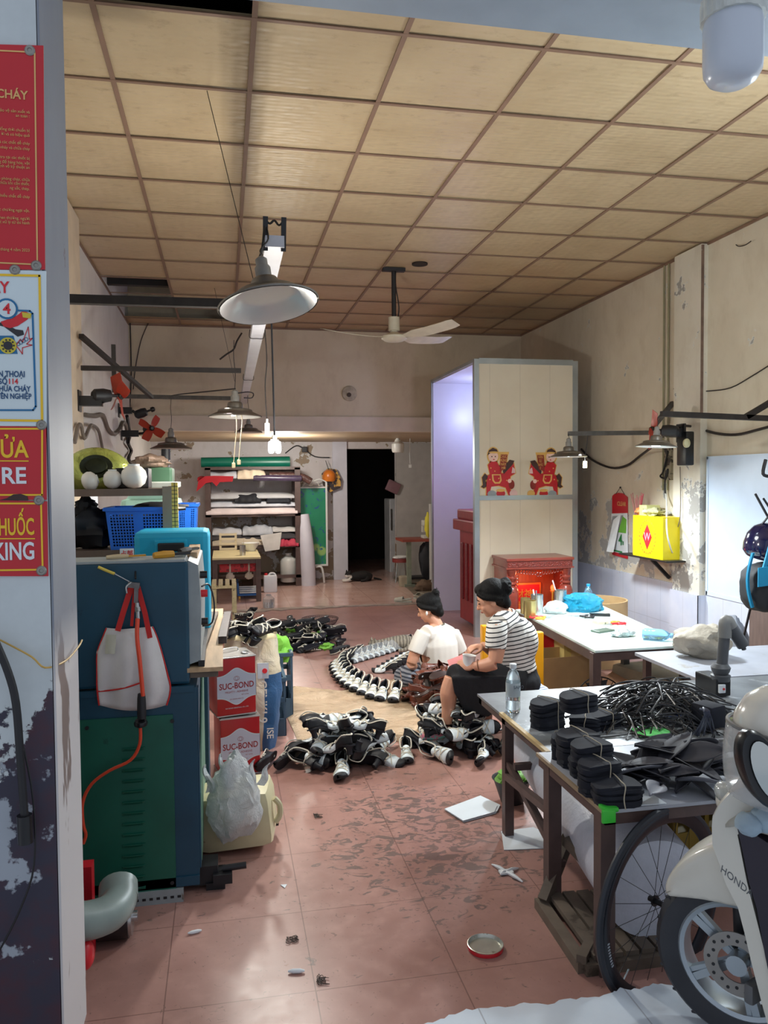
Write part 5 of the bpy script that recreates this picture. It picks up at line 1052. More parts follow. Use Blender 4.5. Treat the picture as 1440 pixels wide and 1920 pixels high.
cable('black wires and plug on the rear wall left of the pier', [PY(535, 850, 13.75), PY(555, 836, 13.75), PY(570, 842, 13.75), PY(590, 856, 13.75), PY(618, 858, 13.72)], .01, BLK)
q = PY(571, 843, 13.7); m = MB(); m.box(q, (.09, .08, .09), None, .01); tag(m.build('black_adapter', BLK, None), 'small black adapter box on the rear wall', 'adapter')
t = thing('white_fridge', 'white fridge just inside the dark doorway', 'fridge', PZ(738, 1062)); a, b = PY(731, 1060, 14.6), PY(760, 935, 14.6)
m = MB(); m.bb((a.x, 14.6, 0), (b.x, 15.1, b.z), .02); m.build('cabinet_body', mat('fridge_white', (190, 192, 196), .35), t); m = MB(); m.bb((a.x+.02, 14.57, .8), (a.x+.04, 14.6, 1.2)); m.build('handle', STEELG, t)

# ================================================================ REAR RIGHT: SEWING CORNER
SW_Y = 12.5; q0, q1 = PY(755, 1012, SW_Y), PY(812, 1012, SW_Y); zs = q0.z
SLEG = mat('sewing_leg', (130, 138, 122), .5, var=.2)
t = thing('sewing_table', 'sewing machine table with a brown-red top in the rear right corner', 'table', ((q0.x+q1.x)/2, SW_Y+.3, 0))
m = MB(); m.bb((q0.x, SW_Y, zs-.04), (q1.x+.5, SW_Y+.55, zs)); m.build('tabletop', mat('top_redbrown', (150, 74, 60), .45), t)
m = MB(); m.bb((q0.x+.08, SW_Y+.03, 0.05), (q0.x+.15, SW_Y+.1, zs-.04)); m.bb((q0.x+.03, SW_Y+.0, 0), (q0.x+.2, SW_Y+.5, .05)); m.build('leg', SLEG, t)
m = MB(); m.bb((q0.x+.6, SW_Y+.03, 0.05), (q0.x+.67, SW_Y+.1, zs-.04)); m.build('leg', SLEG, t); m = MB(); m.bb((q0.x+.1, SW_Y+.1, .12), (q0.x+.65, SW_Y+.4, .15)); m.build('treadle', BLK, t)
t = thing('sewing_machine', 'white sewing machine head on the rear table', 'sewing machine', (q1.x-.1, SW_Y+.25, zs)); WM = mat('machine_white', (214, 214, 206), .35)
m = MB(); x = q1.x-.12; m.bb((x, SW_Y+.15, zs), (x+.4, SW_Y+.35, zs+.05), .01); m.bb((x+.28, SW_Y+.18, zs+.05), (x+.4, SW_Y+.32, zs+.25), .02); m.bb((x, SW_Y+.18, zs+.2), (x+.4, SW_Y+.32, zs+.3), .02); m.bb((x, SW_Y+.2, zs+.1), (x+.07, SW_Y+.3, zs+.2)); m.build('head', WM, t)
a = PY(808, 945, SW_Y-.1); m = MB(); m.bar((a.x, SW_Y-.05, 0), (a.x, SW_Y-.05, a.z), .03); tag(m.build('white_pole', BULBW, None), 'thin white pole standing at the booth edge by the sewing table', 'pole')
m = MB(); q = PY(803, 985, SW_Y+.05); m.ell(q, (.06, .05, .2), jit=.3); tag(m.build('yellow_cloth', mat('cloth_yellow', (206, 196, 60), .7), None, True), 'yellow cloth hanging over the sewing machine', 'cloth')
m = MB(); q = PY(800, 1050, SW_Y+.1); m.ell(q, (.13, .1, .3), jit=.4, seed=3); tag(m.build('dark_trousers', mat('dark_cloth', (40, 42, 48), .8), None, True), 'dark clothes hanging below the sewing table top', 'clothes')
q = PZ(752, 1078); q.y = 13.2; q.x = PY(752, 1078, 13.2).x; q.z = 0; zq = PY(752, 1047, 13.2).z
t = thing('stool', 'round stool with a dark red seat and chrome legs by the sewing table', 'stool', q); m = MB(); m.cyl((q.x, q.y, zq-.06), (q.x, q.y, zq), .15); m.build('seat', mat('seat_darkred', (130, 52, 50), .5), t, True)
for k in range(4):
    a = pi/4+k*pi/2; m = MB(); m.cyl((q.x+.12*cos(a), q.y+.12*sin(a), zq-.06), (q.x+.17*cos(a), q.y+.17*sin(a), 0), .012); m.build('leg', CHR, t, True)
m = MB(); m.ell((q.x, q.y, zq+.02), (.14, .1, .035), jit=.2); tag(m.build('towel', BULBW, None, True), 'folded white towel on the dark red stool', 'towel')
q = PZ(758, 1100); m = MB(); m.box(q+V((0, 0, .09)), (.16, .14, .18), None, .02); tag(m.build('beige_pot', mat('beige_pot', (170, 160, 140), .6, col2=(90, 80, 70), thr=.6), None), 'grubby beige box on the floor by the stool', 'box')
m = MB(); q = PZ(800, 1110); m.ell(q+V((0, .1, .07)), (.16, .12, .1), jit=.5); tag(m.build('brown_rag', mat('rag_brown', (100, 80, 64), .8, bump=.4), None, True), 'brown rag heap on the floor before the sewing table', 'rag')
# dark earthy patch under it
m = MB(); A = [PZ(x, y, .009) for x, y in ((735, 1082), (760, 1080), (812, 1080), (812, 1140), (790, 1130), (766, 1105))]; m.prism([(p.x, p.y) for p in A][::-1], (0, 0, .009), (1, 0, 0), (0, 1, 0), .004); st(m.build('trim_10', mat('bare_cement', (116, 106, 94), .8, var=.3, scale=8), origin=(0, 0, 0)))
# sandals
def sandal(label, p, rot):
    t = thing('sandal', label, 'sandal', p); SD = mat('sandal_grey', (176, 176, 164), .55, var=.1); pr = [(.045*sin(pi*min(1, max(0, (i+.7)/12)))**.45*(1 if i < 6 else .86), -.13+.26*i/11) for i in range(12)]
    m = MB(); m.prism([(x, y) for x, y in pr]+[(-x, y) for x, y in pr[::-1]], (0, 0, 0), (1, 0, 0), (0, 1, 0), .03); m.build('sole', SD, t, world=False)
    m = MB(); m.grid(lambda u, v: V((.05*cos(pi*u), .0+.12*v, .03+.055*sin(pi*u)*(1-.45*v))), 10, 5, .006); m.build('strap', SD, t, True, world=False); m = MB(); m.tube([(-.048, .0, .045), (-.04, -.09, .055), (0, -.12, .06), (.04, -.09, .055), (.048, 0, .045)], .008, 6); m.build('heel_band', SD, t, True, world=False)
    t.rotation_euler = (0, 0, rot); return t
sandal('grey clog sandal lying on the rear floor, the left one of two', PZ(756, 1130), rad(60)); sandal('grey sandal tilted beside the other clog near the booth corner', PZ(785, 1122), rad(-40))

# booth inside: altar cabinet with pink lit ornament
ALT = mat('altar_red', (140, 32, 38), .35, var=.15, scale=10); WR = mat('rosewood', (134, 58, 46), .32, var=.2, scale=9, coat=.3, stretch=(1, 1, 4))
bx = PX(868, 960, 2.9); y0_ = 8.6
t = thing('altar_cabinet', 'tall dark red altar cabinet inside the booth', 'cabinet', (3.3, 8.9, 0))
za = PY(878, 958, 8.7).z
m = MB(); m.bb((2.82, 8.45, 0.05), (3.8, 9.35, za-.25), .01); m.build('body', ALT, t); m = MB(); m.bb((2.76, 8.43, za-.25), (3.85, 9.45, za-.12), .015); m.bb((2.8, 8.45, za-.12), (3.8, 9.4, za), .02); m.build('top', ALT, t)
for k in range(5): m = MB(); m.bb((2.80, 8.5+k*.17, .3), (2.825, 8.58+k*.17, za-.4), .01); m.build('carved_panel', mat('altar_carving', (110, 22, 30), .4, bump=.5, bscale=60), t)
m = MB(); random.seed(4)
q = V((2.86, 8.62, za))
for k in range(26): m.ell(q+V((rnd(-.05, .06), rnd(-.08, .1), .03+.27*k/26+rnd(-.01, .01))), rnd(.012, .024), n=8, m=6)
m.build('crystal_flower', mat('pink_glow', (240, 120, 240), .3, emit=2.2, emitcol=(220, 70, 240)), tag(thing('led_ornament', '', '', q), 'glowing pink crystal flower ornament on the altar cabinet', 'ornament'), True)

# ================================================================ RIGHT: WORK TABLE, ALTAR, WALL THINGS
TZ4 = .62
FL, FR, BR, BL = V((2.353, 4.773, TZ4)), V((3.04, 4.79, TZ4)), V((3.28, 6.65, TZ4)), V((2.44, 6.45, TZ4))
g = G('pale_tabletop', .35); g.col(g.mix(g.step(g.noise(5, 6, .65), .35, .7), (204, 226, 220), (226, 238, 232))); PT = g.m
t = thing('work_table', 'pale-topped work table on dark steel legs beside the two women', 'table', (2.8, 5.7, 0))
m = MB(); m.prism([(p.x, p.y) for p in (FL, FR, BR, BL)], (0, 0, TZ4-.015), (1, 0, 0), (0, 1, 0), .015); m.build('tabletop', PT, t)
i_ = lambda p: p+(V((2.78, 5.7, TZ4))-p).normalized()*.035
m = MB()
for a, b in ((FL, FR), (FR, BR), (BR, BL), (BL, FL)): a, b = i_(a), i_(b); m.bar(a+V((0, 0, -.045)), b+V((0, 0, -.045)), .04, .06)
m.build('frame_rail', DARKW, t)
for p in (FL, FR, BR, BL): p = i_(p); m = MB(); m.bb((p.x-.028, p.y-.028, 0), (p.x+.028, p.y+.028, TZ4-.02)); m.build('leg', DARKW, t)
for p in (PZ(1168, 1235, .5), PZ(1230, 1232, .5)):
    m = MB(); m.bb((p.x-.025, 5.4, .1), (p.x+.02, 5.45, TZ4-.05)); m.build('inner_strut', mat('strut_grey', (88, 90, 86), .5), t)
def T(x, y, dz=0.): return PZ(x, y, TZ4+dz)
def can_r(label, x, y, r, h, mt, name='steel_cup', cat='cup', sticks=()):
    q = T(x, y); t = thing(name, label, cat, q); m = MB(); m.lathe([(r*.96, 0), (r, .01), (r, h), (r*.93, h), (r*.93, .02), (.001, .015)], q, (0, 0, 1), 24, cap=False); m.build('cup_body', mt, t, True, angle=50)
    for dx, dy, hh, mm in sticks: m = MB(); m.tube([q+V((0, 0, .02)), q+V((dx, dy, hh))], .006, 6, smooth=False); m.build('stick', mm, t)
    return t
BRS = mat('brass_can', (196, 176, 120), .3, .85, var=.1)
can_r('brass-coloured tin nearest the woman at the left end of the work table', 994, 1158, .05, .14, BRS)
can_r('taller steel tin at the table end holding a grey-handled tool', 1007, 1153, .05, .17, CHR, sticks=((.0, .02, .2, mat('tool_grey', (120, 116, 120), .4)), (-.03, .01, .21, BULBW)))
can_r('small brass tin wedged between the two tins at the table end', 985, 1150, .04, .13, BRS)
can_r('steel tin with a white straw before the red-lit altar', 1051, 1143, .052, .17, CHR, sticks=((-.06, .03, .25, mat('straw_pink', (226, 190, 190), .4)),))
q = T(1042, 1150); m = MB(); m.ell(q+V((0, 0, .045)), (.1, .08, .055), jit=.35, seed=2, n=20); tag(m.build('white_plastic_bag', BAG, None, True, angle=30), 'small crumpled white plastic bag on the work table by the straw tin', 'bag')
g = G('blue_film', .22); g.col(g.mix(g.noise(7), (0, 150, 206), (30, 190, 226))); g.b.inputs['Transmission Weight'].default_value = .3; g.bump(g.noise(12, 6, .7, dist=1.5), 1., .03); BF = g.m
q = T(1090, 1146); m = MB(); b2 = bmesh.new(); bmesh.ops.create_icosphere(b2, subdivisions=4, radius=1)
for v in b2.verts: k = 1+.25*noise.noise(v.co*1.8+V((3, 0, 0)))+.12*noise.noise(v.co*5); v.co = V((v.co.x*.19*k, v.co.y*.15*k, max(-.6, v.co.z)*.085*k*(1+.5*max(0, -v.co.x))))
m.merge(b2, Matrix.Translation(q+V((.03, .05, .055)))); tag(m.build('blue_plastic_bag', BF, None, True, angle=30), 'bright blue plastic bag lying on the work table', 'bag')
def bottle(label, q, r, h, cap, mt, rot=None, lab=None):
    t = thing('water_bottle', label, 'bottle', q); pr = [(r*.85, 0), (r, .012), (r, h*.2), (r*.95, h*.22), (r, h*.24), (r, h*.6), (r*.97, h*.66), (r*.7, h*.82), (r*.42, h*.88), (r*.4, h*.92)]
    m = MB(); m.lathe(pr, (0, 0, 0), (0, 0, 1), 24); m.build('bottle_body', mt, t, True, world=False, angle=60); m = MB(); m.lathe([(r*.46, h*.91), (r*.48, h), (r*.4, h*1.005)], (0, 0, 0), (0, 0, 1), 20); m.build('cap', cap, t, True, world=False)
    if lab: m = MB(); m.lathe([(r*1.01, h*.33), (r*1.012, h*.62)], (0, 0, 0), (0, 0, 1), 24, cap=False); m.build('wrapper', lab, t, True, world=False)
    if rot: t.rotation_euler = rot
    return t
PETB = mat('pet_blue', (150, 200, 230), .08, trans=.85, var=.02); PET = mat('pet_clear', (226, 236, 240), .06, trans=.9, var=.02)
bottle('clear bottle with a light blue cap standing behind the blue bag', T(1103, 1138, 0), .036, .2, mat('cap_blue', (30, 150, 210), .4), PETB)
bottle('pale blue bottle lying on its side at the near right of the work table', T(1205, 1188, .04), .04, .2, PETB, PETB, (rad(90), 0, rad(52)))
def scissors(label, q, rot, c1, c2, s=1.):
    t = thing('scissors', label, 'scissors', q); R = lambda r, cx, cy: [V((cx+r*cos(2*pi*k/14), cy+r*.75*sin(2*pi*k/14), .012)) for k in range(15)]
    for c, cx, cy, nm in ((c1, -.05, .028, 'grip'), (c2, -.05, -.028, 'grip')): m = MB(); m.tube(R(.032, cx, cy), .007, 6); m.tube([V((-.02, cy*.7, .012)), V((.02, 0, .012))], .007, 6); m.build(nm, c, t, True, world=False)
    for sg in (1, -1): m = MB(); m.prism([(0, -.008), (.12, sg*.012), (.0, .008)], (.02, 0, .008+.003*sg), (1, 0, 0), (0, 1, 0), .003); m.build('blade', CHR, t, world=False)
    t.rotation_euler = (0, 0, rot); t.scale = (s, s, s); return t
scissors('red and yellow handled scissors by the tins at the table end', T(1018, 1160), rad(20), LRED, YH, 1.2)
scissors('red and yellow handled scissors near the middle right of the work table', T(1150, 1172), rad(200), LRED, YH, 1.1)
scissors('open black scissors lying before the blue bag', T(1092, 1158), rad(150), BLKG, BLKG, 1.1)
m = MB(); a, b = T(1105, 1152, .012), T(1144, 1153, .012); m.bar(a, b, .03, .02); tag(m.build('black_cutter', BLKG, None), 'long black cutter handle lying by the blue bag', 'cutter')
m = MB(); q = T(1125, 1166, .012); m.box(q, (.09, .1, .022), Euler((0, 0, .1)).to_matrix()); tag(m.build('thread_box', mat('box_cream', (206, 200, 170), .5, col2=(90, 90, 84), thr=.6, scale=30), None), 'small cream box of needles on the work table', 'box')
m = MB(); q = T(1130, 1182, .008); m.box(q, (.16, .09, .012), Euler((0, 0, .35)).to_matrix(), .004); tag(m.build('phone', mat('phone_olive', (84, 100, 86), .3), None), 'dark olive phone lying on the work table', 'phone')
m = MB(); q = T(1168, 1188, .02); m.ell(q, (.09, .05, .025), jit=.5, n=20, seed=9); tag(m.build('foil_bag', mat('foil_bag', (180, 190, 190), .15, .5, var=.3, scale=30, bump=.6), None, True, angle=30), 'crinkled clear bag of studs beside the olive phone', 'bag')
# round cardboard tub behind the table
q = PZ(1140, 1165, .45); CB = mat('cardboard', (186, 156, 112), .75, var=.12, scale=5); CBD = mat('cardboard_dark', (120, 92, 62), .8, var=.15)
q = V((3.42, 6.95, 0)); m = MB(); m.lathe([(.30, 0), (.30, .60), (.285, .60), (.285, .02)], q, (0, 0, 1), 32, cap=False); tag(m.build('cardboard_tub', CB, None, True, angle=50), 'round cardboard tub standing behind the work table by the wall', 'tub')

# small altar lit red inside
AY = 7.85; a, b = PY(950, 1048, AY), PY(1077, 1048, AY); ax0, ax1, az = a.x, b.x, a.z
t = thing('house_altar', 'carved rosewood house altar glowing red inside, before the booth', 'altar', ((ax0+ax1)/2, AY+.2, 0)); aw = ax1-ax0
m = MB(); m.bb((ax0, AY, az-.03), (ax1, AY+.48, az), .006); m.bb((ax0+.015, AY+.015, az-.10), (ax1-.015, AY+.47, az-.03)); m.bb((ax0, AY+.005, az-.115), (ax1, AY+.475, az-.1)); m.build('roof_slab', WR, t)
CW2 = mat('rosewood_carving', (120, 46, 38), .4, var=.3, scale=60, bump=.8, bscale=70)
m = MB(); m.bb((ax0+.02, AY+.011, az-.092), (ax1-.02, AY+.016, az-.04)); m.build('carved_frieze', CW2, t)
for xx in (ax0+.02, ax1-.05): m = MB(); m.bb((xx, AY+.05, .0), (xx+.03, AY+.45, az-.11)); m.build('side_board', WR, t)
m = MB(); m.bb((ax0+.03, AY+.43, .0), (ax1-.03, AY+.46, az-.11)); m.build('back_board', mat('altar_back', (176, 90, 54), .45, var=.15, stretch=(6, 1, 1)), t)
m = MB(); m.bb((ax0+.0, AY, .0), (ax1, AY+.46, .22)); m.build('plinth', WR, t)
for sx in (ax0+.075, ax1-.075):
    m = MB(); m.lathe([(.06, .22), (.06, .27), (.045, .29), (.07, .4), (.072, .56), (.06, .60), (.035, .62), (.055, .64), (.035, .66), (.055, .70), (.035, .72), (.06, az-.12)], (sx, AY+.055, 0), (0, 0, 1), 20); m.build('turned_pillar', WR, t, True)
# pierced carving: scrolls of thin bars under the roof
m = MB(); random.seed(8)
for k in range(16):
    cx = ax0+.14+(aw-.28)*k/15; cz = az-.165+.03*(abs(k-7.5)/7.5)**2-.02*(k in (7, 8)); r_ = .022
    m.tube([V((cx+r_*cos(j*.9)*(1-j*.09), AY+.04, cz+r_*1.4*sin(j*.9)*(1-j*.09))) for j in range(8)], .005, 5)
for sx, s in ((ax0+.13, 1), (ax1-.13, -1)):
    for k in range(7):
        cz = az-.2-.035*k; m.tube([V((sx+s*.012*cos(j*.9)*(1.2-k*.08), AY+.04, cz+.016*sin(j*.9))) for j in range(7)], .0045, 5)
m.bb((ax0+.12, AY+.03, az-.125), (ax1-.12, AY+.05, az-.115)); m.build('pierced_carving', WR, t, True)
m = MB(); m.bb((ax0+.18, AY+.38, .25), (ax1-.22, AY+.40, .60)); m.build('inner_frame', mat('altar_gold', (222, 130, 50), .35, .3), t)
m = MB(); m.bb((ax0+.2, AY+.37, .27), (ax1-.24, AY+.385, .58)); m.build('red_tablet', mat('tablet_red', (200, 20, 30), .35), t)
GOL = mat('gilt', (232, 176, 70), .3, .6)
text('lettering', '財神', GOL, (ax0+.225, AY+.368, .44), (1, 0, 0), (0, 0, 1), .11, t, .002, bold=.002); text('lettering', '土地', GOL, (ax0+.225, AY+.368, .31), (1, 0, 0), (0, 0, 1), .11, t, .002, bold=.002)
REDG = mat('altar_lamp', (255, 60, 30), .4, emit=7, emitcol=(255, 50, 20))
for x in (ax1-.16, ax0+.17):
    q = V((x, AY+.2, .22)); t2 = thing('altar_candle', 'small red electric candle lit inside the altar, %s side' % ('right' if x > ax0+.3 else 'left'), 'candle', q)
    m = MB(); m.lathe([(.03, 0), (.012, .02), (.012, .28), (.03, .31)], q, (0, 0, 1), 14); m.build('stem', GOL, t2, True); m = MB(); m.ell(q+V((0, 0, .34)), (.022, .022, .035)); m.build('flame_bulb', REDG, t2, True)
lamp('altar_light', (ax0+aw/2, AY+.16, .62), 1.6, (1, .3, .14), 'POINT', .03)

# stickers on the booth front
def sticker(label, cx, flip, words):
    s = -1 if flip else 1; YY = BY0-.002; o = PY(cx, 932, YY); k = .0024*1.0*(8.36/8.36)
    t = thing('wall_sticker', label, 'sticker', V((o.x, YY, o.z))); u = 8.36*1.0/1494*1.02
    def sh(nm, pts, mt, d): m = MB(); m.prism([(x*s*u, z*u) for x, z in pts][::s], (o.x, YY-d, o.z), (1, 0, 0), (0, 0, 1), .0006); m.build(nm, mt, t)
    def el(nm, x, z, rx, rz, mt, d, n=18): sh(nm, [(x+rx*cos(2*pi*k/n), z+rz*sin(2*pi*k/n)) for k in range(n)], mt, d)
    GO = mat('sticker_gold', (222, 176, 96), .4); SR = mat('sticker_red', (190, 20, 36), .4); SF = mat('sticker_skin', (236, 200, 186), .5); HB = mat('sticker_brown', (66, 40, 36), .5); PK = mat('sticker_pink', (226, 190, 190), .5); GY = mat('sticker_grey', (150, 160, 166), .5); DR = mat('sticker_darkred', (140, 40, 30), .5)
    el('gold_edge', -13, 80, 13, 17, GO, .0002); base_ = sh
    def sh(nm, pts, mt, d):
        if nm in ('horse', 'tail', 'rider_robe', 'scroll'):
            n_ = len(pts); ou = []
            for i_, p_ in enumerate(pts):
                a_, b_ = V(pts[i_-1]), V(pts[(i_+1) % n_]); t_ = (b_-a_).normalized(); n2_ = V((t_.y, -t_.x))
                cx_ = sum(q[0] for q in pts)/n_; cz_ = sum(q[1] for q in pts)/n_; n2_ = n2_ if n2_.dot(V((p_[0]-cx_, p_[1]-cz_))) > 0 else -n2_
                ou.append((p_[0]+n2_.x*1.8, p_[1]+n2_.y*1.8))
            base_('gold_edge', ou, GO, .0002)
        base_(nm, pts, mt, d)
    sh('horse', [(-27, 2), (-22, 1), (-17, 20), (-2, 22), (12, 18), (19, 1), (24, 2), (20, 26), (22, 40), (32, 46), (28, 66), (20, 70), (12, 62), (8, 46), (-14, 46), (-24, 42), (-27, 26)], SR, .001)
    sh('mane', [(12, 62), (20, 72), (30, 70), (26, 62), (16, 52), (8, 44), (6, 50)], HB, .0018); sh('muzzle', [(24, 46), (32, 46), (31, 54), (26, 58)], PK, .0018)
    sh('tail', [(-24, 40), (-30, 46), (-36, 38), (-34, 24), (-38, 20), (-32, 17), (-27, 22), (-29, 32)], HB, .0018)
    sh('saddle', [(-16, 44), (2, 44), (4, 32), (0, 26), (-10, 26), (-15, 32)], GO, .0018); sh('saddle_cloth', [(-13, 42), (0, 42), (1, 33), (-2, 29), (-9, 29), (-12, 33)], SR, .0024)
    sh('rider_robe', [(-24, 62), (-16, 70), (-6, 68), (4, 52), (2, 44), (-20, 44)], SR, .003)
    el('face', -13, 78, 10, 10, SF, .0036); sh('hair', [(-25, 80), (-22, 90), (-14, 95), (-6, 92), (-3, 85), (-12, 86), (-20, 84)], HB, .0042); el('hat_band', -12, 86, 10, 2, GO, .0048)
    for ex in (-16, -9): el('eye', ex, 78, 1.2, 1.4, HB, .0046, 8)
    el('mouth', -12, 72.5, 1.8, .9, SR, .0046, 8)
    sh('scroll', [(0, 50), (12, 54), (16, 84), (2, 84)], DR, .0042); sh('scroll_top', [(-1, 82), (18, 82), (19, 87), (-2, 87)], GO, .0048)
    for j, w_ in enumerate(words): text('lettering', w_, GO, V((o.x+(7.5 if s > 0 else -8.8)*u+0.0, YY-.0056, o.z+(75.5-j*7.4)*u)), (1, 0, 0), (0, 0, 1), 7.5*u, t, .0003, 'CENTER', sx=.62)
    el('treasure_bowl', 2, 7, 9, 7, SR, .0024); el('bowl_rim', 2, 13, 9, 3, GO, .003); el('cloud', -16, 6, 9, 7, GY, .0024); el('flower_ball', 28, 7, 8, 7, PK if not flip else GO, .0024); el('lantern', 24, 24, 6, 9, DR, .0024); el('blossom', 20, 31, 4, 4, SF, .003)
    for fx, fz in ((-20, 34), (-10, 50), (-2, 36), (14, 32), (-18, 56)): el('gold_dot', fx, fz, 1.3, 1.3, GO, .0036, 8)
sticker('left red sticker of a boy riding a red horse with a scroll', 937, False, ['CHÚC', 'MỪNG', 'NĂM', 'MỚI'])
sticker('right red sticker of a rider on a red horse facing left', 1021, True, ['VẠN', 'SỰ', 'NHƯ', 'Ý'])

# calendar, incense, yellow box on the right wall
def W(x, y, d=.0): return PX(x, y, X2-d)
t = thing('wall_calendar', 'red-backed tear-off calendar with white and green pages on the right wall', 'calendar', W(1162, 1045))
A = [W(x, y, .006) for x, y in ((1148, 930), (1152, 926), (1160, 924), (1168, 925), (1177, 932), (1177, 1048), (1148, 1040))]
def yz(m, pts, x, th): m.prism([(p.y, p.z) for p in pts], (x, 0, 0), (0, 1, 0), (0, 0, 1), -th); return m
m = MB(); yz(m, A, X2-.004, .004).build('backing_board', RED, t)
m = MB(); m.tube([W(1154, 927, .01), W(1163, 914, .02), W(1171, 927, .01)], .003, 5, smooth=False); m.ell(W(1163, 914, .01), .01); m.build('hanger', BLK, t)
m = MB(); yz(m, [W(x, y, .02) for x, y in ((1146, 963), (1175, 962), (1176, 1040), (1147, 1034))], X2-.01, .008).build('page_block', WHP, t)
m = MB(); yz(m, [W(x, y, .03) for x, y in ((1147, 968), (1167, 966), (1158, 998), (1143, 1000))], X2-.02, .002).build('photo_page', mat('page_grey', (150, 156, 160), .5, col2=(150, 60, 80), thr=.6, scale=25), t)
m = MB(); P_ = [W(1165, 962, .02), W(1150, 1036, .06), W(1137, 1034, .09), W(1150, 975, .04)]; m.poly(P_); o = m.build('curled_page', WHP, t); o.modifiers.new('t', 'SOLIDIFY').thickness = .001
GRP = mat('page_green', (40, 130, 70), .5); m = MB(); yz(m, [W(x, y, .03) for x, y in ((1166, 968), (1173, 974), (1172, 1000), (1158, 998))], X2-.020, .002).build('green_print', mat('page_lime', (110, 180, 60), .5), t)
m = MB(); yz(m, [W(x, y, .03) for x, y in ((1148, 1030), (1165, 1034), (1165, 1037), (1148, 1033))], X2-.020, .002).build('green_footer', GRP, t)
q = W(1163, 1022, .024); text('numeral', '4', GRP, q+V((0, .0, 0)), (0, -1, 0), (0, 0, 1), .17, t, .001, 'CENTER', .004); q = W(1150, 943, .012); text('lettering', 'CLEAR', GLD, W(1157, 948, .0125), (0, -1, 0), (0, 0, 1), .065, t, .001, bold=.001)
text('numeral', '8', GRP, W(1168, 1022, .024), (0, -1, 0), (0, 0, 1), .06, t, .001, 'CENTER')
SHF = mat('black_shelf', (40, 38, 38), .5, .3)
wy0, wy1 = W(1190, 1035).y, W(1262, 1035).y; sz = W(1195, 1044, .02).z; sz = PX(1190, 1038, X2-.15).z
t = thing('wall_shelf', 'small black wire shelf bracket under the yellow box', 'shelf', (X2-.1, (wy0+wy1)/2, sz-.1))
by0 = PX(1190, 1030, X2-.22).y; by1 = PX(1246, 1045, X2-.22).y
m = MB(); m.bb((X2-.26, by1-.1, sz-.015), (X2, by0+.25, sz)); m.build('board', SHF, t); m = MB(); m.bar((X2-.02, by1+.25, sz-.2), (X2-.2, by1+.25, sz-.02), .03); m.bar((X2-.02, by1-.02, sz-.2), (X2-.02, by1-.02, sz), .03); m.build('bracket', SHF, t)
YB_ = mat('yellow_box', (240, 222, 20), .35, var=.03); t = thing('yellow_box', 'bright yellow carton with a red diamond on the wall shelf', 'box', (X2-.13, (by0+by1)/2, sz)); zt_b = PX(1192, 966, X2-.24).z
m = MB(); m.bb((X2-.24, by1, sz), (X2-.02, by0, zt_b), .004); m.build('carton', YB_, t)
cy_ = (by0+by1)/2; cz_ = (sz+zt_b)/2; hh = (zt_b-sz)/2
m = MB(); m.prism([(cy_-.085, cz_), (cy_, cz_-hh*.62), (cy_+.085, cz_), (cy_, cz_+hh*.62)], (X2-.241, 0, 0), (0, 1, 0), (0, 0, 1), -.001); m.build('red_diamond', LRED, t)
text('lettering', 'W', mat('diamond_pink', (240, 170, 190), .4), (X2-.243, cy_, cz_-.035), (0, -1, 0), (0, 0, 1), .11, t, .0005, 'CENTER')
OR2 = mat('box_orange_print', (222, 150, 40), .4)
for k in range(26):
    a = 2*pi*k/26; m = MB(); m.ell((X2-.2415, cy_+.145*cos(a), cz_+hh*.8*sin(a)), (.001, .010+.006*(k % 3 == 0), .012), n=8, m=6); m.build('wreath_print', OR2, t)
q = V((X2-.13, by0-.12, zt_b)); m = MB(); m.box(q+V((0, 0, .05)), (.14, .14, .1)); tag(m.build('small_carton', mat('carton_pale', (214, 214, 150), .5), None), 'small pale carton on top of the yellow box', 'box')
m = MB(); m.ell(q+V((.0, .12, .04)), (.08, .07, .04), jit=.3); tag(m.build('orange_packet', mat('packet_orange', (226, 150, 90), .5), None, True), 'orange and yellow packet at the left on the yellow box', 'packet')
m = MB(); m.ell(q+V((-.02, -.12, .035)), (.09, .12, .04), jit=.6, seed=3, n=20); tag(m.build('packet_bag', mat('packet_bag', (190, 190, 150), .2, var=.4, scale=25, bump=.5), None, True, angle=30), 'clear bag of odds on the right of the yellow box', 'bag')
q = V((X2-.12, by0+.12, sz)); t = thing('incense_holder', 'gold jar of pink incense sticks beside the yellow box', 'incense holder', q); m = MB(); m.lathe([(.05, 0), (.055, .05), (.05, .27), (.055, .3)], q, (0, 0, 1), 18); m.build('jar', mat('jar_gold', (206, 176, 110), .4), t, True)
random.seed(6)
for k in range(18): m = MB(); m.tube([q+V((0, 0, .25)), q+V((rnd(-.06, .06), rnd(-.09, .09), rnd(.52, .62)))], .003, 5, smooth=False); m.build('incense_stick', mat('incense_pink', (206, 96, 110), .6), t)
cable('white power cord hanging in front of the yellow box', [W(1246, 905, .03), W(1250, 940, .05), W(1250, 990, .27), W(1255, 1020, .27), W(1262, 1040, .1)], .007, BULBW)
cable('thin grey cord running down the column face', [PX(1275, 875, 4.12), PX(1276, 920, 4.12), PX(1275, 970, 4.11), PX(1268, 1000, 4.12), PX(1265, 1030, 4.12)], .004, GC)
cable('black cords and plug tangled beside the fan housing', [W(1252, 845, .05), W(1249, 862, .04), W(1243, 885, .04), W(1238, 893, .04), W(1248, 897, .04), W(1252, 880, .05), W(1247, 900, .04), W(1247, 925, .04)], .009, BLK)
m = MB(); a, b = W(1250, 838, .005), W(1262, 900, .005); m.bb((X2-.03, min(a.y, b.y), b.z), (X2, max(a.y, b.y), a.z)); tag(m.build('socket_box', mat('socket_dirty', (150, 140, 120), .6, col2=(60, 54, 50), thr=.5, scale=20), None), 'grimy socket box sunk beside the column under the fan', 'socket')

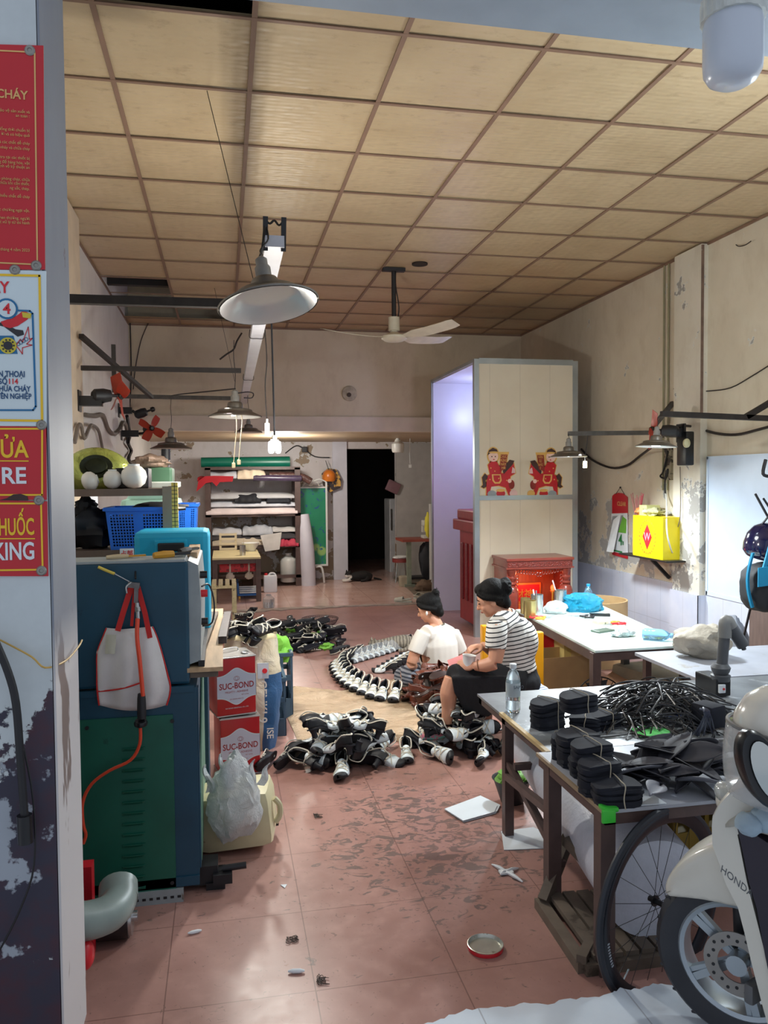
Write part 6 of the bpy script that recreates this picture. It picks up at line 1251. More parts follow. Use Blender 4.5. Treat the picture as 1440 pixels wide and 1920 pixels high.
# under and around the work table
YC = mat('yellow_plastic', (226, 156, 20), .4, var=.1)
a, b = PY(1003, 1290, 5.5), PY(1020, 1185, 5.5); m = MB(); m.bb((a.x, 5.5, .0), (b.x, 5.56, b.z), .01); t = thing('yellow_stand', 'upright yellow plastic stand between the striped-shirt woman and the table', 'stand', (a.x, 5.53, 0)); m.build('upright', YC, t)
a, b = PY(903, 1222, 5.6), PY(915, 1172, 5.6); m = MB(); m.bb((a.x, 5.58, 0), (b.x, 5.64, b.z), .01); m.build('upright', YC, t); m = MB(); m.bb((a.x, 5.56, .2), (PY(1005, 1200, 5.5).x, 5.6, .26)); m.build('crossbar', YC, t)
def carton(label, c, d, rot=0., mt=CB, flaps=True):
    t = thing('cardboard_box', label, 'box', c); x, y, z = d; m = MB()
    for a, b in (((-x/2, -y/2, 0), (x/2, -y/2+.006, z)), ((-x/2, y/2-.006, 0), (x/2, y/2, z)), ((-x/2, -y/2, 0), (-x/2+.006, y/2, z)), ((x/2-.006, -y/2, 0), (x/2, y/2, z)), ((-x/2, -y/2, 0), (x/2, y/2, .006))): m.bb(a, b)
    m.build('carton_body', mt, t, world=False)
    if flaps:
        for s in (-1, 1): m = MB(); m.box((s*(x/2+.05), 0, z+.03), (.12, y, .005), Euler((0, s*-.6, 0)).to_matrix()); m.build('flap', mt, t, world=False)
    t.rotation_euler = (0, 0, rot); return t
carton('open brown cardboard box behind the yellow stand under the table', (2.55, 5.9, 0), (.42, .36, .36), .1)
q = PY(1035, 1215, 6.2); m = MB(); m.bb((q.x-.2, 6.2, .15), (q.x+.22, 6.25, .56)); tag(m.build('red_board', mat('board_red', (190, 24, 40), .4), None), 'red board with a white figure standing under the far end of the table', 'board')
m = MB(); q = PY(1075, 1235, 6.0); m.bb((q.x-.08, 6.0, 0), (q.x+.14, 6.2, .45)); tag(m.build('pale_carton', mat('carton_yellow', (206, 186, 120), .6), None), 'pale yellow carton under the middle of the work table', 'box')
q = V((2.58, 5.15, .18)); t = thing('floor_fan', 'small black caged fan on the floor under the work table', 'fan', (2.58, 5.2, 0)); nn = V((-.5, -.85, .1)).normalized(); ux = nn.orthogonal().normalized(); uy = nn.cross(ux)
for k in range(24): a = 2*pi*k/24; m = MB(); d = ux*cos(a)+uy*sin(a); m.tube([q+nn*.05+d*.03, q+nn*.045+d*.1, q+d*.16, q-nn*.05+d*.1], .0022, 4); m.build('cage_wire', BLK, t)
m = MB(); m.tube([q+(ux*cos(2*pi*k/24)+uy*sin(2*pi*k/24))*.16 for k in range(25)], .005, 6, smooth=False); m.build('cage_ring', BLK, t)
for k in range(3): a = 2*pi*k/3; d = ux*cos(a)+uy*sin(a); s = nn.cross(d); m = MB(); m.grid(lambda u, v: q+d*(.02+.11*u)+s*((v-.5)*.1*(.5+u))+nn*((v-.5)*.03), 5, 3, .003); m.build('blade', mat('blade_smoke', (50, 56, 66), .3), t, True)
m = MB(); m.lathe([(.05, -.12), (.06, -.05), (.03, 0)], q, nn, 16); m.build('motor', BLK, t, True); m = MB(); m.cyl((2.58, 5.22, 0), (2.58, 5.22, .02), .1); m.cyl((2.58, 5.22, .02), (2.58, 5.22, .14), .02); m.build('stand', BLK, t, True)
pl = [PZ(1130, 1262, .30), PZ(1185, 1258, .30), PZ(1218, 1272, .22), PZ(1180, 1308, .15)]
m = MB(); vs = [V((2.55, 5.2, .26)), V((2.95, 5.6, .28)), V((3.25, 5.25, .24)), V((2.85, 4.55, .20))]; m.poly(vs); o = m.build('plywood_sheet', mat('plywood', (206, 160, 130), .6, var=.08), None); o.modifiers.new('t', 'SOLIDIFY').thickness = .012; tag(o, 'pinkish plywood sheet leaning under the work table', 'plywood')
carton('low cardboard box propping the plywood under the table', (2.95, 5.3, 0), (.4, .35, .2), .3, CBD, False)
m = MB(); m.box((3.0, 5.0, .06), (.5, .3, .12), None, .01); tag(m.build('dark_crate_box', mat('box_darkbrown', (84, 56, 46), .7), None), 'dark brown box on the floor below the plywood', 'box')
m = MB(); m.ell((2.78, 5.0, .12), (.16, .14, .12), jit=.4, seed=5, n=20); tag(m.build('clear_bag', mat('clear_bag', (190, 186, 170), .25, trans=.3, var=.2, bump=.4), None, True, angle=30), 'clear plastic bag of scraps by the near leg of the work table', 'bag')
m = MB(); m.ell((2.95, 4.85, .1), (.2, .15, .1), jit=.4, seed=6, n=20); tag(m.build('yellowish_bag', mat('bag_yellowish', (170, 164, 110), .4, var=.2, bump=.4), None, True, angle=30), 'yellowish bag on the floor right of the clear bag', 'bag')
m = MB(); m.ell((2.42, 4.9, .05), (.09, .08, .05), jit=.3); tag(m.build('blue_rag', mat('rag_blue', (24, 34, 80), .6), None, True), 'small dark blue bundle on the floor behind the stool', 'cloth')
m = MB(); m.bb((2.2, 4.72, 0), (2.45, 4.95, .10), .008); tag(m.build('grey_box', mat('box_grey', (130, 126, 120), .5), None), 'flat grey box on the floor behind the woman stool', 'box')
# mattress-like grey bundle and sack beyond
m = MB(); m.box((3.45, 5.2, .30), (1.15, .75, .14), Euler((rad(-3), 0, rad(6))).to_matrix(), .05); tag(m.build('padded_sheet', mat('padded_beige', (170, 160, 142), .7, var=.15, bump=.2), None, True), 'thick beige padded sheet folded right of the work table', 'padding')
m = MB(); m.tube([V((3.0, 4.86, .24)), V((3.4, 4.84, .25)), V((3.8, 4.88, .25))], [.05, .065, .05], 14); tag(m.build('grey_roll', mat('roll_grey', (96, 104, 118), .4, var=.15), None, True), 'dark grey rolled sheet along the near edge of the padding', 'roll')
m = MB(); m.bb((2.9, 4.9, 0), (3.95, 5.5, .23)); tag(m.build('low_chest', CBD, None), 'low brown chest under the padded sheet', 'chest')
m = MB(); b2 = bmesh.new(); bmesh.ops.create_icosphere(b2, subdivisions=4, radius=1); sv = PZ(1288, 1280, .72)
for v in b2.verts: v.co = V((v.co.x*.17, v.co.y*.16, v.co.z*.10))*(1+.35*noise.noise(v.co*1.6)+.1*noise.noise(v.co*6))
m.merge(b2, Matrix.Translation((2.98, 4.55, .70))); tag(m.build('grey_sack', mat('sack_grey', (160, 152, 138), .75, var=.2, scale=8, bump=.5), None, True, angle=40), 'crumpled grey-beige sack standing behind the black strips', 'sack')

# pipe stand and switch box, hanging things on the right wall
PI_ = mat('pipe_darkgrey', (84, 86, 90), .45, var=.1); PF = mat('fitting_grey', (130, 130, 128), .5)
sb = PZ(1350, 1305, .6); SBX, SBY = sb.x, sb.y
t = thing('pipe_stand', 'grey plastic pipe with an angled branch rising from a black switch box', 'pipe', (SBX, SBY, .6)); P = lambda x, y, dy=0.: PY(x, y, SBY+dy)
m = MB(); m.tube([P(1351, 1276), P(1359, 1185)], .028, 16, smooth=False); m.build('upright_pipe', PI_, t, True)
m = MB(); m.tube([P(1359, 1195), P(1360, 1170), P(1364, 1165), P(1370, 1176)], .034, 16); m.build('elbow', PF, t, True)
m = MB(); m.tube([P(1366, 1168), P(1393, 1210)], .032, 16, smooth=False); m.tube([P(1392, 1208), P(1395, 1218)], .012, 10, smooth=False); m.build('branch_pipe', PI_, t, True)
m = MB(); m.lathe([(.045, 0), (.05, .03), (.036, .035), (.045, .05), (.05, .07), (.035, .09)], V((P(1351, 1276).x, SBY, P(1351, 1276).z)), (0, 0, 1), 18); m.build('pipe_coupling', PI_, t, True)
a, b = P(1336, 1307), P(1364, 1273); m = MB(); m.bb((a.x, SBY-.03, .605), (b.x, SBY+.16, b.z+.01), .008); m.build('switch_box', BLKG, t)
a, b = P(1348, 1300, -.04), P(1360, 1283, -.04); m = MB(); m.bb((a.x, SBY-.045, a.z), (b.x, SBY-.03, b.z), .004); m.build('switch', WHP, t); m = MB(); q = P(1357, 1292, -.046); m.cyl(q, q+V((0, -.004, 0)), .006, None, 10); m.build('switch_lamp', LRED, t)
# navy helmet, backpack, dark strap bag
hx = 3.75; q = PX(1440, 1020, hx); HN = mat('helmet_navy', (12, 14, 44), .12, var=.05, coat=.6)
t = thing('motorcycle_helmet', 'glossy navy open-face helmet hung high on the right wall', 'helmet', q)
m = MB(); m.lathe([(.001, .15), (.06, .142), (.11, .11), (.145, .05), (.155, -.02), (.15, -.07), (.125, -.1)], q, (.1, -.2, 1), 32, sc=(1, 1.1)); m.build('shell', HN, t, True); m = MB(); m.tube([q+V((-.05, 0, .14)), q+V((-.02, -.03, .2)), q+V((.03, .02, .24)), q+V((-.04, 0, .32))], .008, 6); m.build('strap', BLK, t, True)
m = MB(); m.tube([q+V((-.13, -.1, -.08)), q+V((-.05, -.17, -.12)), q+V((.06, -.17, -.13))], .007, 6); m.build('rim_trim', mat('trim_grey', (96, 96, 104), .4), t, True)
text('lettering', '◎', mat('helmet_print', (130, 130, 160), .4), q+V((-.08, -.17, .0)), (.9, -.3, 0), (0, .1, 1), .06, t, .0008)
q = PX(1432, 1095, hx-.05); TB = mat('pack_teal', (16, 130, 170), .6, var=.15); PB_ = mat('pack_black', (26, 28, 32), .7, var=.2)
t = thing('backpack', 'teal and black backpack hanging below the navy helmet', 'backpack', q+V((0, 0, -.2)))
m = MB(); b2 = bmesh.new(); bmesh.ops.create_icosphere(b2, subdivisions=4, radius=1)
for v in b2.verts: v.co = V((math.copysign(abs(v.co.x)**.7, v.co.x)*.15, math.copysign(abs(v.co.y)**.7, v.co.y)*.13, math.copysign(abs(v.co.z)**.8, v.co.z)*.17))*(1+.08*noise.noise(v.co*3))
m.merge(b2, Matrix.Translation(q+V((0, 0, -.02)))); m.build('main_bag', PB_, t, True)
m = MB(); m.grid(lambda u, v: q+V((-.14+.2*u, -.13-.02*sin(pi*u), .0+.13*v+.03*u)), 6, 4, .01); m.build('front_panel', TB, t, True)
m = MB(); m.grid(lambda u, v: q+V((-.16-.04*sin(pi*u)+.03*v, -.08+.02*v, -.15+.38*u)), 8, 3, .012); m.build('shoulder_strap', TB, t, True)
m = MB(); m.grid(lambda u, v: q+V((-.12+.03*v+.06*u, -.12, .08+.2*u)), 8, 3, .012); m.build('shoulder_strap', TB, t, True)
q = PX(1392, 1175, hx-.1); m = MB(); m.tube([q+V((.06, -.05, .28)), q+V((.03, 0, 0)), q+V((0, 0, -.1))], .022, 8, flat=.4); tag(m.build('hanging_strap', BLK, None, True), 'wide black strap dangling below the backpack', 'strap')
q = PX(1375, 1210, hx+.1); m = MB(); m.ell(q, (.10, .12, .22), jit=.3, n=20); tag(m.build('grey_bag', mat('bag_grey', (140, 146, 158), .5, var=.2, bump=.3), None, True, angle=40), 'grey plastic bag hanging behind the pipe stand', 'bag')
m = MB(); q = PX(1440, 915, hx); m.tube([q+V((-.02, 0, .2)), q+V((-.04, 0, .1)), q+V((.02, 0, .08))], .012, 8); m.bar(q+V((-.1, 0, -.04)), q+V((0, 0, -.2)), .012); tag(m.build('coat_hook', BLK, None), 'black hook and cord above the navy helmet', 'hook')
m = MB(); m.bb((hx+.1, PX(1440, 1200, 4.2).y-.9, 0), (X2-.015, PX(1440, 1200, 4.2).y-.25, 1.0)); tag(m.build('shadow_board', mat('shadow_brown', (96, 78, 72), .6, var=.15, stretch=(1, 6, 1)), None), 'tall brown slab painted as the shadow on the wall below the backpack', 'board')  # added slab, its brown stands for the shadow on the lower wall

# ================================================================ FLOOR: GOLD SHEET, SHOES, ODDS
g = G('gold_foil_cloth', .27, .5); n_ = g.noise(3, 6, .6, dist=1); g.col(g.mix(g.step(n_, .3, .7), (216, 184, 148), (236, 210, 178))); g.bump(g.noise(7, 7, .7, dist=1.5, st=(1, 2.5, 1)), 1., .03); GF = g.m
sheet = [(525, 1300), (548, 1288), (600, 1292), (640, 1296), (700, 1284), (760, 1270), (830, 1285), (868, 1310), (862, 1345), (838, 1372), (800, 1384), (772, 1387), (748, 1392), (720, 1380), (650, 1392), (600, 1402), (562, 1400), (552, 1375), (538, 1345), (528, 1320)]
sp = [PZ(x, y, .0) for x, y in sheet]; cen = sum(sp, V())/len(sp)
m = MB(); NR = 16; rings_ = []
big = []
for a, b in zip(sp, sp[1:]+sp[:1]):
    for k in range(5): big.append(a+(b-a)*k/5)
cv = m.vert(cen+V((0, 0, .012))); prev = None
for r in range(1, NR+1):
    ring = []
    for p in big:
        q = cen+(p-cen)*(r/NR); z = .012+.075*max(0, noise.noise(V((q.x*3.2+q.y*1.2, q.y*4.2, 1))))*(1-(r/NR)**6)+.010*abs(noise.noise(V((q.x*11, q.y*15, 3)))); ring.append(m.vert(V((q.x, q.y, z if r < NR else .004))))
    n = len(ring)
    for i in range(n):
        if prev is None: m.face([cv, ring[i], ring[(i+1) % n]])
        else: m.face([prev[i], ring[i], ring[(i+1) % n], prev[(i+1) % n]])
    prev = ring
tag(m.build('gold_sheet', GF, None, True, angle=180), 'wrinkled shiny gold sheet spread on the floor in front of the seated women', 'sheet')

SBK = mat('shoe_black', (26, 27, 32), .55, var=.25, scale=20); SSO = mat('shoe_sole', (16, 18, 28), .6, var=.2, scale=30); SWH = mat('shoe_white', (226, 236, 240), .5, var=.03); SIN = mat('insole_brown', (84, 68, 58), .7); SLC = mat('lace_cream', (212, 206, 190), .7, var=.05)
SBR = mat('shoe_brown', (92, 44, 30), .35, var=.35, scale=14, bump=.2); SBI = mat('brown_lining', (150, 96, 76), .6)
def lerp_t(tb, y):
    for (a, va), (b, vb) in zip(tb, tb[1:]):
        if y <= b: return va+(vb-va)*max(0, (y-a)/(b-a))
    return tb[-1][1]
def shoe(name, label, cat, up, vamp, lace, lining, hh, dot=True, laces=True, group=None, soleM=SSO):
    t = thing(name, label, cat, (0, 0, 0), group)
    WT_ = [(-.12, .012), (-.112, .024), (-.09, .031), (-.05, .029), (0, .030), (.04, .038), (.075, .041), (.1, .036), (.118, .024), (.126, .006)]
    W = lambda y: lerp_t(WT_, y)
    def zb(y): s = min(1, max(0, (-y+.03)/.09)); return hh*s*s*(3-2*s)+.004+.012*max(0, (y-.07)/.056)**2
    ys = [-.12, -.112, -.1, -.08, -.06, -.04, -.02, 0, .02, .04, .06, .08, .1, .112, .12, .126]
    m = MB(); m.rings([[V((-W(y), y, zb(y))), V((W(y), y, zb(y))), V((W(y), y, zb(y)+.007)), V((-W(y), y, zb(y)+.007))] for y in ys]); so = m.build('sole', soleM, t, True)
    if dot:
        m = MB(); m.cyl((0, -.085, zb(-.085)+.001), (0, -.085, zb(-.085)-.0015), .0075, None, 10); m.build('sole_stud', SWH, so)
    if hh > .02:
        m = MB(); m.lathe([(.016, 0), (.016, .006), (.015, hh*.6), (.022, hh+.002)], (0, -.088, 0), (0, 0, 1), 12, sc=(1.1, 1)); m.build('heel', soleM, t, True)
    # quarter wraps the heel
    def qf(u, v):
        a = -1+2*u; y = -.115+.135*abs(a)**1.6; x = math.copysign(W(y)*1.02, a)*(min(1, abs(a)*1.9)); h = .052-.012*abs(a)+.008*(abs(a) < .2); return V((x*(1-.22*v), y+.008*v*(1-abs(a)), zb(y)+.006+h*v))
    m = MB(); m.grid(qf, 20, 4, .003); m.build('quarter', up, t, True, angle=180)
    m = MB(); m.poly([V((-W(y)*.9, y, zb(y)+.009)) for y in (-.1, -.06, -.02, .02)]+[V((W(y)*.9, y, zb(y)+.009)) for y in (.02, -.02, -.06, -.1)]); m.build('insole', lining, t)
    def vf(u, v, y0=.0, y1=.088):
        y = y0+(y1-y0)*v; a = pi*u; h = .052-.028*((y-.0)/.12) if y < .12 else .02; w_ = W(y)*1.06; return V((-cos(a)*w_, y, zb(y)+.004+h*sin(a)**.75))
    m = MB(); m.grid(lambda u, v: vf(u, v, -.012, .088), 12, 6, .003); vp = m.build('vamp', vamp, t, True, angle=180)
    m = MB(); m.grid(lambda u, v: vf(u, v, .086, .127)*1.0, 12, 5, .003); m.build('toe_cap', up, t, True, angle=180)
    if laces:
        for k, (ya, yb) in enumerate(((-.012, .03), (.03, -.012), (.022, .066), (.066, .022))):
            m = MB(); m.tube([vf(.12+.76*i/6, 0, ya+(yb-ya)*i/6, 1)+V((0, 0, .003)) for i in range(7)], .0042, 6, flat=.6); m.build('lace', lace, t, True)
        m = MB(); m.tube([V((-.02, .0, zb(0)+.05)), V((-.033, -.02, zb(0)+.05)), V((-.033, -.07, zb(-.07)+.056)), V((0, -.112, zb(-.1)+.058)), V((.033, -.07, zb(-.07)+.056)), V((.033, -.02, zb(0)+.05)), V((.02, .0, zb(0)+.05))], .0045, 6, flat=.6); m.build('ankle_strap', lace, t, True)
    return t
hs = shoe('heeled_shoe', 'x', 'shoe', SBK, SWH, SLC, SIN, .042)
fs = shoe('flat_shoe', 'x', 'shoe', SBK, SBK, SLC, SBK, .012)
bs = shoe('brown_shoe', 'x', 'shoe', SBR, SBR, SBI, SBI, .02, laces=False, soleM=mat('brown_sole', (48, 30, 26), .5))
used = {}
def put(proto, loc, rot, label, group=None, sc=1.):
    if proto.name not in used:
        used[proto.name] = 1; proto.location = loc; proto.rotation_euler = rot; proto.scale = (sc,)*3; proto['label'] = label
        if group: proto['group'] = group
        return proto
    return dup(proto, loc, rot, sc, label, group)
def aim(a, b): d = b-a; return -math.atan2(d.x, d.y)
def heap(proto, cx, cy, rx, ry, n, hgt, seed, lab_up, lab_sole, group, psole=.35, sc=1., wild=1.):
    random.seed(seed); c = PZ(cx, cy); pts = []; tries = 0
    while len(pts) < n and tries < 4000:
        tries += 1; a = rnd(0, 2*pi); r = math.sqrt(random.random()); x, y = r*cos(a), r*sin(a); lv = 0 if len(pts) < n*.45 else 1 if len(pts) < n*.78 else 2
        x *= (1, .8, .55)[lv]; y *= (1, .8, .55)[lv]; p = V((c.x+x*rx, c.y+y*ry, lv))
        if any(q[2] == lv and (V((p.x, p.y))-V((q[0], q[1]))).length < .088*sc for q in pts): continue
        pts.append((p.x, p.y, lv))
    for x, y, lv in pts:
        z = lv*hgt; k = random.random(); yaw = rnd(0, 2*pi)
        if k < psole: rot = (pi+rnd(-.4, .4)*wild, rnd(-.5, .5), yaw); z += .085; lb, gg = lab_sole, group+', soles up'
        elif k < psole+.33: rot = (rnd(-.3, .3), random.choice((-1, 1))*rnd(1.0, 1.5), yaw); z += .04; lb, gg = lab_up, group
        else: rot = (rnd(-.35, .5)*wild*(1 if lv else .4), rnd(-.4, .4), yaw); z += .008 if lv == 0 else .02; lb, gg = lab_up, group
        put(proto, (x, y, z), rot, lb, gg, sc)
heap(hs, 650, 1424, .25, .27, 30, .088, 21, 'black heeled shoe with white laced vamp in the central heap by the gold sheet', 'black heeled shoe lying sole up in the central heap by the gold sheet', 'laced heeled shoes in the central heap', .12, 1.12)
heap(hs, 850, 1400, .22, .28, 26, .092, 33, 'black heeled shoe with white laced vamp in the heap before the striped-shirt woman', 'heeled shoe lying sole up in the heap before the striped-shirt woman', 'laced heeled shoes in the right heap', .1, 1.12)
def single(proto, a, b, label, rot2=None, z=0., sc=1., group=None):
    A, B = PZ(*a), PZ(*b); c = (A+B)/2; c.z = z; r = aim(A, B); rr = (0, 0, r) if rot2 is None else (rot2[0], rot2[1], r); return put(proto, c, rr, label, group, sc)
single(hs, (756, 1398), (768, 1448), 'lone black and white heeled shoe standing between the two heaps, toe forward')
single(fs, (520, 1430), (492, 1450), 'black laced shoe lying on its side by the sack, nearer the cans', (0, 1.35), .04)
single(fs, (560, 1425), (525, 1452), 'black laced shoe lying tilted beside the sack, nearer the central heap', (.1, 1.2), .04)
single(hs, (968, 1400), (950, 1425), 'heeled shoe tipped over beside the table leg behind the foam roll', (.2, 1.2), .04)
single(hs, (925, 1425), (905, 1440), 'heeled shoe lying with toe forward at the right edge of the right heap', (0, .9), .03)
# curved double row of finished shoes
toes = [(735, 1322), (700, 1318), (668, 1305), (642, 1290), (624, 1270), (622, 1254), (640, 1240)]; heels = [(760, 1288), (735, 1282), (706, 1274), (680, 1262), (664, 1252), (660, 1243), (672, 1235)]
tp_ = cr([PZ(x, y) for x, y in toes], 8); hp_ = cr([PZ(x, y) for x, y in heels], 8); L = [0]
for a, b in zip(tp_, tp_[1:]): L.append(L[-1]+(b-a).length)
N = 15
for k in range(N):
    s = L[-1]*k/(N-1); i = max(j for j in range(len(L)) if L[j] <= s+1e-9); i = min(i, len(tp_)-1); T_, H_ = tp_[i], hp_[i]; d = (T_-H_).normalized(); c = T_-d*.13; c.z = .012
    put(hs, c, (0, 0, aim(H_, T_)), 'nearest shoe at the open end of the curved row of black and white shoes' if k == 0 else 'black shoe with white vamp standing in the curved row on the gold sheet', None if k == 0 else 'finished shoes lined up in a curved row', 1.12)
a, b = PZ(722, 1262), PZ(772, 1232)
for k in range(7):
    c = a+(b-a)*(k/6); put(hs, (c.x, c.y, 0), (0, 0, rad(62)), 'leftmost shoe with a white vamp in the inner row by the striped trousers' if k == 0 else 'black shoe with cream straps in the short inner row left of the white-shirt woman', None if k == 0 else 'strapped shoes in the short inner row')
a, b = PZ(668, 1240), PZ(765, 1212)
for k in range(11):
    c = a+(b-a)*(k/10); put(hs, (c.x, c.y, 0), (0, 0, rad(150)), 'shoe under clear plastic in the back row beside the tabby cat', 'shoes under clear plastic in the back row')
m = MB()
m.grid(lambda u, v: a+(b-a)*u + V(((v-.5)*.10, (v-.5)*.30, .02+.10*sin(pi*v)**.5+.02*noise.noise(V((u*14, v*5, 2))))), 40, 10)
g = G('clear_film', .12); g.b.inputs['Alpha'].default_value = .28; g.b.inputs['Base Color'].default_value = (.85, .9, .93, 1); g.bump(g.noise(22, 5, .7, dist=1.5), 1., .02)
tag(m.build('plastic_film', g.m, None, True, angle=180), 'crinkled clear plastic film over the back row of shoes', 'film')
# black shoes on the left
heap(fs, 568, 1208, .46, .42, 36, .085, 45, 'black laced shoe with green lining in the long heap behind the sack', 'black shoe lying sole up with a white stud in the long heap behind the sack', 'black shoes in the long heap on the left', .55, 1.1)
heap(fs, 468, 1200, .22, .4, 16, .12, 46, 'black laced shoe at the left end of the long heap, above the sack', 'black shoe sole up at the left end of the long heap, above the sack', 'black shoes at the left end of the heap', .4)
single(fs, (655, 1224), (615, 1230), 'black shoe lying sole up, rightmost of the long heap behind the sack', (pi, .2), .09)
random.seed(9)
for k in range(7):
    q = sc_+V((rnd(-.11, .1), rnd(-.1, .1), .74+rnd(0, .05))); put(fs, q, (rnd(-.4, .4)+(pi if k % 3 == 0 else 0), rnd(-.6, .6), rnd(0, 6)), 'black laced shoe filling the top of the woven sack', 'black shoes in the woven sack')
GRN2 = mat('cloth_120_190_60', (104, 160, 52), .6, bump=.3)
for i, (x, y, lab) in enumerate(((533, 1222, 'scrap of bright green lining on the floor at the front of the long shoe heap'), (548, 1182, 'bright green lining showing at the top left of the long shoe heap'), (598, 1190, 'bright green lining showing at the top middle of the long shoe heap'), (612, 1212, 'bright green lining scrap near the right end of the long shoe heap'))):
    q = PZ(x, y, .03 if i in (0,) else .13); m = MB(); m.ell(q, (.07, .045, .03), jit=.7, seed=i+2); tag(m.build('green_scrap', GRN2, None, True), lab, 'cloth')
heap(bs, 813, 1322, .19, .38, 28, .105, 57, 'brown leather shoe in the heap between the two seated women', 'brown shoe lying sole up in the heap between the two seated women', 'brown shoes between the women', .2, wild=1.3)
# wire fan guards
for (cx, cy, rpx, lab) in ((600, 1169, 35, 'round wire fan guard lying alone on the open floor'), (512, 1180, 46, 'round wire fan guard half hidden behind the long shoe heap')):
    c = PZ(cx, cy+5); r = rpx*c.y/1494; t = thing('fan_guard', lab, 'fan guard', c); WG = mat('guard_wire', (74, 56, 60), .4, .4)
    prof = [(.12, .0), (.6, .0), (.85, .03), (1, .09)]
    for f, z in ((1, .09), (.97, .075), (.5, .0), (.12, .0)): m = MB(); m.tube([c+V((r*f*cos(2*pi*k/32), r*f*sin(2*pi*k/32), z+.004)) for k in range(33)], .004, 5, smooth=False); m.build('ring', WG, t)
    m = MB()
    for k in range(56): a_ = 2*pi*k/56; m.tube([c+V((r*f*cos(a_), r*f*sin(a_), z+.004)) for f, z in prof], .0022, 4, smooth=False)
    o = m.build('radial_wires', WG, t); o['kind'] = 'stuff'
# papers, lid, spacer, scraps
def flat(label, px, z, mt, name, cat, th=.004, jit=0.):
    pts = [PZ(x, y, 0) for x, y in px]; m = MB(); m.prism([(p.x, p.y) for p in pts], (0, 0, z), (1, 0, 0), (0, 1, 0), th); return tag(m.build(name, mt, None), label, cat)
PAP = mat('paper_white', (218, 226, 232), .6, var=.04)
t = thing('paper_stack', 'stack of white paper sheets lying on the floor left of the table leg', 'paper', PZ(885, 1522))
for k, (dx, dy, s) in enumerate(((0, 0, 1), (3, -2, .98), (-2, 1, .97))):
    pts = [PZ(885+(x-885)*s+dx, 1520+(y-1520)*s+dy) for x, y in ((834, 1520), (898, 1496), (936, 1514), (930, 1526), (870, 1543))]; m = MB(); m.prism([(p.x, p.y) for p in pts], (0, 0, .002+k*.004), (1, 0, 0), (0, 1, 0), .003); m.build('sheet', PAP, t)
flat('large white sheet on the floor under the steel table', ((940, 1560), (1000, 1552), (1060, 1580), (1058, 1590), (945, 1595)), .001, PAP, 'paper_sheet', 'paper', .003)
q = PZ(949, 1638); t = thing('plastic_spacer', 'white four-armed plastic spacer on the floor before the table', 'spacer', q)
m = MB(); m.box(q+V((0, 0, .008)), (.06, .035, .008)); m.build('hub', WHP, t)
for x, y in ((922, 1623), (972, 1630), (980, 1656), (938, 1642)):
    p = PZ(x, y); m = MB(); m.tube([q+V((0, 0, .008)), (p+q)/2+V((0, 0, .01)), p+V((0, 0, .006))], [.007, .009, .003], 6); m.build('arm', WHP, t, True)
q = PZ(910, 1778); t = thing('tin_lid', 'round red-rimmed tin lid lying open side up on the front floor', 'lid', q); r = 36*2.74/1494
m = MB(); m.lathe([(r*.98, 0), (r, .004), (r, .016), (r*1.02, .018), (r*.98, .019), (r*.93, .012), (r*.9, .006), (.001, .006)], q, (0, 0, 1), 40); m.build('lid_pan', mat('lid_tin', (190, 190, 180), .3, .7, var=.1, col2=(150, 146, 130), thr=.6, scale=20), t, True, angle=50)
m = MB(); m.lathe([(r*1.005, .001), (r*1.012, .006), (r*1.012, .013), (r*1.0, .015)], q, (0, 0, 1), 40, cap=False); m.build('red_rim', RED, t, True)
def bit(label, a, b, r, name='plastic_plug'): A, B = PZ(*a, r), PZ(*b, r); m = MB(); m.tube([A, A+(B-A)*.3, A+(B-A)*.7, B], [r*.35, r, r, r*.4], 8); tag(m.build(name, WHP, None, True), label, 'plastic plug')
bit('white plastic plug on the floor at the left, near the machine', (352, 1750), (378, 1744), .007); bit('white plastic plug on the floor at the bottom, right of the other', (540, 1821), (571, 1820), .008)
flat('tiny scrap of white paper on the floor in front of the jerrycan', ((526, 1660), (538, 1659), (534, 1666)), .001, PAP, 'paper_scrap', 'paper', .002)
random.seed(12)
for x, y, lab in ((597, 1531, 'dark tangle of thread on the floor, farthest of three'), (548, 1765, 'dark tangle of thread on the floor, left one near the front'), (604, 1839, 'dark tangle of thread on the floor, nearest the camera')):
    q = PZ(x, y); m = MB(); m.tube([q+V((rnd(-.025, .025), rnd(-.03, .03), .003+rnd(0, .004))) for k in range(26)], .0012, 4); tag(m.build('thread_tangle', mat('thread_dark', (70, 58, 50), .7), None), lab, 'thread')

# ================================================================ FRONT RIGHT: STEEL TABLES, CUT PIECES, WHEEL, SCOOTER
TF = .60
def F(x, y, dz=0.): return PZ(x, y, TF+dz)
ZINC = mat('zinc_top', (118, 122, 126), .4, .25, var=.2, scale=7, col2=(160, 164, 168), thr=.58, bump=.03); PALE2 = mat('pale_board_top', (164, 168, 178), .5, var=.08, scale=5, col2=(150, 146, 140), thr=.62)
EDG = mat('wood_edge', (150, 130, 104), .7)
x0, xm = 1.305, 1.29; yA, yB, yC = 2.49, 3.09, 4.02
t = thing('steel_table', 'far low work table with a grey metal top and brown steel legs', 'table', (2.2, 3.55, 0))
m = MB(); m.bb((x0, yB+.005, TF-.012), (3.1, yC, TF)); m.build('tabletop', ZINC, t); m = MB(); m.bar((x0+.008, yB, TF-.006), (x0+.008, yC-.35, TF-.006), .02, .016); m.build('wood_edging', mat('ply_edge', (190, 166, 120), .6), t)
m = MB(); m.bb((x0+.01, yB+.01, TF-.05), (x0+.05, yC, TF-.012)); m.bb((x0+.01, yC-.04, TF-.05), (3.1, yC, TF-.012)); m.build('frame_rail', DARKW, t)
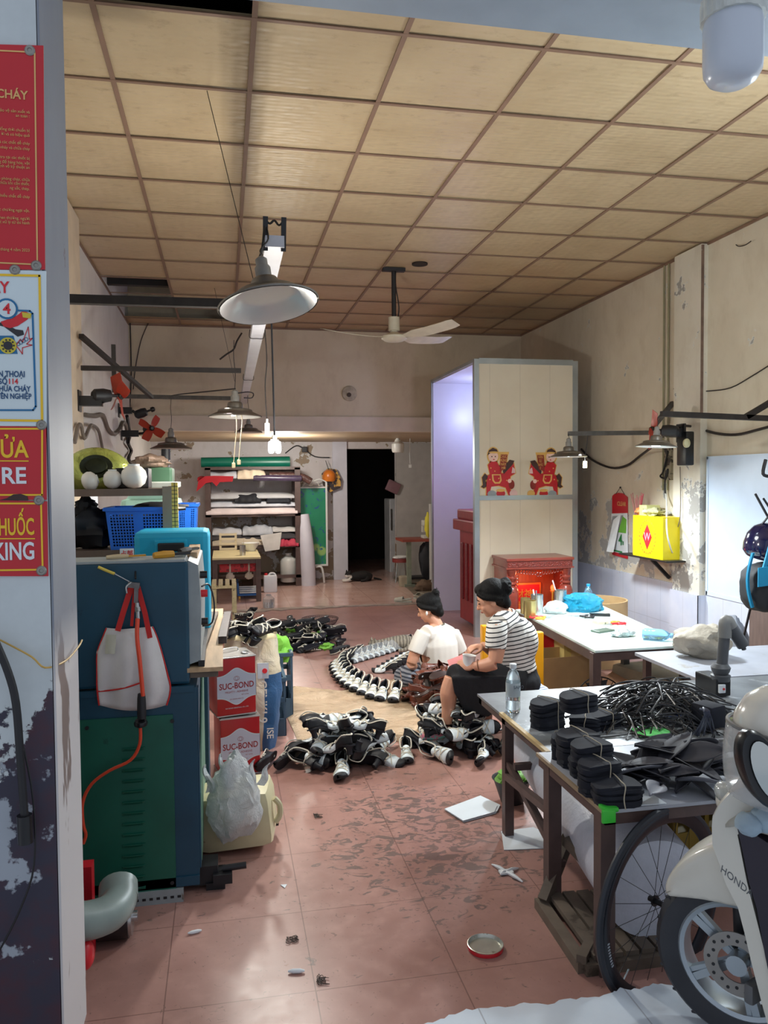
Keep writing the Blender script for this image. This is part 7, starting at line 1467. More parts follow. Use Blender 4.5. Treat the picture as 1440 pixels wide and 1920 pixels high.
for x, y in ((x0+.01, 3.64), (2.9, 3.9)): m = MB(); m.bb((x, y-.02, 0), (x+.045, y+.025, TF-.012)); m.build('leg', DARKW, t)
m = MB(); m.bar((x0+.03, 3.62, .36), (x0+.03, 3.0, .16), .03); m.bar((x0+.03, 3.55, .37), (x0+.4, 3.55, .37), .03); m.build('brace', DARKW, t)
t = thing('steel_table', 'near low work table with a pale top, a green clip at its corner', 'table', (1.65, 2.8, 0))
m = MB(); m.bb((xm-.03, yA, TF-.012), (2.2, yB, TF)); m.build('tabletop', PALE2, t); m = MB(); m.bb((xm-.032, yA-.002, TF-.014), (xm-.022, yB, TF+.001)); m.build('wood_edging', EDG, t)
m = MB(); m.bb((xm-.02, yA+.01, TF-.055), (xm+.02, yB, TF-.012)); m.bb((xm-.02, yA+.01, TF-.055), (2.18, yA+.05, TF-.012)); m.build('frame_rail', DARKW, t)
for x, y in ((xm-.022, 2.98), (xm-.03, yA+.02), (2.12, 2.98)): m = MB(); m.bb((x, y, 0), (x+.055, y+.055, TF-.012)); m.build('leg', DARKW, t)
m = MB(); m.bar((xm, 3.0, .38), (x0+.02, 3.62, .30), .03); m.build('brace', DARKW, t)
# third surface at the back right
t = thing('white_side_table', 'white-topped side table at the far right behind the black strips', 'table', (3.05, 4.4, 0))
m = MB(); m.bb((2.62, 4.04, TF-.02), (3.7, 4.75, TF)); m.build('tabletop', PALE2, t)
for x, y in ((2.66, 4.07), (3.62, 4.07), (2.66, 4.68), (3.62, 4.68)): m = MB(); m.bb((x, y, 0), (x+.04, y+.04, TF-.02)); m.build('leg', DARKW, t)
q = F(1138, 1520); m = MB(); m.box(q+V((.012, .012, .004)), (.055, .05, .016), None, .006); m.box(q+V((.0, -.012, -.015)), (.05, .012, .045), None, .004); tag(m.build('green_clip', mat('green_tape', (60, 190, 60), .4), None, True), 'bright green tape wrapped round the near corner of the table', 'tape')
m = MB(); m.prism([(p.x, p.y) for p in (F(1193, 1512), (F(1190, 1495)), F(1205, 1478), F(1225, 1492), F(1250, 1508))], (0, 0, TF+.001), (1, 0, 0), (0, 1, 0), .003); tag(m.build('paper_scrap', PAP, None), 'torn white paper scrap at the near edge of the pale table', 'paper')

# tied stacks of black cut pieces
FB = mat('felt_black', (24, 27, 38), .9, var=.25, scale=18); STR = mat('string_cream', (170, 160, 140), .7)
def mkstack(n, label):
    t = thing('fabric_stack', label, 'fabric stack', (0, 0, 0), 'tied stacks of black fabric pieces'); random.seed(n)
    m = MB(); h = .0
    for k in range(n):
        th = .0085; dx, dy, r = rnd(-.004, .004), rnd(-.004, .004), rnd(-.06, .06)
        pts = []
        for j in range(20):
            a = 2*pi*j/20; rx, ry = .062, .044; x = rx*math.copysign(abs(cos(a))**.7, cos(a))*(1+.05*rnd(-1, 1)); y = ry*math.copysign(abs(sin(a))**.7, sin(a))*(1+.05*rnd(-1, 1)); pts.append((x*cos(r)-y*sin(r)+dx, x*sin(r)+y*cos(r)+dy))
        sag = lambda x, y: -.010*(abs(x)/.06)**2*(k/n)
        a_ = [m.vert(V((x, y, h+sag(x, y)))) for x, y in pts]; b_ = [m.vert(V((x*.99, y*.99, h+th+sag(x, y)))) for x, y in pts]; ca = m.vert(V((dx, dy, h+th)))
        for i in range(20): m.face([a_[i], a_[(i+1) % 20], b_[(i+1) % 20], b_[i]]); m.face([b_[i], b_[(i+1) % 20], ca])
        h += th*.93
    m.build('layers', FB, t, True, angle=40)
    m = MB(); ys = .050; m.tube([V((.002, -ys, 0)), V((-.003, -ys-.002, h*.5)), V((.003, -ys+.004, h+.001)), V((0, -ys*.5, h+.007)), V((.002, ys*.6, h+.006)), V((0, ys, h-.002)), V((.002, ys+.002, h*.4)), V((0, ys, 0))], .0016, 5); m.build('string', STR, t, True)
    return t, h
st6, h6 = mkstack(7, 'x'); st11, h11 = mkstack(12, 'x')
def pst(proto, x, y, yaw, s, label, dz=0., first=[]):
    s *= 1.25; dz *= 1.2
    p = F(x, y); loc = (p.x, p.y, TF+dz)
    if proto.name not in used: used[proto.name] = 1; proto.location = loc; proto.rotation_euler = (0, 0, yaw); proto.scale = (s,)*3; proto['label'] = label; return proto
    return dup(proto, loc, (0, 0, yaw), s, label)
pst(st11, 1027, 1362, .4, 1.05, 'tied black fabric stack nearest the water bottle'); pst(st6, 1098, 1366, -.5, .9, 'low tied black fabric roll-like stack between two taller stacks'); pst(st6, 1133, 1362, .2, 1., 'tied black fabric stack beside the pile of black strips')
pst(st11, 1085, 1432, .1, 1.1, 'tall tied black fabric stack, the highest of the row'); pst(st11, 1060, 1420, .6, .8, 'narrow black fabric stack squeezed left of the tallest stack')
pst(st6, 1085, 1395, .2, 1.05, 'black fabric stack laid on top of the tallest stack', .125)
pst(st6, 1108, 1452, -.2, 1.05, 'tied black fabric stack, third from the near end of the row'); pst(st11, 1125, 1485, .15, 1.0, 'tied black fabric stack, second from the near end of the row'); pst(st6, 1110, 1465, .1, 1.0, 'black fabric stack topping the second near stack', .07)
pst(st6, 1157, 1503, -.1, 1.1, 'tied black fabric stack nearest the green-taped corner')
# pile of black strips: nobody could count them
random.seed(31); m = MB(); mc = F(1245, 1352)
for k in range(300):
    a = rnd(0, 2*pi); r = math.sqrt(random.random()); c = mc+V((r*cos(a)*.30, .06+r*sin(a)*.21, 0)); hh = .17*(1-r*r)**.7; an = rnd(-.7, .7)+(0 if random.random() < .7 else 1.3); d = V((cos(an), sin(an), 0)); ln = rnd(.07, .2)
    z = TF+.006+hh*rnd(.2, 1.05); b = rnd(.01, .06); pts = [c-d*ln+V((0, 0, max(TF+.004, z-b)-TF*1.0+0))*1 if False else V((c.x-d.x*ln, c.y-d.y*ln, max(TF+.004, z-b*1.4))), V((c.x-d.x*ln*.3, c.y-d.y*ln*.3+rnd(-.02, .02), z)), V((c.x+d.x*ln*.4, c.y+d.y*ln*.4, z)), V((c.x+d.x*ln, c.y+d.y*ln+rnd(-.03, .03), max(TF+.004, z-b*1.6)))]
    m.tube(pts, .0042, 5, flat=.5)
for k in range(30):
    c = F(1345, 1392); a = rnd(-2.6, .6); d = V((cos(a), sin(a), 0)); c2 = c+V((0, .03, .04)); e = c+d*rnd(.09, .17); m.tube([c2, c+d*.05+V((0, 0, .05)), V((e.x, e.y, TF+.005))], .005, 5, flat=.5)
o = tag(m.build('black_strips', mat('strip_black', (22, 23, 28), .35, var=.5, scale=12), None, True), 'big tangled mound of shiny black strips on the metal table', 'strips', kind='stuff')
m = MB()
for k in range(16): c = F(1318, 1335, .14); e = F(1318+rnd(-25, 22), 1378+rnd(-6, 6)); m.tube([c+V((0, 0, .02)), c+V((rnd(-.015, .015), -.03, .0)), V((e.x, e.y, TF+.01))], .004, 5, flat=.5)
m.tube([F(1318, 1335, .14)+V((.012*cos(a), .012*sin(a), .012)) for a in [k*pi/4 for k in range(9)]], .003, 5)
tag(m.build('strip_bundle', mat('strip_grey', (60, 66, 84), .3, var=.3), None, True), 'tied bundle of grey-black strips at the right side of the mound', 'bundle')
for k, (x0_, y0_, x1_, y1_) in enumerate(((1225, 1360, 1085, 1385), (1185, 1375, 1330, 1398), (1340, 1380, 1280, 1400))):
    m = MB(); A, B = F(x0_, y0_, .012), F(x1_, y1_, .006); m.tube([A, (A*2+B)/3+V((.0, -.04, 0)), (A+B*2)/3+V((0, -.03, 0)), B], .005, 6, flat=.6); tag(m.build('loose_strip', MATS['strip_black'], None, True), ('long loose black strip curling left from the mound', 'long loose black strip running right below the green card', 'short stray black strip at the near right of the mound')[k], 'strip')
m = MB(); m.prism([(p.x, p.y) for p in (F(1182, 1370), F(1200, 1384), F(1256, 1382), F(1256, 1374), F(1245, 1368), F(1200, 1364))], (0, 0, TF+.004), (1, 0, 0), (0, 1, 0), .006); tag(m.build('green_card', mat('neon_green', (120, 232, 130), .5, var=.03), None), 'bright green card lying in front of the strip mound', 'card')
m = MB(); m.prism([(p.x, p.y) for p in (F(1228, 1362), F(1240, 1355), F(1288, 1352), F(1275, 1358))], (0, 0, TF+.03), (1, 0, 0), (0, 1, 0), .004); tag(m.build('blue_card', mat('card_blue', (40, 70, 130), .5), None), 'dark blue card sticking out below the strip mound', 'card')
m = MB(); m.prism([(p.x, p.y) for p in (F(1268, 1400), F(1300, 1385), F(1350, 1388), F(1330, 1402))], (0, 0, TF+.001), (1, 0, 0), (0, 1, 0), .002); tag(m.build('paper_sheet', PAP, None), 'white printed sheet half under the strips at the right', 'paper')
m = MB(); m.tube([F(1345, 1352, .02), F(1375, 1350, .03), F(1400, 1362, .02)], .012, 8); tag(m.build('olive_rope', mat('cord_olive', (150, 160, 60), .5), None, True), 'olive-yellow rope on the table edge beside the white helmet', 'cord')
m = MB(); m.box(F(1338, 1372)+V((0, .04, .06)), (.10, .12, .12), Euler((0, 0, .3)).to_matrix(), .02); tag(m.build('black_bundle', FB, None, True), 'black fabric block right of the strip mound', 'fabric')
# fan of dark cut pieces
random.seed(14); DC = mat('cut_dark', (44, 44, 52), .7, var=.2, scale=9); DG = mat('cut_grey', (112, 114, 124), .6, var=.1)
def leafp(mt, label):
    t = tag(None or (lambda m: (m.grid(lambda u, v: V(((v-.5)*2*.035*sin(pi*min(1, u*.93+.04))**.8*(1+.2*sin(u*5)), u*.2-.1, .012*sin(pi*u)+.02*(v-.5)**2*4*.6)), 10, 4, .003), m.build('cut_piece', mt, None, True, angle=180, origin=(0, 0, 0)))[1])(MB()), label, 'cut piece', 'dark cut pieces fanned out on the table'); return t
lp = leafp(DC, 'dark curved cut piece in the loose fan on the pale table'); lg = leafp(DG, 'x')
for k in range(34):
    tt = k/33; x = 1190+150*tt+rnd(-22, 22); y = 1462+rnd(-30, 22); p = F(x, y); z = TF+.012+.09*(1-min(1, abs((x-1290)/120)**2))*rnd(.1, 1)
    a = rnd(-1, 1)+1.2
    o = lp if k == 0 else dup(lp, (0, 0, 0)); o.location = (p.x, p.y, z); o.rotation_euler = (rnd(-.5, .35), rnd(-.5, .5), a); o.scale = (rnd(.8, 1.4), rnd(.9, 1.4), 1)
for k, (x, y, a, lab) in enumerate(((1190, 1452, 1.35, 'long pale grey cut piece, farthest in the loose fan'), (1228, 1484, -.75, 'pale grey cut piece pointing at the near table edge'), (1318, 1472, .4, 'grey cut piece at the right of the fan by the headlight'))):
    p = F(x, y, .05); o = lg if k == 0 else dup(lg, (0, 0, 0)); o.location = p; o.rotation_euler = (-.2, .3, a); o.scale = (.9, 1.1, 1); o['label'] = lab; o['group'] = 'grey cut pieces'
m = MB(); m.tube([F(1340, 1440, .04), F(1365, 1438, .05), F(1395, 1440, .05)], .03, 12); tag(m.build('black_pouch', mat('pouch_black', (26, 26, 30), .15, var=.5, scale=20), None, True), 'shiny black pouch behind the headlight on the table', 'pouch')
# water bottle
q = F(963, 1336)
tb = bottle('clear water bottle with a white cap standing at the far table corner', q+V((.005, .02, 0)), .036, .235, WHP, PET, None, mat('bottle_film', (206, 216, 220), .2, trans=.4))
ob = text('lettering', 'SAPO', mat('film_ink', (70, 80, 90), .4), (-.012, -.0372, .12), (1, 0, 0), (0, 0, 1), .022, None, .0003); ob.parent = tb; ob.location = (-.012, -.0372, .12)

# foam roll, trestle, crate below the tables
FOAM = mat('foam_sheet', (206, 210, 222), .35, var=.05, scale=20, bump=.15)
q0, q1 = V((1.63, 3.85, .36)), V((1.52, 2.6, .24)); t = thing('foam_roll', 'big roll of white foam sheet lying under the low work tables', 'roll', (1.65, 3.2, .08))
m = MB(); m.tube([q0, q1], .19, 40, smooth=False); m.build('roll_body', FOAM, t, True); m = MB()
m.tube([q0+V((r_*cos(a), .002, r_*sin(a))) for a, r_ in [(k*.5, .02+.0028*k) for k in range(60)]], .003, 4, smooth=False)
m.build('spiral_end', mat('foam_edge', (150, 154, 166), .6), t)
OW = WOODD
t = thing('wooden_trestle', 'old wooden pallet and prop under the near table', 'pallet', (1.5, 2.75, 0))
P0, P1, P2, P3 = PZ(1012, 1692, .02), PZ(1095, 1815, .02), PZ(1275, 1790, .02), PZ(1170, 1680, .02)
for a, b in ((P0, P1), (P1, P2), (P3, P2), (P0, P3)): m = MB(); m.bar(a, b, .045, .04); m.build('frame_bar', OW, t)
for k in range(1, 6): m = MB(); a, b = P0+(P3-P0)*k/6, P1+(P2-P1)*k/6; m.bar(a+V((0, 0, .03)), b+V((0, 0, .03)), .05, .018); m.build('slat', OW, t)
m = MB(); m.bar(PZ(1020, 1690, .04), PY(1066, 1570, PZ(1020, 1690, .04).y+.12), .04, .045); m.build('prop', OW, t); m = MB(); m.bar(PZ(1090, 1800, .05), PZ(1160, 1660, .04), .035, .03); m.build('prop', OW, t)
m = MB(); m.bar(PY(1062, 1575, 3.0), PZ(1210, 1730, .1), .035, .04); m.build('cross_bar', OW, t)
YC2 = mat('crate_olive', (130, 108, 30), .5, var=.15); crate('dirty yellow plastic crate under the tables behind the bicycle wheel', (2.1, 3.3, .1), (.5, .4, .35), YC2, .15); m = MB(); m.bb((1.84, 3.1, 0), (2.36, 3.5, .1)); tag(m.build('dark_block', mat('block_dark', (50, 46, 44), .8), None), 'dark block under the yellow crate', 'block')
q = PZ(1000, 1505, .1); t = thing('round_basket', 'small round black basket with green leaves at the far end of the foam roll', 'basket', (1.50, 3.98, 0))
m = MB(); m.lathe([(.06, 0), (.10, .12), (.11, .13), (.095, .12), (.055, .01)], (1.50, 4.02, 0.0), (0, 0, 1), 20); m.build('basket_body', BLK, t, True); m = MB(); m.ell((1.50, 4.02, .13), (.08, .08, .04), jit=.6); m.build('greens', GRN2, t, True)

# bicycle wheel
hub = V((PY(1240, 1695, 2.5).x, 2.5, 0)); hub.z = PY(1240, 1695, 2.5).z; RW = .345; th = rad(24); wd = V((cos(th), sin(th), 0)); wn = V((sin(th), -cos(th), 0))
TIRE = mat('tyre_dark', (34, 38, 46), .5, var=.15); RIM = mat('rim_black', (30, 34, 42), .25, .4)
t = thing('bicycle_wheel', 'black bicycle wheel with a deep rim standing by the near table', 'wheel', (hub.x, hub.y, 0))
C_ = lambda r, a, o=0.: hub+wd*r*cos(a)+V((0, 0, r*sin(a)))+wn*o
def torus(prof, n=72):
    m = MB(); rs = [[C_(RW+dr, 2*pi*k/n, o) for dr, o in prof] for k in range(n)]; m.rings(rs, close=True); return m
torus([(0, 0), (-.004, .009), (-.012, .0125), (-.022, .010), (-.024, 0), (-.022, -.010), (-.012, -.0125), (-.004, -.009)]).build('tyre', TIRE, t, True)
torus([(-.020, .0105), (-.024, .0115), (-.048, .0105), (-.062, .004), (-.063, 0), (-.062, -.004), (-.048, -.0105), (-.024, -.0115), (-.020, -.0105)]).build('rim', RIM, t, True)
for k in range(20): a = 2*pi*k/20; m = MB(); s = 1 if k % 2 else -1; m.tube([C_(RW-.06, a, 0), C_(.018, a+.5*s, .022*(1 if (k//2) % 2 else -1))], .0011, 5, smooth=False); m.build('spoke', BLK, t)
m = MB(); m.tube([C_(0, 0, -.05), C_(0, 0, .05)], .010, 12, smooth=False)
for s in (-.026, .026): m.tube([C_(0, 0, s-.003), C_(0, 0, s+.003)], .02, 14, smooth=False)
m.build('hub', BLKG, t, True)
m = MB(); m.tube([C_(RW-.06, 3.9, 0), C_(RW-.10, 3.9, 0)], .003, 6, smooth=False); m.build('valve', CHR, t)
for k in range(9): m = MB(); m.bar(C_(RW-.045, 3.25+k*.035, .0112), C_(RW-.045, 3.268+k*.035, .0112), .010, .0012, up=wn); m.build('rim_mark', mat('mark_grey', (150, 154, 160), .5), t)

# scooter
WHT = mat('scooter_white', (214, 210, 198), .22, var=.03, coat=.5); PUR = mat('scooter_purple', (40, 32, 46), .35, var=.08); CLR = mat('clear_lens', (214, 220, 224), .08, trans=.7, var=.05)
SP = V((1.501, 2.081, .305)); ps = rad(48); sh_ = V((-cos(ps), sin(ps), 0)); sn = V((-sin(ps), -cos(ps), 0))   # heading, side towards the viewer
def PN(x, y, c=0.):
    d = _ray(x, y); return CAM+d*(((SP+sn*c-CAM).dot(sn))/d.dot(sn))
t = thing('scooter', 'white scooter with a dark purple inner panel at the right edge', 'scooter', V((SP.x, SP.y, .055)))
CW_ = lambda r, a, o=0.: SP+sh_*r*cos(a)+V((0, 0, r*sin(a)))+sn*o
def tor(R0, prof, n=56): m = MB(); m.rings([[CW_(R0+dr, 2*pi*k/n, o) for dr, o in prof] for k in range(n)], close=True); return m
ty = tor(.25, [(0, 0), (-.006, .03), (-.022, .048), (-.05, .05), (-.075, .038), (-.078, 0), (-.075, -.038), (-.05, -.05), (-.022, -.048), (-.006, -.03)])
m = ty
for k in range(40): a = 2*pi*k/40; s = 1 if k % 2 else -1; m.bar(CW_(.247, a, .004*s), CW_(.240, a+.10, .036*s), .012, .006, up=sn)
m.build('front_tyre', mat('scooter_tyre', (46, 48, 54), .6, var=.2, bump=.2), t, True)
ALW = mat('alloy_silver', (170, 180, 188), .3, .7, var=.06)
tor(.178, [(0, .036), (-.008, .042), (-.02, .036), (-.024, 0), (-.02, -.036), (-.008, -.042), (0, -.036)]).build('wheel_rim', ALW, t, True)
for k in range(5): a = 2*pi*k/5+.5; m = MB(); m.bar(CW_(.03, a, .012), CW_(.165, a+.12, .02), .022, .028, up=sn); m.bar(CW_(.03, a+.3, .012), CW_(.165, a+.25, .02), .014, .022, up=sn); m.build('wheel_spoke', ALW, t)
m = MB(); m.rings([[CW_(.095, 2*pi*k/40, .055), CW_(.095, 2*pi*k/40, .051), CW_(.055, 2*pi*k/40, .051), CW_(.055, 2*pi*k/40, .055)] for k in range(40)], close=True); bd = m.build('brake_disc', mat('disc_steel', (150, 146, 142), .35, .8), t, True, angle=30)
m = MB()
for k in range(20): a = 2*pi*k/20; m.cyl(CW_(.08-.01*(k % 2), a, .0555), CW_(.08-.01*(k % 2), a, .0562), .005, None, 8)
m.build('disc_holes', BLK, bd)
m = MB(); m.tube([CW_(0, 0, -.06), CW_(0, 0, .065)], .03, 16, smooth=False); m.build('wheel_hub', ALW, t, True)
m = MB(); m.box(CW_(.075, -2.3, .06), (.07, .03, .06), Euler((0, 0, .4)).to_matrix(), .01); m.build('brake_caliper', mat('caliper', (110, 110, 112), .4, .5), t, True)
# mudguard: arc shell over the wheel
def fend(u, v):
    a = rad(172-150*u) ; w_ = .075*(1 if u > .1 else .6+4*u); hh = .285+.035*sin(pi*min(1, u*1.1)); b = (v-.5)*pi*1.05
    return CW_(hh-(1-cos(b))*.07, pi-a, sin(b)*w_*1.05)
# leg shield and nose
def slab(name, px, c0, c1, mt, sub=1, inset=.12, par=t, ang=180):
    vs = [PN(x, y, c0) for x, y in px]; ce = sum(vs, V())/len(vs); m = MB(); far = [p+sn*(c1-c0) for p in vs]
    m.rings([[ce+(p-ce)*(1-inset)+sn*(c1-c0) for p in vs], [ce+(p-ce)+sn*((c1-c0)*.92) for p in vs], [ce+(p-ce)+sn*((c1-c0)*.5) for p in vs], [p-sn*(-.0) for p in vs], [ce+(p-ce)*(1-inset*.6)+sn*.012 for p in vs]]); return m.build(name, mt, par, True, angle=ang, sub=sub)
slab('mudguard', ((1244, 1678), (1243, 1662), (1250, 1644), (1264, 1626), (1284, 1608), (1308, 1594), (1340, 1581), (1375, 1580), (1410, 1600), (1425, 1650), (1425, 1702), (1405, 1706), (1370, 1700), (1335, 1691), (1300, 1686), (1265, 1683), (1250, 1682)), .07, -.09, WHT, 1, .22, ang=180)
m = MB(); m.tube([PN(x, y, .075) for x, y in ((1248, 1674), (1275, 1664), (1310, 1656), (1350, 1652), (1385, 1650))], .0015, 5); m.build('mudguard_crease', mat('crease_grey', (150, 146, 134), .4), t, True)
slab('leg_shield', ((1335, 1545), (1336, 1580), (1350, 1618), (1362, 1655), (1385, 1700), (1398, 1750), (1412, 1810), (1430, 1880), (1445, 1935), (1470, 1935), (1452, 1860), (1440, 1800), (1425, 1740), (1412, 1690), (1402, 1650), (1392, 1600), (1384, 1560), (1460, 1530), (1520, 1500), (1520, 1440), (1440, 1462), (1400, 1468), (1370, 1480), (1348, 1505), (1336, 1530)), .12, -.22, WHT, 0, .04, ang=50)
slab('inner_panel', ((1383, 1547), (1400, 1549), (1440, 1575), (1480, 1590), (1560, 1600), (1560, 1900), (1480, 1930), (1455, 1880), (1436, 1790), (1420, 1700), (1405, 1650), (1393, 1590)), .125, .02, PUR, 0, .03, ang=50)
slab('storage_recess', ((1350, 1556), (1362, 1536), (1392, 1520), (1440, 1510), (1520, 1500), (1520, 1560), (1440, 1574), (1400, 1548), (1383, 1546)), .13, .05, mat('recess_shading', (176, 172, 160), .4), 1, .1)  # shading of the recess put into a darker white slab
m = MB(); q = PN(1432, 1508, -.03); m.ell(q+V((0, 0, .0)), (.135, .13, .075), n=28, m=18); m.build('handlebar_cowl', WHT, t, True)
m = MB(); q = PN(1362, 1487, .02); m.ell(q, (.035, .055, .03), Euler((0, .5, -.4)).to_matrix(), n=20); m.build('headlight', CLR, t, True)
q = PN(1430, 1443, .22); t3 = MB(); Mx = Matrix((V((.45, .1, 0)).normalized(), V((-.1, .9, .1)).normalized(), V((0, 0, 1)))).transposed()
ux_, uz_ = (_R*.95+V((0, 0, .0))).normalized(), V((0, 0, 1)); rotm = lambda x, z: q+_R*(x*cos(.42)-z*sin(.42)*-1)+V((0, 0, 1))*(z*cos(.42)-x*sin(.42))
def oval(rx, rz, off, n=28, d=0.): return [q+_R*((rx*cos(2*pi*k/n))*cos(.38)+(rz*sin(2*pi*k/n))*(-sin(.38)))+_U*((rx*cos(2*pi*k/n))*sin(.38)*1+(rz*sin(2*pi*k/n))*cos(.38))+_f*off for k in range(n)]
m = MB(); m.rings([oval(.035, .09, .05), oval(.055, .108, .03), oval(.055, .112, .0), oval(.048, .104, -.012), oval(.040, .092, -.008)]); mi = m.build('mirror', BLKG, t, True)
m = MB(); m.rings([[p+_R*.008 for p in oval(.036, .084, -.010)], [p+_R*.008 for p in oval(.036, .084, -.0125)]]); m.build('mirror_glass', mat('mirror_face', (200, 204, 200), .08, .9, var=0), mi, True)
m = MB(); m.tube([q+_f*.03+V((0, 0, -.02)), q+_f*.06+V((.02, 0, -.06)), q+_f*.08+V((.05, .0, -.12))], .008, 8); m.build('mirror_stalk', BLKG, t, True)
m = MB(); m.tube([PN(1385, 1640, .0), CW_(0, 0, .0)+sn*.0], .02, 10, smooth=False); m.build('fork', BLK, t, True)
text('lettering', 'HONDA', mat('badge_grey', (90, 92, 96), .4), PN(1350, 1633, .132), (PN(1384, 1662, .132)-PN(1350, 1633, .132)), (PN(1360, 1620, .132)-PN(1355, 1640, .132)), .03, t, .001, sx=.9)
m = MB(); q = PN(1425, 1545, .155)
for dx, dz, r in ((-.03, 0, .03), (.01, .012, .032), (.05, .0, .03)): m.ell(q+_R*dx+V((0, 0, dz)), (.035, .04, r), jit=.2)
tag(m.build('folded_cloth', mat('cloth_bluegrey', (156, 176, 190), .8, var=.1, bump=.3), None, True), 'soft blue-grey cloth stuffed in the scooter pocket', 'cloth')
m = MB(); m.ell(q+_R*.05+V((0, -.01, -.03)), (.03, .03, .02)); tag(m.build('pink_cloth', mat('cloth_pink', (206, 160, 160), .8), None, True), 'pink cloth under the blue-grey one in the scooter pocket', 'cloth')
# white helmet with clear visor on the handlebar
hq = PN(1468, 1392, .05); t = thing('white_helmet', 'white motorcycle helmet with a clear visor sitting on the scooter', 'helmet', hq+V((0, 0, -.18)))
m = MB(); m.lathe([(.001, .165), (.045, .158), (.09, .133), (.122, .09), (.135, .03), (.135, -.04), (.122, -.10), (.10, -.12)], hq, (-.12, .0, 1), 40, sc=(1.0, .95)); m.build('shell', mat('helmet_white', (216, 212, 200), .18, var=.02, coat=.6), t, True)
g = G('visor_clear', .06); g.b.inputs['Alpha'].default_value = .35; g.b.inputs['Base Color'].default_value = (.6, .62, .64, 1)
def vis(u, v): a = pi+(-1.25+2.1*u)-.15; r = .147+.01*sin(pi*v); return hq+V((r*cos(a), r*sin(a)*.95, .055-.20*v-.03*(u-.5)**2))
m = MB(); m.grid(vis, 20, 8, .003); m.build('visor', g.m, t, True, angle=180)
m = MB(); m.tube([vis(u/10, 0) for u in range(11)], .006, 6); m.build('visor_rim', mat('rim_smoke', (110, 108, 106), .3), t, True)

# ================================================================ PEOPLE AND CATS
def organic(m, name, mt, parent=None, voxel=.006, it=6, fac=.6, label=None):
    """fuse overlapping lofts into one continuous smooth surface"""
    bmesh.ops.recalc_face_normals(m.bm, faces=m.bm.faces)
    me = bpy.data.meshes.new('tmp'); m.bm.to_mesh(me); m.bm.free(); o = bpy.data.objects.new('tmp', me); COL.objects.link(o)
    r = o.modifiers.new('r', 'REMESH'); r.mode = 'VOXEL'; r.voxel_size = voxel; r.use_smooth_shade = True
    s = o.modifiers.new('s', 'SMOOTH'); s.factor = fac; s.iterations = it
    bpy.context.view_layer.update(); ev = o.evaluated_get(bpy.context.evaluated_depsgraph_get()); me2 = bpy.data.meshes.new_from_object(ev)
    bpy.data.objects.remove(o); off = wloc(parent) if parent is not None else V()
    for v in me2.vertices: v.co -= off
    me2.materials.clear(); me2.materials.append(mt); me2.shade_smooth()
    ob = bpy.data.objects.new(name, me2); COL.objects.link(ob)
    if parent is not None: ob.parent = parent
    return ob
def limb(m, pts, rr, n=14, flat=None): m.tube(pts, rr, n, True, True, flat)
SKIN = mat('skin', (206, 150, 122), .5, var=.05, scale=12, sub=.12); HAIR = mat('hair_black', (8, 6, 6), .7, spec=.2, var=.3, scale=60, bump=.3, bscale=120, stretch=(1, 1, .3)); LIP = mat('lips', (168, 84, 76), .5)
def head(m, Mx, s=1.):
    """skin volume of a head; local +y is where the face looks, z up"""
    P = lambda x, y, z: Mx @ V((x*s, y*s, z*s)); R3 = Mx.to_3x3()
    m.ell(P(0, -.012, .03), (.075*s, .094*s, .088*s), R3, 20, 14); m.ell(P(0, .030, -.035), (.057*s, .058*s, .072*s), R3, 18, 12); m.ell(P(0, .055, -.082), (.026*s, .026*s, .02*s), R3)
    m.ell(P(0, .052, .012), (.058*s, .036*s, .052*s), R3); m.ell(P(0, .098, -.022), (.0115*s, .018*s, .012*s), R3); m.tube([P(0, .084, .018), P(0, .097, -.005), P(0, .106, -.022)], [.007*s, .008*s, .010*s], 8, True, False)
    for sx in (-1, 1):
        m.ell(P(sx*.078, -.004, -.008), (.010*s, .02*s, .032*s), R3); m.ell(P(sx*.036, .062, -.03), (.02*s, .02*s, .022*s), R3)
    m.tube([P(-.018, .082, -.052), P(0, .089, -.05), P(.018, .082, -.052)], .006*s, 8)
def face_bits(t, Mx, s=1.):
    P = lambda x, y, z: Mx @ V((x*s, y*s, z*s)); R3 = Mx.to_3x3()
    for sx in (-1, 1):
        m = MB(); m.tube([P(sx*.046, .074, .012), P(sx*.032, .085, .009), P(sx*.018, .085, .012)], .0028*s, 6); m.build('eyelashes', HAIR, t, True)
        m = MB(); m.tube([P(sx*.050, .074, .034), P(sx*.034, .084, .038), P(sx*.016, .084, .034)], .003*s, 6); m.build('eyebrow', HAIR, t, True)
    m = MB(); m.tube([P(-.017, .088, -.054), P(0, .094, -.052), P(.017, .088, -.054)], .0045*s, 8); m.build('mouth', LIP, t, True)
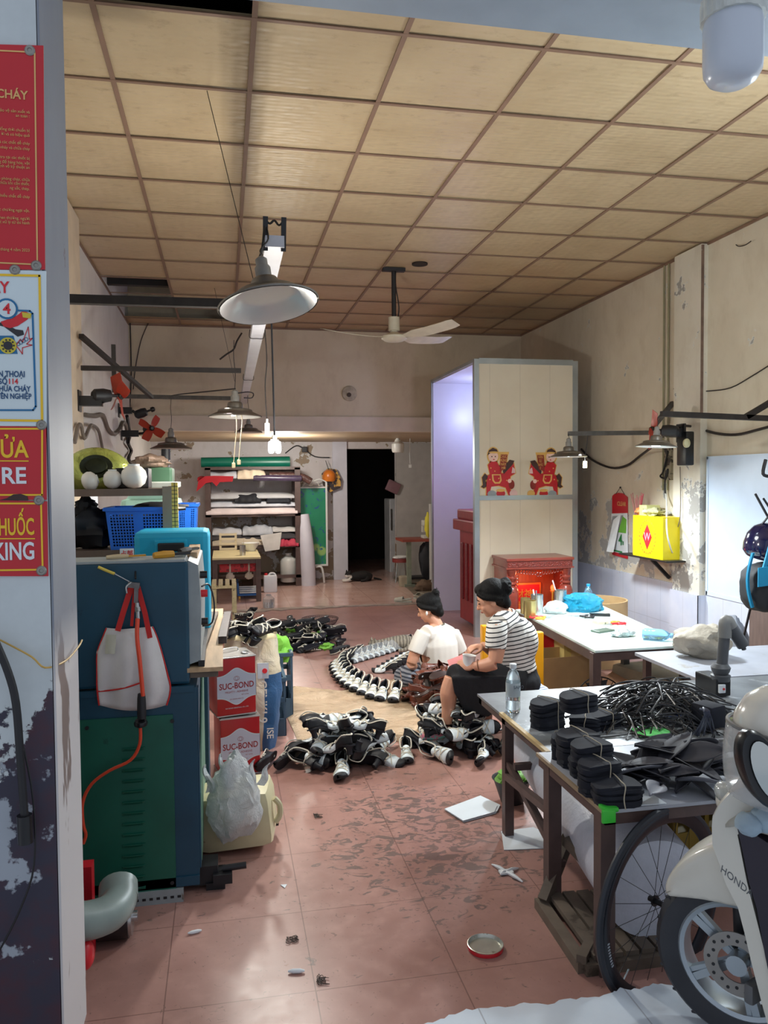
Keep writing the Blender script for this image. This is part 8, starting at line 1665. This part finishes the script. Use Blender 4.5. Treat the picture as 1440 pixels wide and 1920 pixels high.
def hairdo(t, Mx, s, bun, ponytail=None):
    P = lambda x, y, z: Mx @ V((x*s, y*s, z*s)); R3 = Mx.to_3x3(); m = MB()
    m.ell(P(0, -.026, .046), (.086*s, .096*s, .084*s), R3, 20, 14); m.ell(P(0, -.055, .005), (.077*s, .062*s, .078*s), R3, 18, 12); m.ell(P(0, .03, .085), (.062*s, .046*s, .036*s), R3)
    for sx in (-1, 1): m.tube([P(sx*.05, .06, .075), P(sx*.076, .03, .04), P(sx*.08, -.02, .012), P(sx*.06, -.07, -.02)], [.014*s, .018*s, .02*s, .02*s], 8)
    m.ell(P(0, -.075, -.05), (.05*s, .035*s, .045*s), R3)
    for (x, y, z, r) in bun: m.ell(P(x, y, z), (r*s, r*s*.9, r*s*1.05), R3, 14, 10, jit=.25, seed=int(z*100))
    organic(m, 'hair', HAIR, t, .006, 3, .5)
    m = MB(); b_ = bun[-1]
    for k in range(9):
        m.ell(P(b_[0], b_[1], b_[2]), b_[3]*.5*s, n=6, m=4) if k == 0 else None; a = 2*pi*k/9; b = bun[-1]; q = P(b[0]+b[3]*.6*cos(a), b[1]-b[3]*.5, b[2]+b[3]*.6*sin(a)); m.tube([q, q+(Mx.to_3x3() @ V((.02*cos(a), -.012, .02*sin(a))))*s], [.003, .0008], 5, True, False)
    m.build('stray_hair', HAIR, t, True)
def orient(loc, fwd, up=(0, 0, 1)):
    f = V(fwd).normalized(); u = V(up); x = f.cross(u).normalized(); u = x.cross(f); return Matrix.Translation(V(loc)) @ Matrix((x, f, u)).transposed().to_4x4()
def hand(m, w, d, up, s=1., curl=.6, spread=1., thumb=1):
    """palm from wrist w along d; up = back of hand; fingers curl to the palm side"""
    d, up = V(d).normalized(), V(up).normalized(); sd = d.cross(up).normalized(); up = sd.cross(d).normalized()
    pc = w+d*.045*s; R3 = Matrix((sd, d, up)).transposed(); m.ell(pc, (.036*s, .050*s, .0145*s), R3, 16, 10)
    for k, (off, ln) in enumerate(((-.027, .070), (-.009, .078), (.009, .073), (.026, .058))):
        b = w+d*.078*s+sd*off*s*spread; a = 0; p = [w+d*.05*s+sd*off*.9*s, b]; c = b
        for j, f in enumerate((.45, .32, .26)):
            a += curl*(.75+.2*j); c = c+(d*cos(a)-up*sin(a))*ln*f*s; p.append(c)
        m.tube(p, [.0098*s, .0092*s, .0086*s, .008*s, .0068*s], 10, True, False)
    b = w+d*.02*s+sd*thumb*-.028*s; p = [w+d*.015*s, b, b+(d*.6-sd*thumb*.7-up*.35*curl)*.032*s, b+(d*.9-sd*thumb*.35-up*.6*curl)*.056*s, b+(d*1.0+sd*thumb*.1-up*.75*curl)*.072*s]
    m.tube(p, [.012*s, .0125*s, .011*s, .0095*s, .007*s], 10, True, False)

# ---- woman in the striped shirt, on the stool, facing left
Yw = 4.95
J = lambda x, y, dy=0.: PY(x, y, Yw+dy)
hipc = J(968, 1278, .04); waist = J(966, 1245, .03); chest = J(955, 1196, .02); shc = J(951, 1163, .02); neckb = J(946, 1150, .02); headc = J(921, 1124, .02)
w1 = thing('woman', '', 'person', (hipc.x, hipc.y, 0))
w1['label'] = 'person in a striped shirt and black skirt sitting on a low stool, bent over handwork'
fwd = V((-.86, .30, -.42)); H1 = orient(headc, fwd, (-.35, .1, .9))
sN = J(931, 1172, -.17); sF = J(940, 1170, .19); eN = J(928, 1242, -.22); wN = J(889, 1249, -.16); eF = J(925, 1222, .2); wF = J(905, 1210, .10)
def body1(m, g=0., sleeves=False):
    limb(m, [hipc, waist, chest, shc], [.150+g, .122+g, .138+g, .115+g], 20)
    m.ell(J(978, 1202, .02), (.095+g, .13+g, .14+g))
    m.tube([sN+V((.02, .02, -.012)), shc, sF+V((.02, -.02, -.012))], [.060+g, .075+g, .060+g], 14)
m = MB(); body1(m, -.004); limb(m, [neckb+V((0.01, 0, -.05)), neckb+V((-.008, 0, 0)), headc+V((.03, 0, -.07)), headc+V((.02, 0, -.01))], [.075, .058, .050, .052]); head(m, H1, 1.0)
limb(m, [sN, (sN+eN)/2+V((.008, -.01, 0)), eN], [.056, .054, .045]); limb(m, [eN, (eN+wN)/2+V((.005, -.005, -.006)), wN], [.046, .043, .027])
limb(m, [sF, eF], [.052, .042]); limb(m, [eF, wF], [.042, .027])
hand(m, wN, wN-eN+V((-.0, .02, .03)), V((-.2, -.9, .35)), 1.0, .55, 1., -1); hand(m, wF, V((-.9, -.1, -.12)), V((.1, -.2, 1)), .95, .75)
kN = J(851, 1272, -.10); kF = J(850, 1268, .12); fN = J(836, 1362, -.08); fF = J(915, 1348, .15)
limb(m, [hipc+V((0, -.08, 0)), (hipc+kN)/2+V((0, 0, .01)), kN], [.10, .085, .062]); limb(m, [hipc+V((0, .08, 0)), (hipc+kF)/2, kF], [.10, .085, .062])
limb(m, [kN, J(842, 1300, -.10), J(841, 1325, -.09), fN+V((.005, 0, .02))], [.062, .060, .045, .034]); limb(m, [kF, J(872, 1300, .13), J(900, 1330, .14), fF], [.06, .056, .044, .032])
for f_, d_ in ((fN, V((-.16, -.03, -.03))), (fF, V((-.15, -.02, -.02)))): limb(m, [f_+V((.03, 0, -.025)), f_+d_*.4+V((0, 0, -.02)), f_+d_+V((0, 0, -.01))], [.03, .032, .02])
organic(m, 'body', SKIN, w1, .0055, 4, .5)
face_bits(w1, H1, 1.0)
hairdo(w1, H1, 1.04, [(.0, -.105, .045, .048), (.01, -.13, .055, .036), (-.01, -.12, .02, .035)])
P = lambda x, y, z: H1 @ V((x, y, z)); m = MB(); m.tube([P(.03*cos(a), -.098+.004*sin(2*a), .05+.035*sin(a)) for a in [k*pi/6 for k in range(13)]], .007, 6); m.build('scrunchie', mat('scrunchie_purple', (110, 50, 90), .7), w1, True)
g = G('striped_jersey', .8); x, y, z = g.xyz()
ph = g.math('ADD', g.math('ADD', z, g.math('MULTIPLY', x, -.16)), g.math('MULTIPLY', g.noise(6, 2, .5), .010)); fr = g.math('FRACT', g.math('DIVIDE', g.math('ADD', ph, 5.0), .0272)); g.col(g.mix(g.math('LESS_THAN', fr, .27), (222, 218, 212), (24, 24, 30))); g.bump(g.noise(9, 4), .25, .01); STRIPE = g.m
m = MB(); body1(m, .012)
limb(m, [sN+V((.01, .02, 0)), sN+(eN-sN)*.30+V((0, -.005, 0)), sN+(eN-sN)*.68], [.068, .070, .066]); limb(m, [sF, sF+(eF-sF)*.6], [.066, .060])
sh = organic(m, 'striped_shirt', STRIPE, w1, .006, 5, .5)
def cutm(o, planes):
    """trim a garment to its hems: drop faces beyond each plane (world point, normal, radius)"""
    bm = bmesh.new(); bm.from_mesh(o.data); off = wloc(o)
    for p, n, *r in planes:
        fs = [f for f in bm.faces if (f.calc_center_median()+off-p).dot(n) > 0 and (not r or (f.calc_center_median()+off-p).length < r[0])]
        bmesh.ops.delete(bm, geom=fs, context='FACES')
    bm.to_mesh(o.data); bm.free()
up1 = (shc-hipc).normalized(); cutm(sh, [(waist-up1*.035, -up1), (sN+(eN-sN)*.64, (eN-sN).normalized(), .12), (sF+(eF-sF)*.6, (eF-sF).normalized(), .12), (neckb+V((-.02, 0, -.012)), (headc-neckb+V((0, 0, .05))).normalized(), .10)])
sh.modifiers.new('t', 'SOLIDIFY').thickness = .003
SKT = mat('skirt_black', (20, 20, 25), .85, var=.2, scale=10, bump=.3, bscale=14)
m = MB(); limb(m, [waist+up1*-.01, hipc+V((.0, 0, 0))], [.135, .155], 20); m.ell(hipc+V((.01, 0, .0)), (.15, .18, .125)); limb(m, [hipc+V((0, -.08, 0)), (hipc+kN)/2+V((0, 0, .015)), kN+V((-.01, 0, .01))], [.125, .108, .080]); limb(m, [hipc+V((0, .08, 0)), (hipc+kF)/2+V((0, 0, .015)), kF+V((0, 0, .01))], [.125, .108, .08])
limb(m, [(hipc+kN)/2+V((0, .0, .03)), (hipc+kF)/2+V((0, 0, .03))], [.09, .09]); limb(m, [kN+V((.03, .02, .01)), kF+V((.03, 0, .01))], [.075, .075])
a_, b_ = J(885, 1268), J(900, 1330)
m.rings([[J(846, 1268, -.19), J(970, 1268, -.18), J(970, 1268, .2), J(846, 1262, .2)], [J(852, 1300, -.185), J(960, 1305, -.18), J(960, 1300, .22), J(856, 1290, .21)], [J(870, 1333, -.17), J(915, 1345, -.15), J(925, 1335, .2), J(872, 1322, .2)]])
organic(m, 'black_skirt', SKT, w1, .008, 8, .6)
SOK = mat('flower_sock', (206, 120, 140), .7, col2=(120, 190, 180), thr=.5, scale=50)
for f_, d_ in ((fN, V((-.16, -.03, -.03))), (fF, V((-.15, -.02, -.02)))): m = MB(); limb(m, [f_+V((.03, 0, -.03)), f_+d_*.5+V((0, 0, -.026)), f_+d_*1.05+V((0, 0, -.012))], [.032, .038, .022], flat=.8); m.build('slipper', SOK, w1, True)
m = MB(); bw = wN+(eN-wN).normalized()*.03; ax = (eN-wN).normalized(); u = ax.orthogonal().normalized(); w2_ = ax.cross(u); m.tube([bw+u*.036*cos(k*pi/8)+w2_*.036*sin(k*pi/8) for k in range(17)], .0028, 5); m.build('bracelet', mat('bracelet_brown', (120, 76, 50), .5), w1, True)
# cup and part held
q = J(879, 1238, -.12); m = MB(); m.lathe([(.034, -.035), (.042, .03), (.046, .034), (.040, .03), (.032, -.03), (.001, -.03)], q, (.1, 0, 1), 24, cap=False); tag(m.build('plastic_cup', mat('cup_clear', (232, 234, 234), .3), None, True), 'small translucent plastic cup held in the near hand of the striped-shirt woman', 'cup')
m = MB(); q = J(862, 1240, -.02); m.grid(lambda u, v: q+V((-.07+.13*u, .05*v, .03*v-.03+.04*u)), 5, 3, .004); tag(m.build('pink_cloth', mat('pink_piece', (220, 140, 140), .7), None, True), 'pink cloth piece on the lap in front of the small cup', 'cloth')
# stool under her
q = V((J(965, 1365).x, 5.0, 0)); t = thing('stool', 'low chrome ring stool with a red seat under a striped cushion', 'stool', q)
m = MB(); m.tube([q+V((.165*cos(k*pi/16), .165*sin(k*pi/16), .014)) for k in range(33)], .010, 8, smooth=False); m.build('foot_ring', CHR, t, True)
for k in range(3): a = 2*pi*k/3+.3; m = MB(); m.tube([q+V((.165*cos(a), .165*sin(a), .015)), q+V((.15*cos(a), .15*sin(a), .15)), q+V((.12*cos(a), .12*sin(a), .285))], .010, 8); m.build('leg', CHR, t, True)
zs1 = J(985, 1308).z; m = MB(); m.lathe([(.15, 0), (.165, .01), (.165, .035), (.15, .045)], V((q.x, q.y, .27)), (0, 0, 1), 28); m.build('seat', mat('seat_red', (200, 60, 70), .5), t, True)
g = G('cushion_stripe', .85); x, y, z = g.xyz(); fr = g.math('FRACT', g.math('DIVIDE', g.math('ADD', y, 5), .05)); g.col(g.mix(g.math('LESS_THAN', fr, .3), (206, 212, 222), (90, 110, 150))); g.bump(g.noise(14), .4, .01)
m = MB(); cc = V((q.x+.02, q.y, .315))
m.grid(lambda u, v: cc+V(((u-.5)*.46, (v-.5)*.36, .04-.32*max(0, abs(u-.5)-.38)-.28*max(0, abs(v-.5)-.36)+.02*(u-.3)+.012*noise.noise(V((u*7, v*7, 0))))), 24, 16, .018)
tag(m.build('cushion', g.m, None, True, angle=180), 'thin striped cushion cloth draped over the red stool seat', 'cushion')

# ---- woman in the white shirt, sitting on the floor
Y2 = 6.35
J = lambda x, y, dy=0.: PY(x, y, Y2+dy)
hip2 = J(826, 1270, .0); wst2 = J(824, 1246, 0); ch2 = J(821, 1206, 0); sh2 = J(820, 1184, .0); nb2 = J(818, 1170, .0); hd2 = J(804, 1142, .02)
w2 = thing('woman', 'person in a white T-shirt and striped trousers sitting on the floor with the back turned', 'person', (hip2.x, hip2.y, 0))
H2 = orient(hd2, (-.85, .42, -.38), (-.28, .12, .92))
sL = J(793, 1186, -.08); sR = J(848, 1186, .10); eL = J(771, 1244, -.10); wL = J(783, 1258, .16); eR = J(868, 1232, .14); wR = J(858, 1246, .28)
def body2(m, g=0.):
    limb(m, [hip2, wst2, ch2, sh2], [.165+g, .150+g, .150+g, .110+g], 20, None); m.tube([sL+V((.02, 0, -.02)), sh2+V((0, 0, -.01)), sR+V((-.02, 0, -.02))], [.058+g, .085+g, .058+g], 14)
m = MB(); body2(m, -.004); limb(m, [nb2+V((0, 0, -.05)), nb2, hd2+V((.02, -.01, -.06)), hd2], [.07, .053, .048, .05]); head(m, H2, .98)
limb(m, [sL, (sL+eL)/2, eL], [.055, .05, .042]); limb(m, [eL, wL], [.042, .027]); limb(m, [sR, (sR+eR)/2, eR], [.055, .05, .042]); limb(m, [eR, wR], [.042, .027])
hand(m, wL, wL-eL, V((-.3, .2, .9)), .95, .6); hand(m, wR, wR-eR, V((.3, .2, .9)), .95, .6, 1, -1)
kL2 = J(752, 1282, .05); kR2 = J(872, 1278, .38); 
for a, b, c in ((hip2, kL2, J(800, 1290, .30)), (hip2, kR2, J(815, 1290, .35))):
    b = V((b.x, b.y, .10)); c = V((c.x, c.y, .07)); a = V((a.x, a.y, .13)); limb(m, [a, (a+b)/2, b], [.10, .085, .065]); limb(m, [b, (b+c)/2, c], [.06, .052, .036]); limb(m, [c, c+V((.07, .05, -.01)), c+V((.15, .07, -.02))], [.034, .034, .02])
organic(m, 'body', SKIN, w2, .0065, 4, .5); face_bits(w2, H2, .98); hairdo(w2, H2, 1.02, [(.0, -.085, .078, .042), (.012, -.10, .10, .034), (-.012, -.105, .108, .03)])
P = lambda x, y, z: H2 @ V((x, y, z)); m = MB(); m.ell(P(-.092, .006, -.018), (.009, .012, .018)); m.build('earbud', BULBW, w2, True)
WS = mat('tshirt_white', (220, 214, 206), .8, var=.03, bump=.35, bscale=5)
m = MB(); body2(m, .014); limb(m, [sL+V((.01, 0, 0)), sL+(eL-sL)*.3, sL+(eL-sL)*.66], [.064, .067, .066]); limb(m, [sR, sR+(eR-sR)*.3, sR+(eR-sR)*.78], [.062, .066, .062]); limb(m, [wst2, hip2+V((0, 0, -.05))], [.168, .195], 20)
ts = organic(m, 'white_tshirt', WS, w2, .007, 5, .5)
cutm(ts, [(hip2+V((0, 0, -.06)), V((0, 0, -1))), (sL+(eL-sL)*.64, (eL-sL).normalized(), .13), (sR+(eR-sR)*.74, (eR-sR).normalized(), .13), (nb2+V((0, 0, -.004)), V((-.15, .05, 1)).normalized(), .11)]); ts.modifiers.new('t', 'SOLIDIFY').thickness = .003
m = MB(); m.tube([nb2+V((.062*cos(k*pi/10)+.004, .062*sin(k*pi/10), -.010-.012*cos(k*pi/10)*-1)) for k in range(21)], .007, 6); m.build('collar_band', mat('collar_olive', (80, 74, 56), .7), w2, True)
g = G('striped_trousers', .85); x, y, z = g.xyz(); ph = g.math('ADD', g.math('ADD', z, g.math('MULTIPLY', x, .25)), g.math('MULTIPLY', g.noise(5), .03)); fr = g.math('FRACT', g.math('DIVIDE', g.math('ADD', ph, 5), .032)); g.col(g.mix(g.math('LESS_THAN', fr, .45), (150, 152, 160), (62, 68, 82))); g.bump(g.noise(7, 5), .4, .02)
m = MB(); m.ell(V((hip2.x, hip2.y, .12)), (.175, .17, .125))
for a, b, c in ((hip2, kL2, J(800, 1290, .30)), (hip2, kR2, J(815, 1290, .35))):
    b = V((b.x, b.y, .105)); c = V((c.x, c.y, .08)); a = V((a.x, a.y, .13)); limb(m, [a, (a+b)/2, b], [.12, .108, .088]); limb(m, [b, (b+c)/2, c], [.08, .07, .052])
organic(m, 'striped_trousers', g.m, w2, .008, 5, .5)

# ---- cats
def catbody(t, spine, rad_, headp, hf, legs, tail, mt, s=1., ears=.028):
    m = MB(); limb(m, spine, rad_, 16); Hm = orient(headp, hf); R3 = Hm.to_3x3(); P = lambda x, y, z: Hm @ V((x*s, y*s, z*s))
    limb(m, [spine[-1], (spine[-1]+headp)/2, headp], [rad_[-1], .038*s, .035*s]); m.ell(headp, (.044*s, .046*s, .038*s), R3); m.ell(P(0, .038, -.012), (.022*s, .022*s, .016*s), R3)
    for sx in (-1, 1): m.tube([P(sx*.026, -.005, .025), P(sx*.032, -.008, .062)], [.019*s, .003*s], 8, True, False)
    for lg in legs: limb(m, lg, [.026*s, .019*s, .017*s], 10)
    limb(m, tail, [.016*s, .014*s, .009*s], 8); o = organic(m, 'body', mt, t, .005, 3, .5)
    for sx in (-1, 1): q = MB(); q.ell(P(sx*.018, .040, .006), (.006*s, .004*s, .006*s), R3, 8, 6); q.build('eye', BLK, t, True)
    q = MB(); q.ell(P(0, .060, -.008), (.005*s, .004*s, .004*s), R3, 8, 6); q.build('nose', mat('nose_pink', (190, 120, 110), .5), t, True)
c0 = PZ(740, 1222); ct = thing('cat', 'grey tabby cat lying flat on the floor behind the plastic-covered shoes', 'cat', c0)
g = G('tabby_fur', .8); x, y, z = g.xyz(); wv = g.math('SINE', g.math('ADD', g.math('MULTIPLY', x, 190), g.math('MULTIPLY', g.noise(9), 12))); c = g.mix(g.step(wv, -.2, .5), (104, 96, 84), (146, 136, 120)); low = g.step(g.math('ADD', z, g.math('MULTIPLY', g.noise(12), .06)), .085, .06); front = g.step(x, -.10, -.16); c = g.mix(g.math('MULTIPLY', low, front), c, (226, 218, 206)); g.col(c); g.bump(g.noise(90), .4, .004)
dx = V((1, .05, 0)); b0 = V((c0.x, c0.y+.05, 0))
catbody(ct, [b0+V((.22, .05, .06)), b0+V((.12, .04, .075)), b0+V((0, .02, .07)), b0+V((-.10, .0, .07)), b0+V((-.15, 0, .075))], [.055, .078, .072, .058, .045], b0+V((-.215, -.01, .085)), (-.9, -.35, -.1), [[b0+V((-.12, -.03, .05)), b0+V((-.17, -.06, .02)), b0+V((-.24, -.07, .016))], [b0+V((-.12, .04, .05)), b0+V((-.19, .05, .02)), b0+V((-.25, .04, .016))], [b0+V((.16, -.05, .05)), b0+V((.10, -.09, .025)), b0+V((.03, -.09, .018))]], [b0+V((.26, .05, .04)), b0+V((.33, .10, .02)), b0+V((.30, .20, .015))], g.m, 1.05)
c0 = PY(668, 1087, 13.45); c0.z = 0; ct = thing('cat', 'black and white cat lying before the dark rear doorway', 'cat', c0)
g = G('piebald_fur', .8); x, y, z = g.xyz(); k = g.step(g.math('ADD', x, g.math('MULTIPLY', g.noise(14), .12)), -.03, -.05); k2 = g.math('MULTIPLY', k, g.step(g.math('ADD', z, g.math('MULTIPLY', g.noise(20, 2, .5, off=(3, 0, 0)), .03)), .15, .135)); g.col(g.mix(k2, (26, 25, 26), (224, 220, 214)))
b0 = V((c0.x, 13.45, 0.008))
catbody(ct, [b0+V((.27, .04, .05)), b0+V((.16, .03, .085)), b0+V((.02, .01, .085)), b0+V((-.08, 0, .085))], [.06, .09, .085, .06], b0+V((-.14, -.02, .125)), (-.8, -.6, -.2), [[b0+V((-.08, -.04, .05)), b0+V((-.17, -.08, .03)), b0+V((-.25, -.08, .025))], [b0+V((-.08, .04, .05)), b0+V((-.17, .02, .03)), b0+V((-.24, .0, .025))], [b0+V((.2, -.06, .06)), b0+V((.14, -.11, .03)), b0+V((.06, -.11, .02))]], [b0+V((.32, .04, .04)), b0+V((.40, .06, .02)), b0+V((.44, .0, .015))], g.m, 1.3)
